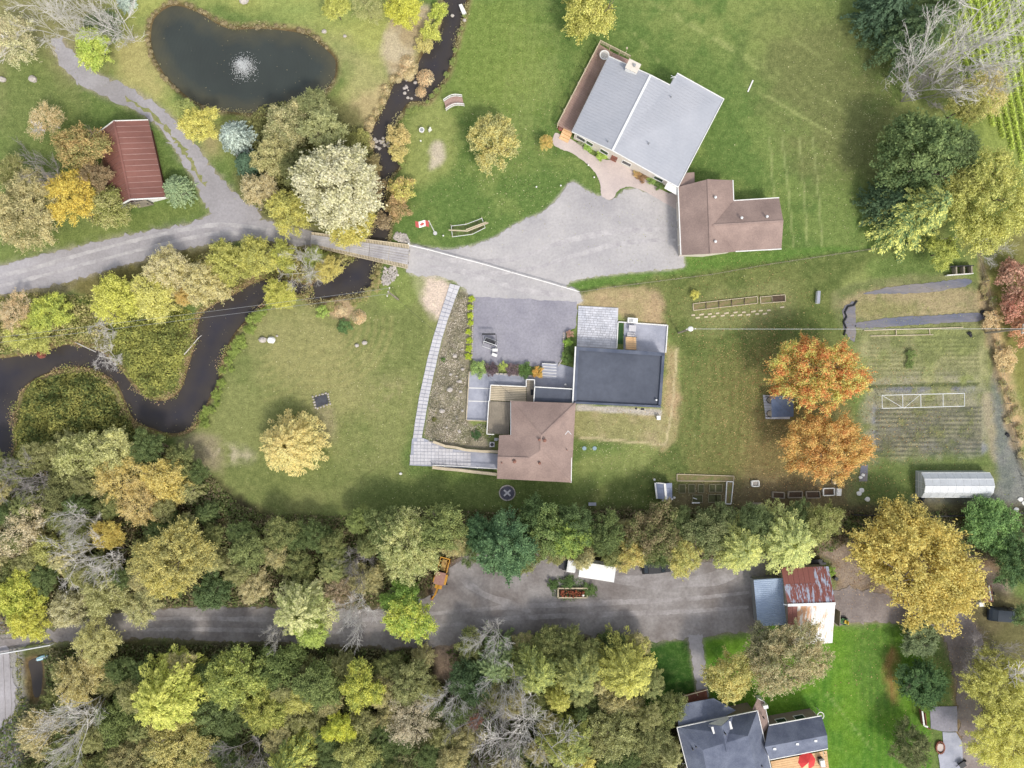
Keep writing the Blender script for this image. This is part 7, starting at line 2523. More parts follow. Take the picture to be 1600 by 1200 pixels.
# belt of trees above the yard
belt = [('B', 630, 852, 56, 10, (186, 188, 128), (148, 158, 104), "pale sage-green tree overhanging the backhoe's west side"),
        ('B', 690, 826, 48, 10, (132, 144, 84), (112, 128, 76), "olive green tree directly north of the backhoe"),
        ('B', 600, 815, 34, 9, (112, 126, 76), (98, 114, 70), "dull green tree northwest of the pale sage-green tree"),
        ('B', 860, 832, 48, 9, (118, 140, 80), (98, 122, 72), "mid green tree north of the flower planter"),
        ('B', 893, 840, 38, 9, (140, 162, 74), (104, 134, 70), "bright green tree above the white box truck's cab"),
        ('B', 900, 812, 36, 9, (92, 116, 70), (80, 102, 64), "dark green tree at the lawn's edge north of the box truck"),
        ('B', 948, 834, 34, 9, (104, 122, 70), (88, 106, 64), "dark olive tree behind the box truck"),
        ('B', 992, 866, 32, 8, (212, 178, 92), (172, 164, 84), "orange-tipped tree overhanging the box truck's rear"),
        ('B', 1025, 836, 50, 10, (124, 112, 74), (104, 112, 68), "brownish green tree in the middle of the belt above the yard"),
        ('B', 1068, 866, 36, 8, (204, 186, 92), (160, 160, 82), "yellow-fringed tree above the dark patch of the yard"),
        ('B', 1105, 836, 46, 9, (120, 128, 88), (102, 116, 76), "dull grey-green tree east of the brownish green tree"),
        ('L', 1150, 850, 46, 10, (176, 182, 104), (140, 152, 92), "pale green feathery tree above the yard's east half"),
        ('L', 1222, 842, 56, 10, (180, 190, 112), (146, 160, 100), "pale green feathery tree overhanging the rusty barn's north side"),
        ('B', 1185, 812, 34, 8, (104, 122, 78), (92, 110, 72), "green tree at the lawn edge below the planter boxes"),
        ('B', 1290, 812, 36, 8, (132, 142, 80), (150, 150, 84), "olive green tree north of the barn's east corner"),
        ('B', 835, 806, 34, 8, (84, 110, 66), (72, 98, 60), "dark green tree at the lawn's edge northeast of the drooping tree"),
        ('B', 560, 806, 22, 6, (132, 148, 82), (116, 132, 76), "small green tree at the south edge of the creek-side lawn"),
        ('B', 1060, 808, 26, 7, (100, 116, 72), (88, 104, 66), "dark green tree just south of the coop's square beds"),
        ('B', 1135, 800, 26, 6, (110, 126, 84), (96, 112, 74), "green tree just south of the L-shaped plot"),
        ('B', 1250, 800, 26, 6, (104, 124, 78), (90, 110, 70), "green tree below the white crate")]
for a in belt:
    tree(a[0], a[1], a[2] + (9 if a[2] < 822 else 0), *a[3:])
# wood west of the lane
wood = [('B', 122, 716, 48, 8, (168, 168, 104), (144, 150, 94), "pale olive tree beside the island thicket's south shore"),
        ('B', 172, 706, 46, 8, (184, 180, 108), (160, 160, 96), "pale yellow-olive tree south of the island thicket"),
        ('S', 180, 752, 46, 9, (232, 196, 104), (214, 176, 88), "golden yellow tree with white twigs, west one of two"),
        ('B', 250, 752, 44, 9, (222, 190, 94), (196, 172, 82), "golden yellow tree with white twigs, east one of two"),
        ('S', 210, 790, 40, 9, (222, 182, 110), (206, 172, 96), "golden tan tree tip south of the two golden trees"),
        ('G', 40, 752, 42, 9, None, None, "bare grey tree at the west end of the creek"),
        ('B', 90, 770, 40, 8, (118, 122, 78), (104, 110, 70), "dark olive tree beside the bare grey creek tree"),
        ('S', 28, 826, 50, 9, (198, 176, 138), (176, 160, 118), "pinkish tan tree at the west edge of the wood"),
        ('W', 118, 826, 34, 10, None, None, "bare silvery tree in the west wood, northern one"),
        ('W', 150, 880, 46, 11, None, None, "bare silvery tree in the west wood, southern one"),
        ('B', 163, 836, 28, 8, (206, 176, 76), (186, 164, 72), "small golden tree beside the northern bare silvery tree"),
        ('B', 75, 868, 42, 8, (164, 162, 84), (138, 142, 76), "yellow-olive tree in the west wood near the edge"),
        ('B', 22, 936, 46, 9, (192, 190, 64), (150, 162, 62), "bright yellow-green tree at the west edge above the lane"),
        ('B', 40, 972, 36, 8, (204, 196, 64), (172, 172, 62), "vivid yellow tree beside the lane at the west edge"),
        ('B', 266, 872, 62, 12, (176, 164, 84), (142, 138, 76), "big olive-gold tree in the middle of the west wood"),
        ('B', 258, 905, 40, 10, (192, 172, 76), (162, 154, 74), "gold-tinged tree at the south side of the big olive-gold tree"),
        ('B', 385, 868, 34, 8, (128, 140, 86), (112, 126, 78), "green tree east of the big olive-gold tree"),
        ('F', 392, 920, 32, 7, (186, 168, 118), (160, 150, 100), "tan tree at the lane's north edge"),
        ('B', 330, 925, 34, 6, (96, 120, 76), (82, 106, 68), "dark green tree at the lane's north edge"),
        ('F', 160, 930, 50, 8, (162, 160, 100), (140, 142, 90), "olive tree south of the bare silvery trees"),
        ('F', 215, 950, 36, 7, (176, 170, 110), (150, 150, 96), "pale olive tree reaching over the lane"),
        ('F', 100, 955, 40, 7, (186, 176, 130), (160, 154, 104), "beige tree by the lane's west bend"),
        ('F', 145, 1005, 44, 8, (188, 178, 106), (160, 156, 92), "cream-olive tree at the lane's south edge"),
        ('F', 118, 1062, 52, 8, (216, 194, 118), (184, 170, 100), "cream yellow tree beside the small dark pond"),
        ('L', 272, 1078, 66, 12, (186, 186, 70), (150, 160, 66), "large yellow-green feathery tree below the lane"),
        ('B', 365, 1062, 52, 11, (152, 162, 80), (122, 138, 72), "green tree east of the large feathery tree"),
        ('F', 62, 1150, 50, 8, (170, 156, 104), (148, 140, 92), "tan tree beside the track bed"),
        ('W', 100, 1135, 48, 14, None, None, "bare birch leaning over the tan tree by the track bed"),
        ('B', 175, 1135, 42, 8, (112, 128, 72), (96, 112, 64), "dark green tree beside the leaning bare birch"),
        ('F', 282, 1165, 62, 9, (182, 168, 92), (156, 150, 82), "olive-tan tree at the bottom edge of the west wood"),
        ('F', 190, 1190, 40, 8, (152, 142, 88), (128, 126, 78), "dull tan tree at the bottom edge near the leaning birch"),
        ('G', 380, 1190, 40, 9, None, None, "bare purple-grey tree at the bottom edge"),
        ('B', 325, 1120, 40, 8, (110, 128, 78), (96, 114, 72), "dark green tree between the feathery tree and the bottom edge"),
        ('L', 478, 948, 54, 10, (184, 182, 112), (142, 152, 92), "pale yellow-green tree standing into the lane"),
        ('B', 482, 985, 32, 9, (158, 176, 86), (136, 156, 80), "green tree at the lane's middle, south of the pale one"),
        ('W', 428, 990, 18, 6, None, None, "small bare white tree in the lane's verge"),
        ('W', 556, 955, 36, 8, None, None, "bare white tree overhanging the lane"),
        ('F', 525, 930, 30, 6, (172, 150, 118), (148, 136, 100), "pinkish tan tree north of the bare white lane tree"),
        ('G', 556, 880, 30, 7, None, None, "bare purplish tree west of the pale sage-green tree"),
        ('B', 428, 1048, 46, 9, (110, 128, 70), (92, 112, 62), "dark green tree at the lane's south edge, western one"),
        ('B', 490, 1078, 44, 10, (122, 138, 80), (100, 118, 68), "green tree in the south wood below the small bare tree"),
        ('B', 560, 1080, 40, 10, (176, 180, 72), (136, 148, 66), "yellow-green tree in the middle of the south wood"),
        ('F', 640, 1068, 42, 9, (142, 146, 98), (120, 128, 84), "grey-olive tree in the south wood below the lime yellow tree"),
        ('S', 640, 1128, 50, 9, (170, 158, 128), (146, 138, 108), "pale grey-brown tree in the south wood"),
        ('B', 528, 1140, 28, 9, (190, 194, 60), (156, 168, 60), "small vivid lime tree in the south wood"),
        ('K', 455, 1180, 52, 12, (160, 166, 72), (112, 130, 66), "lime-tipped spruce at the bottom edge"),
        ('B', 410, 1110, 44, 9, (164, 164, 70), (128, 138, 64), "yellow-green tree north of the lime-tipped spruce"),
        ('B', 555, 1180, 44, 9, (156, 160, 92), (130, 138, 82), "olive tree at the bottom edge east of the lime-tipped spruce"),
        ('B', 462, 1098, 30, 8, (190, 184, 90), (156, 158, 80), "straw-yellow tree below the green tree of the south wood"),
        ('W', 705, 1095, 32, 9, None, None, "bare white tree in the south wood, west of the three"),
        ('W', 770, 1000, 34, 9, None, None, "bare white tree at the yard's south edge"),
        ('C', 772, 1030, 42, 9, (112, 132, 84), (94, 116, 76), "green spruce below the bare tree on the yard's south edge", "spruce_tree"),
        ('W', 790, 1072, 34, 9, None, None, "bare white tree just below the green spruce"),
        ('G', 760, 1150, 46, 10, None, None, "bare grey tree in the south wood, western one of two large"),
        ('W', 825, 1160, 56, 11, None, None, "large bare silvery tree at the bottom edge"),
        ('F', 740, 1128, 16, 5, (160, 106, 82), (136, 92, 72), "small reddish brown tree in the south wood"),
        ('B', 735, 1070, 38, 9, (84, 110, 74), (72, 98, 66), "dark green tree south of the brown track into the wood"),
        ('L', 835, 1040, 46, 11, (150, 160, 84), (112, 128, 76), "green feathery tree at the yard's south edge, western of three"),
        ('L', 900, 1042, 46, 11, (146, 152, 84), (116, 128, 78), "olive feathery tree at the yard's south edge, middle of three"),
        ('L', 974, 1040, 52, 12, (186, 180, 72), (146, 150, 74), "yellow-green feathery tree at the yard's south edge, eastern of three"),
        ('L', 872, 1080, 30, 9, (196, 188, 76), (160, 162, 72), "yellow feathery tree tip below the western feathery trees"),
        ('L', 885, 1150, 52, 11, (148, 154, 78), (112, 126, 70), "green feathery tree near the bottom edge west of the slate blue house"),
        ('L', 905, 1185, 30, 9, (206, 186, 74), (170, 160, 70), "yellow-edged feathery tree at the bottom edge"),
        ('F', 960, 1155, 52, 9, (150, 154, 104), (130, 136, 92), "pale olive tree west of the slate blue house"),
        ('F', 1018, 1165, 40, 8, (132, 136, 90), (112, 120, 78), "dull green tree against the slate blue house's west side"),
        ('B', 932, 1092, 24, 5, (112, 126, 78), (98, 112, 70), "small green tree at the corner of the dark lawn")]
for a in wood:
    tree(*a[:8], a[8] if len(a) > 8 else ("bare_tree" if a[0] in 'WG' else "broadleaf_tree"))
# along the lane and the creek
lane = [('S', 18, 488, 34, 5, (214, 182, 134), (190, 160, 112), "peach-tan bush at the west end of the creek's north bank"),
        ('B', 74, 488, 36, 5, (170, 180, 76), (140, 156, 70), "lime green bush on the creek's north bank near the west edge"),
        ('B', 38, 520, 36, 4, (172, 172, 80), (140, 146, 72), "yellow-olive bush at the water's edge near the west edge"),
        ('B', 178, 468, 48, 6, (192, 190, 72), (168, 172, 74), "lime yellow tree below the gravel lane, west of the marsh"),
        ('B', 232, 462, 44, 6, (204, 196, 92), (182, 178, 84), "lemon yellow tree north of the marsh"),
        ('F', 258, 418, 44, 7, (222, 202, 136), (196, 180, 116), "cream tree at the lane's south edge"),
        ('F', 312, 440, 44, 7, (214, 198, 126), (184, 172, 104), "cream yellow tree just east of the cream lane tree"),
        ('B', 288, 462, 18, 4, (226, 184, 92), (206, 164, 84), "small orange-yellow tree at the marsh's north tip"),
        ('B', 352, 412, 38, 6, (176, 172, 80), (146, 150, 74), "yellow-green tree between lane and creek, west of three"),
        ('B', 402, 400, 38, 6, (184, 176, 76), (152, 152, 72), "yellow-green tree between lane and creek, middle of three"),
        ('B', 438, 396, 28, 5, (176, 178, 84), (146, 154, 78), "yellow-green tree between lane and creek, east of three"),
        ('B', 435, 458, 28, 4, (196, 190, 76), (160, 164, 72), "yellow bush on the lawn tip between the two creek arms"),
        ('W', 472, 418, 28, 5, None, None, "bare whitish tree beside the creek pool"),
        ('B', 512, 420, 24, 4.5, (206, 186, 90), (180, 168, 84), "yellow-orange tree beside the creek pool near the bridge"),
        ('B', 490, 402, 22, 4, (152, 164, 82), (132, 146, 76), "green tree under the bridge's west end"),
        ('W', 165, 516, 24, 3, None, None, "low bare white bush at the marsh's west side"),
        ('W', 172, 560, 26, 2, None, None, "bare dead tree lying over the creek by the marsh")]
for a in lane:
    tree(*a[:8], "bare_tree" if a[0] in 'WG' else "broadleaf_tree")
for px, py, r, h, c1, c2, lab in [(627, 296, 22, 3.2, (200, 192, 84), (170, 146, 84), "yellow-topped round shrub on the creek's east bank"), (622, 325, 20, 2.6, (168, 138, 90), (146, 128, 78), "russet-edged shrub south of the yellow-topped creek shrub"),
                                  (622, 214, 20, 2.2, (204, 172, 104), (178, 158, 92), "tan-gold shrub on the creek's east bank"), (618, 238, 17, 2, (196, 176, 96), (174, 160, 90), "gold shrub just south of the tan-gold one"),
                                  (672, 45, 19, 2.5, (180, 186, 84), (160, 168, 78), "yellow-green shrub on the creek's west bank near the top edge"), (685, 20, 15, 2.2, (176, 190, 80), (156, 172, 72), "lime shrub at the top of the creek's west bank"),
                                  (662, 68, 16, 2, (198, 178, 96), (170, 160, 90), "golden shrub on the creek's west bank"),
                                  (566, 222, 20, 2.4, (150, 148, 70), (132, 132, 66), "olive shrub on the creek's west bank by the stone dam"), (577, 258, 18, 2.2, (144, 130, 80), (128, 116, 72), "brown-olive shrub on the creek's west bank"),
                                  (582, 290, 20, 2.2, (140, 118, 76), (124, 108, 70), "brown shrub beside the silvery poplar"), (597, 345, 14, 2, (170, 150, 110), (140, 120, 86), "grey-brown shrub at the bridge's north side"),
                                  (1585, 432, 30, 4, (172, 128, 104), (146, 112, 88), "dusky red shrub at the east edge, northern one"), (1590, 480, 28, 4, (180, 122, 98), (156, 114, 88), "red shrub at the east edge by the overhead cable"),
                                  (1600, 515, 24, 3.5, (190, 140, 98), (172, 126, 90), "orange-red shrub at the east edge, southern one"),
                                  (1555, 500, 18, 1.5, (214, 176, 124), (196, 160, 108), "tan shrub in the rough strip beside the field fence, northern one"), (1572, 560, 20, 1.5, (206, 170, 116), (184, 156, 104), "tan shrub in the rough strip beside the field fence, southern one"),
                                  (1086, 460, 8, 1.2, (218, 206, 80), (196, 188, 76), "small bright yellow shrub above the terraced raised beds"),
                                  (504, 487, 11, 1.4, (150, 172, 84), (130, 156, 76), "light green spiky plant on the creek-pool bank"), (538, 510, 12, 1.3, (92, 128, 76), (80, 112, 66), "dark green spiky plant on the lawn below the creek pool"),
                                  (748, 576, 14, 1.4, (142, 168, 96), (120, 150, 86), "light green leafy plant at the west end of the shrub bed"), (768, 577, 11, 1.3, (112, 92, 96), (98, 82, 86), "purple-brown shrub, west one of two in the shrub bed"),
                                  (785, 571, 8, 1.3, (168, 186, 92), (146, 166, 84), "lime shrub between the two purple-brown shrubs"), (801, 577, 11, 1.3, (118, 98, 100), (104, 88, 90), "purple-brown shrub, east one of two in the shrub bed"),
                                  (820, 578, 12, 1.3, (92, 126, 66), (80, 112, 58), "dark green shrub in the shrub bed"), (840, 579, 10.5, 1.5, (226, 164, 66), (204, 142, 58), "orange chrysanthemum-like shrub by the terrace steps"),
                                  (892, 521, 7, 1.1, (186, 146, 122), (166, 126, 104), "pink-brown hydrangea by the pale pavers"), (887, 536, 7, 1.1, (150, 184, 76), (130, 166, 70), "lime shrub in the bed by the flat-roofed garage"),
                                  (891, 547, 9, 1.1, (86, 112, 60), (74, 98, 54), "dark green shrub in the bed by the flat-roofed garage"), (886, 560, 10, 1.1, (112, 142, 72), (92, 122, 64), "mid green shrub at the south end of the garage bed"),
                                  (910, 222, 7, .9, (150, 158, 136), (130, 142, 118), "silvery shrub at the west end of the farmhouse bed"), (920, 229, 8, 1, (146, 180, 84), (126, 160, 76), "bright green shrub in the farmhouse's west bed"),
                                  (938, 241, 10, 1, (150, 178, 80), (128, 158, 70), "lime green shrub at the east end of the farmhouse's west bed"), (994, 270, 8, .9, (212, 176, 92), (176, 140, 84), "golden shrub in the farmhouse's east bed"),
                                  (1004, 276, 9, .9, (150, 112, 76), (128, 100, 66), "russet shrub in the farmhouse's east bed"), (1017, 283, 9, .9, (128, 158, 84), (108, 138, 72), "green shrub in the farmhouse's east bed"), (1030, 289, 8, .9, (112, 142, 78), (92, 122, 68), "dark green shrub by the farmhouse's white door canopy"),
                                  (693, 562, 4, .6, (96, 132, 66), (84, 116, 58), "tiny green shrub on the scrubby slope, middle one"), (678, 655, 4, .5, (112, 116, 64), (96, 102, 58), "tiny olive shrub near the slab walk"), (744, 680, 8, .7, (78, 112, 72), (66, 98, 62), "low dark green shrub on the scrub south of the terrace"),
                                  (861, 913, 10, 1.1, (82, 112, 62), (72, 98, 56), "green weeds at the planter's west side"), (885, 912, 12, 1.0, (84, 112, 62), (72, 98, 56), "green weeds behind the flower planter"), (920, 922, 11, 1.0, (92, 120, 66), (80, 106, 60), "green weeds at the planter's east side"),
                                  (1298, 893, 8, 1.2, (142, 172, 74), (122, 152, 66), "lime weeds at the rusty barn's northeast corner"), (1425, 552, 9, .8, (112, 134, 74), (98, 120, 66), "green clump in the upper part of the kitchen garden"), (1421, 569, 7, .6, (108, 130, 72), (94, 116, 64), "second green clump in the kitchen garden, south of the first"),
                                  (1555, 470, 8, .7, (140, 152, 80), (122, 136, 72), "small green clump on the rough strip")]:
    shrub(px, py, r, h, c1, c2, lab)
for i, (x, y) in enumerate([(737, 467), (736, 479.5), (735, 493), (735, 506), (733.5, 518.5), (733.5, 532), (732.5, 545), (732, 557)]):
    shrub(x, y, 5.6, .8, (172, 192, 46), (148, 172, 42), "small lime green ball shrub in the hedge row along the gravel pad's west edge", "ball_shrub", "shrub", "lime shrubs along the pad")
for px, py, r, lab in ((664, 120, 14, "tan grass tussock on the islet in the creek"), (657, 142, 9, "smaller tan tussock south of the creek islet"), (636, 96, 13, "tan tussock on the creek's west bank"), (630, 110, 11, "tan tussock at the creek's brown bank"), (560, 495, 12, "reddish tan tussock on the creek-pool bank"), (530, 484, 12, "dry tan tussock on the creek-pool bank"), (62, 553, 7, "small red tussock in the creek near the west edge")):
    shrub(px, py, r, .9, (206, 176, 128) if r != 7 else (170, 92, 76), (186, 156, 110) if r != 7 else (150, 80, 66), lab, "grass_tussock", "grass", None, 'T')

# ------------------------------------------------------------------ bank plants, scattered: individuals by kind
rr = random.Random(31)


def along(px, n, jit, fn):
    pts = px
    for k in range(n):
        t = (k + rr.random()) / n * (len(pts) - 1)
        i = min(int(t), len(pts) - 2)
        q = lerp2(pts[i], pts[i + 1], t - i)
        fn(q[0] + rr.gauss(0, jit), q[1] + rr.gauss(0, jit))


G1 = "green plants along the creek's lawn bank"
along([(425, 465), (395, 500), (370, 535), (352, 575), (335, 625), (312, 665)], 26, 3, lambda x, y: shrub(x, y, rr.uniform(5, 9), rr.uniform(.7, 1.3), (134, 154, 72), (112, 132, 62), "low green bank plant on the lawn side of the creek's lower arm", "bank_plant", "plant", G1))
G2 = "straw plants along the upper creek"
along([(648, 100), (640, 115), (612, 122), (598, 160), (575, 195), (570, 225)], 16, 3, lambda x, y: shrub(x, y, rr.uniform(5, 9), rr.uniform(.6, 1.0), (204, 178, 124), (176, 154, 104), "straw-coloured bank grass on the west side of the upper creek", "bank_grass", "grass", G2, 'T'))
G3 = "green plants along the upper creek"
along([(730, 5), (718, 60), (704, 105), (688, 140), (662, 165), (640, 172), (625, 195), (632, 245), (628, 262)], 22, 1.5, lambda x, y: shrub(x, y, rr.uniform(3, 5.5), rr.uniform(.4, .7), (138, 154, 86), (116, 134, 74), "small green bank plant on the lawn side of the upper creek", "bank_plant", "plant", G3))
G4 = "straw fringe of the pond"
pe = POND
for k in range(60):
    q = pe[int(k / 60 * len(pe))]
    if q[0] < 330 or q[1] < 75:
        shrub(q[0] + rr.gauss(0, 1.2), q[1] + rr.gauss(0, 1.2), rr.uniform(2.5, 4.5), rr.uniform(.3, .5), (158, 142, 98), (132, 116, 84), "short brown reed tuft at the pond's edge", "reed_tuft", "reeds", G4, 'T')
G5 = "plants round the creek pool"
along([(592, 420), (585, 445), (572, 465), (545, 478), (505, 482)], 14, 3, lambda x, y: shrub(x, y, rr.uniform(4, 8), rr.uniform(.5, 1), (166, 150, 98), (130, 138, 76), "mixed brown and green plant at the creek pool's south bank", "bank_plant", "plant", G5))
G6 = "rough plants beside the field fence"
along([(1538, 430), (1560, 520), (1580, 620), (1598, 700)], 26, 5, lambda x, y: shrub(x, y, rr.uniform(4, 8), rr.uniform(.4, .9), (200, 168, 116), (146, 142, 84), "rough tan plant in the strip along the field fence", "rough_plant", "plant", G6))


# ------------------------------------------------------------------ marsh thickets and the wood's undergrowth: nobody could count them
def ground_cover(name, poly_px, dens, hmax, lumps, leaf, c1, c2, seed, edge=2.0, avoid=None):
    r = np.random.default_rng(seed)
    wp = world_poly(smooth_poly(poly_px, 4))
    x0, y0 = wp.min(0)
    x1, y1 = wp.max(0)
    n = int((x1 - x0) * (y1 - y0) * dens)
    X, Y = r.uniform(x0, x1, n), r.uniform(y0, y1, n)
    d = sdf(wp, X, Y) + (fbm(X, Y, 2.0, seed + 5) - .5) * 2.0
    keep = d < 0
    if avoid:
        for p in avoid:
            keep &= sdf(world_poly(p), X, Y) > .3
    X, Y, d = X[keep], Y[keep], d[keep]
    n = len(X)
    hgt = (0.25 + 1.1 * np.clip((fbm(X, Y, lumps, seed + 9, 3) - .25) * 1.7, 0, 1)) * hmax * np.clip(-d / edge, .15, 1)
    z = hgt * r.uniform(.45, 1.0, n) ** .6
    e = .25
    gx_ = fbm(X + e, Y, lumps, seed + 9, 3) - fbm(X - e, Y, lumps, seed + 9, 3)
    gy_ = fbm(X, Y + e, lumps, seed + 9, 3) - fbm(X, Y - e, lumps, seed + 9, 3)
    nrm = np.stack([-gx_ * hmax * 3, -gy_ * hmax * 3, np.ones(n)], -1) + r.normal(0, .55, (n, 3))
    me = leaf_mesh(name, np.stack([X, Y, z], -1), nrm, np.full(n, leaf), M['leaf'], r, .6)
    o = struct(name, me, None, "stuff")
    tint(o, c1, c2)
    return o


MARSH = [(180, 490), (240, 478), (285, 480), (305, 490), (298, 530), (285, 580), (262, 614), (240, 620), (215, 606), (195, 575), (175, 545), (170, 515)]
ISLE = [(28, 650), (48, 604), (90, 586), (140, 584), (175, 606), (198, 655), (240, 690), (250, 710), (180, 720), (90, 730), (30, 716), (22, 690)]
ground_cover("marsh_thicket", MARSH, 75, 1.3, 1.6, .15, (138, 142, 66), (104, 114, 56), 41)
ground_cover("marsh_thicket", ISLE, 75, 2.2, 2.0, .16, (128, 130, 64), (88, 102, 54), 42)
ground_cover("bank_undergrowth", [(-40, 470), (130, 460), (200, 440), (330, 395), (470, 385), (560, 405), (500, 425), (480, 436), (400, 432), (330, 462), (290, 482), (200, 490), (170, 520), (140, 532), (60, 540), (-40, 550)], 40, 1.4, 2.0, .17, (156, 146, 84), (122, 128, 66), 43)
ground_cover("bank_undergrowth", [(400, 170), (470, 160), (545, 190), (575, 215), (585, 260), (590, 330), (560, 372), (500, 352), (420, 340), (385, 300), (380, 240)], 40, 1.4, 2.0, .17, (122, 124, 74), (100, 104, 62), 44)
YARD_ = [(600, 950), (690, 915), (712, 880), (740, 860), (860, 868), (1100, 876), (1225, 866), (1225, 900), (1200, 1000), (700, 1010), (600, 1014)]
LOWER_ = [(-80, 1005), (80, 983), (200, 952), (420, 948), (620, 948), (620, 1012), (420, 1004), (180, 1002), (-80, 1022)]
ground_cover("wood_undergrowth", [(-80, 740), (60, 720), (230, 692), (300, 720), (400, 802), (560, 808), (760, 798), (1340, 800), (1330, 850), (1230, 872), (1100, 878), (880, 880), (730, 868), (690, 900), (640, 950), (400, 955), (200, 955), (60, 985), (-80, 1000)], 26, 1.8, 2.4, .2, (92, 106, 60), (112, 100, 68), 45, 2.0, [YARD_, LOWER_])
ground_cover("wood_undergrowth", [(35, 1100), (70, 1085), (80, 1010), (200, 1005), (420, 1010), (640, 1015), (670, 1060), (720, 1060), (720, 1010), (1000, 1008), (1010, 1080), (960, 1100), (1050, 1140), (1060, 1260), (-10, 1260)], 26, 1.8, 2.4, .2, (84, 102, 56), (104, 102, 64), 46, 2.0, [YARD_, LOWER_, PUDDLE])
ground_cover("wood_undergrowth", [(1330, 806), (1640, 800), (1640, 860), (1570, 880), (1480, 850), (1340, 830)], 24, 1.2, 2.0, .2, (84, 102, 62), (104, 96, 70), 47)
ground_cover("lawn_edge_scrub", [(290, 735), (330, 745), (400, 800), (600, 800), (700, 795), (700, 815), (420, 825), (300, 780)], 36, 1.2, 1.6, .17, (98, 112, 60), (116, 108, 70), 48)
ground_cover("slope_scrub", [(715, 462), (730, 470), (730, 560), (726, 655), (760, 665), (762, 690), (690, 692), (666, 678), (674, 625), (688, 560), (702, 505)], 60, .35, .7, .085, (166, 156, 138), (112, 110, 84), 49, .5)
ground_cover("verge_plants", [(25, 1020), (34, 1030), (38, 1100), (36, 1160), (26, 1120)], 40, 1.0, 1.2, .14, (134, 130, 72), (98, 108, 58), 50, .6)
ground_cover("weeds", [(868, 905), (900, 898), (930, 918), (926, 936), (866, 938), (858, 920)], 60, .5, .8, .1, (86, 114, 62), (72, 98, 56), 51, .6)

def bank_growth(name, poly, per_m, seed, c1, c2, hmax, sel=None):
    r = np.random.default_rng(seed)
    wp = world_poly(poly)
    P_ = []
    for i in range(len(wp)):
        a, b = wp[i], wp[(i + 1) % len(wp)]
        L = np.hypot(*(b - a))
        n = r.poisson(L * per_m)
        t = r.uniform(0, 1, (n, 1))
        P_.append(a + (b - a) * t)
    p = np.concatenate(P_)
    m = fbm(p[:, 0], p[:, 1], 3.0, seed + 3, 3)
    keep = m > .36
    p, m = p[keep], m[keep]
    n = len(p)
    w_ = np.clip((m - .36) * 4, .15, 1)[:, None]
    p = p + r.normal(0, .42, (n, 2)) * w_
    z = -.25 + (hmax + .25) * r.uniform(0, 1, n) * w_[:, 0]
    nr = np.stack([r.normal(0, .6, n), r.normal(0, .6, n), np.ones(n)], -1)
    o = struct(name, leaf_mesh(name, np.column_stack([p, z]), nr, np.full(n, .13), M['leaf'], r, .4), None, "stuff")
    tint(o, c1, c2)


bank_growth("bank_growth", CREEK_LOW, 70, 91, (132, 138, 72), (152, 126, 86), .7)
bank_growth("bank_growth", CREEK_UP, 60, 92, (150, 142, 90), (132, 122, 78), .5)
bank_growth("bank_growth", POND, 34, 93, (140, 128, 92), (120, 118, 70), .25)

# fill-in trees in the deep of the two woods
taken = [(o.location.x, o.location.y, 3.0) for o in COL.objects if o.parent is None and o.get("category") == "tree"]
FILLC = [((128, 134, 82), (104, 116, 70)), ((150, 148, 90), (124, 128, 78)), ((100, 118, 70), (84, 104, 62)), ((168, 158, 100), (140, 136, 86))]
cnt = 0
for poly, lab, grp in ((WOODS[0], " tree of the dense wood between the lawn and the lane", " trees north of the lane"), (WOODS[1], " tree of the dense wood south of the lane", " trees south of the lane")):
    for k in range(2600):
        x, y = rr.uniform(-40, 1060), rr.uniform(700, 1230)
        if not in_poly((x, y), poly) or in_poly((x, y), YARD_) or in_poly((x, y), LOWER_) or in_poly((x, y), grow(PUDDLE, 25)) or in_poly((x, y), [(640, 860), (740, 860), (740, 960), (640, 960)]) or in_poly((x, y), [(660, 990), (730, 990), (735, 1065), (665, 1065)]) or x < 45 and y > 990:
            continue
        if y < 835 and x > 330:
            continue
        if 945 - 38 < y < 1045 and x < 640:
            continue
        w = P(x, y, 4)
        if any((w.x - a) ** 2 + (w.y - b) ** 2 < 2.7 ** 2 for a, b, c in taken):
            continue
        taken.append((w.x, w.y, 2.7))
        ci, kd = rr.randrange(4), rr.choice('BBFL')
        c1, c2 = FILLC[ci]
        hue = ("olive green", "khaki", "dark green", "tan-olive")[ci] + (" feathery" if kd == 'L' else " round")
        tree(kd, x, y, rr.uniform(20, 34), rr.uniform(5, 8), c1, c2, hue + lab, "woodland_tree", "tree", False, hue + grp)
        cnt += 1

# ------------------------------------------------------------------ crop field rows
r_ = np.random.default_rng(9)
ROWM = []
for k in range(3):
    n_ = 2600
    yy = r_.uniform(-15, 15, n_)
    xx = r_.normal(0, .17, n_)
    zz = .55 * np.exp(-(xx / .3) ** 2) * r_.uniform(.5, 1.1, n_) * (.7 + .5 * vnoise(yy, yy * 0, .6, 70 + k))
    nn = np.stack([xx * 2.2, r_.normal(0, .3, n_), np.ones(n_)], -1) + r_.normal(0, .4, (n_, 3))
    ROWM.append(leaf_mesh("crop_row", np.stack([xx, yy, zz], -1), nn, np.full(n_, .13), M['leaf'], r_))
for i in range(20):
    x = 1476 + i * 11.8
    b = P(x + 22, 110)
    top = 0
    o = bpy.data.objects.new("crop_row", ROWM[i % 3])
    COL.objects.link(o)
    o.location = b
    o.rotation_euler = (0, 0, .19)
    if i < 6:
        o.scale = (1, .62 + i * .06, 1)
        o.location = (b.x - .19 * (5.6 - i * .9), b.y + 5.6 - i * .9, 0)
    tag(o, "long light green crop row in the striped field at the top corner", "crop row", "rows of the crop field")
    tint(o, (164, 184, 74), (142, 166, 64))

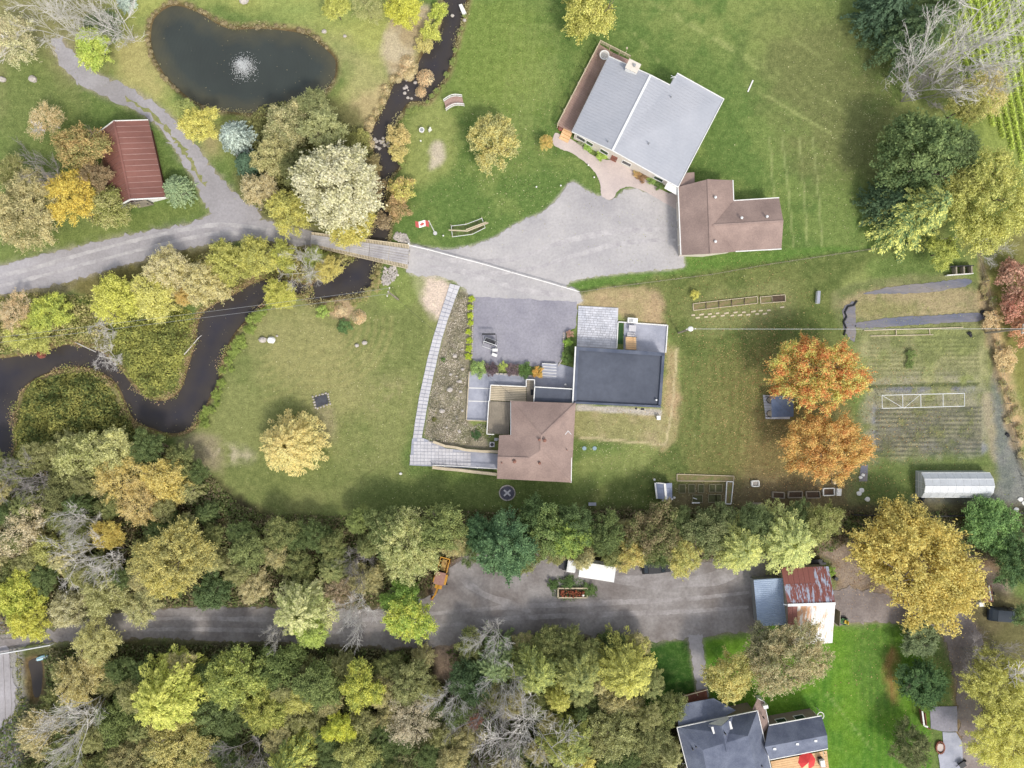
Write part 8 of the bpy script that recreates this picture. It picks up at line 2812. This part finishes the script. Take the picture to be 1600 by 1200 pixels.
# ------------------------------------------------------------------ fallen leaves on the grass
def litter(name, zones, c1, c2, seed):
    r = np.random.default_rng(seed)
    P_ = []
    for px, py, sx, sy, n in zones:
        P_.append(np.stack([(px + r.normal(0, sx, n) - 800) * U, (600 - py + r.normal(0, sy, n)) * U, r.uniform(.03, .06, n)], -1))
    p = np.concatenate(P_)
    dwv = np.minimum.reduce([sdf(world_poly(q), p[:, 0], p[:, 1]) for q in (POND, CREEK_UP, CREEK_LOW)])
    p = p[dwv > 1.0]
    n = len(p)
    nrm = np.array([[0, 0, 1.0]]) + r.normal(0, .25, (n, 3))
    o = struct(name, leaf_mesh(name, p, nrm, r.uniform(.05, .10, n), M['leaf'], r), None, "stuff")
    tint(o, c1, c2, 1.25)


litter("fallen_leaves", [(1200, 640, 45, 75, 3200), (1190, 560, 60, 50, 1200), (1300, 745, 40, 20, 700), (1090, 640, 60, 90, 900), (1140, 480, 70, 30, 400), (1400, 700, 60, 60, 700), (1360, 600, 40, 60, 500)], (206, 170, 104), (170, 126, 76), 81)
litter("fallen_leaves", [(1340, 900, 50, 40, 900), (1500, 1050, 25, 90, 700), (1360, 1050, 40, 60, 300)], (200, 160, 104), (164, 122, 84), 82)
litter("fallen_leaves", [(770, 250, 60, 50, 500), (960, 690, 50, 30, 500), (560, 600, 90, 100, 900), (1330, 200, 60, 90, 900), (1380, 140, 20, 40, 200), (860, 330, 60, 50, 150), (1000, 790, 120, 20, 500)], (202, 196, 140), (180, 166, 112), 83)
litter("grass_tips", [(1100, 330, 140, 120, 2500), (600, 620, 110, 90, 2500), (1150, 600, 70, 110, 2500), (800, 120, 60, 80, 1500), (1450, 600, 60, 90, 2600), (60, 200, 60, 60, 600)], (160, 166, 96), (130, 142, 76), 84)
r_ = np.random.default_rng(95)
fpz = []
for q, n in ((POND, 130), (CREEK_UP, 900), (CREEK_LOW, 900)):
    w_ = world_poly(q)
    x_, y_ = r_.uniform(w_[:, 0].min(), w_[:, 0].max(), n), r_.uniform(w_[:, 1].min(), w_[:, 1].max(), n)
    k_ = (sdf(w_, x_, y_) < -.2) & (fbm(x_, y_, 4.0, 96, 3) > .5)
    fpz.append(np.stack([x_[k_], y_[k_], np.full(k_.sum(), WZ + .012)], -1))
fpz = np.concatenate(fpz)
o = struct("floating_leaves", leaf_mesh("floating_leaves", fpz, np.tile([0, 0, 1.0], (len(fpz), 1)) + r_.normal(0, .02, (len(fpz), 3)), np.full(len(fpz), .09), M['leaf'], r_), None, "stuff")
tint(o, (140, 130, 92), (112, 104, 82), 1.0)
print("objects", len(bpy.data.objects), "fill", cnt)
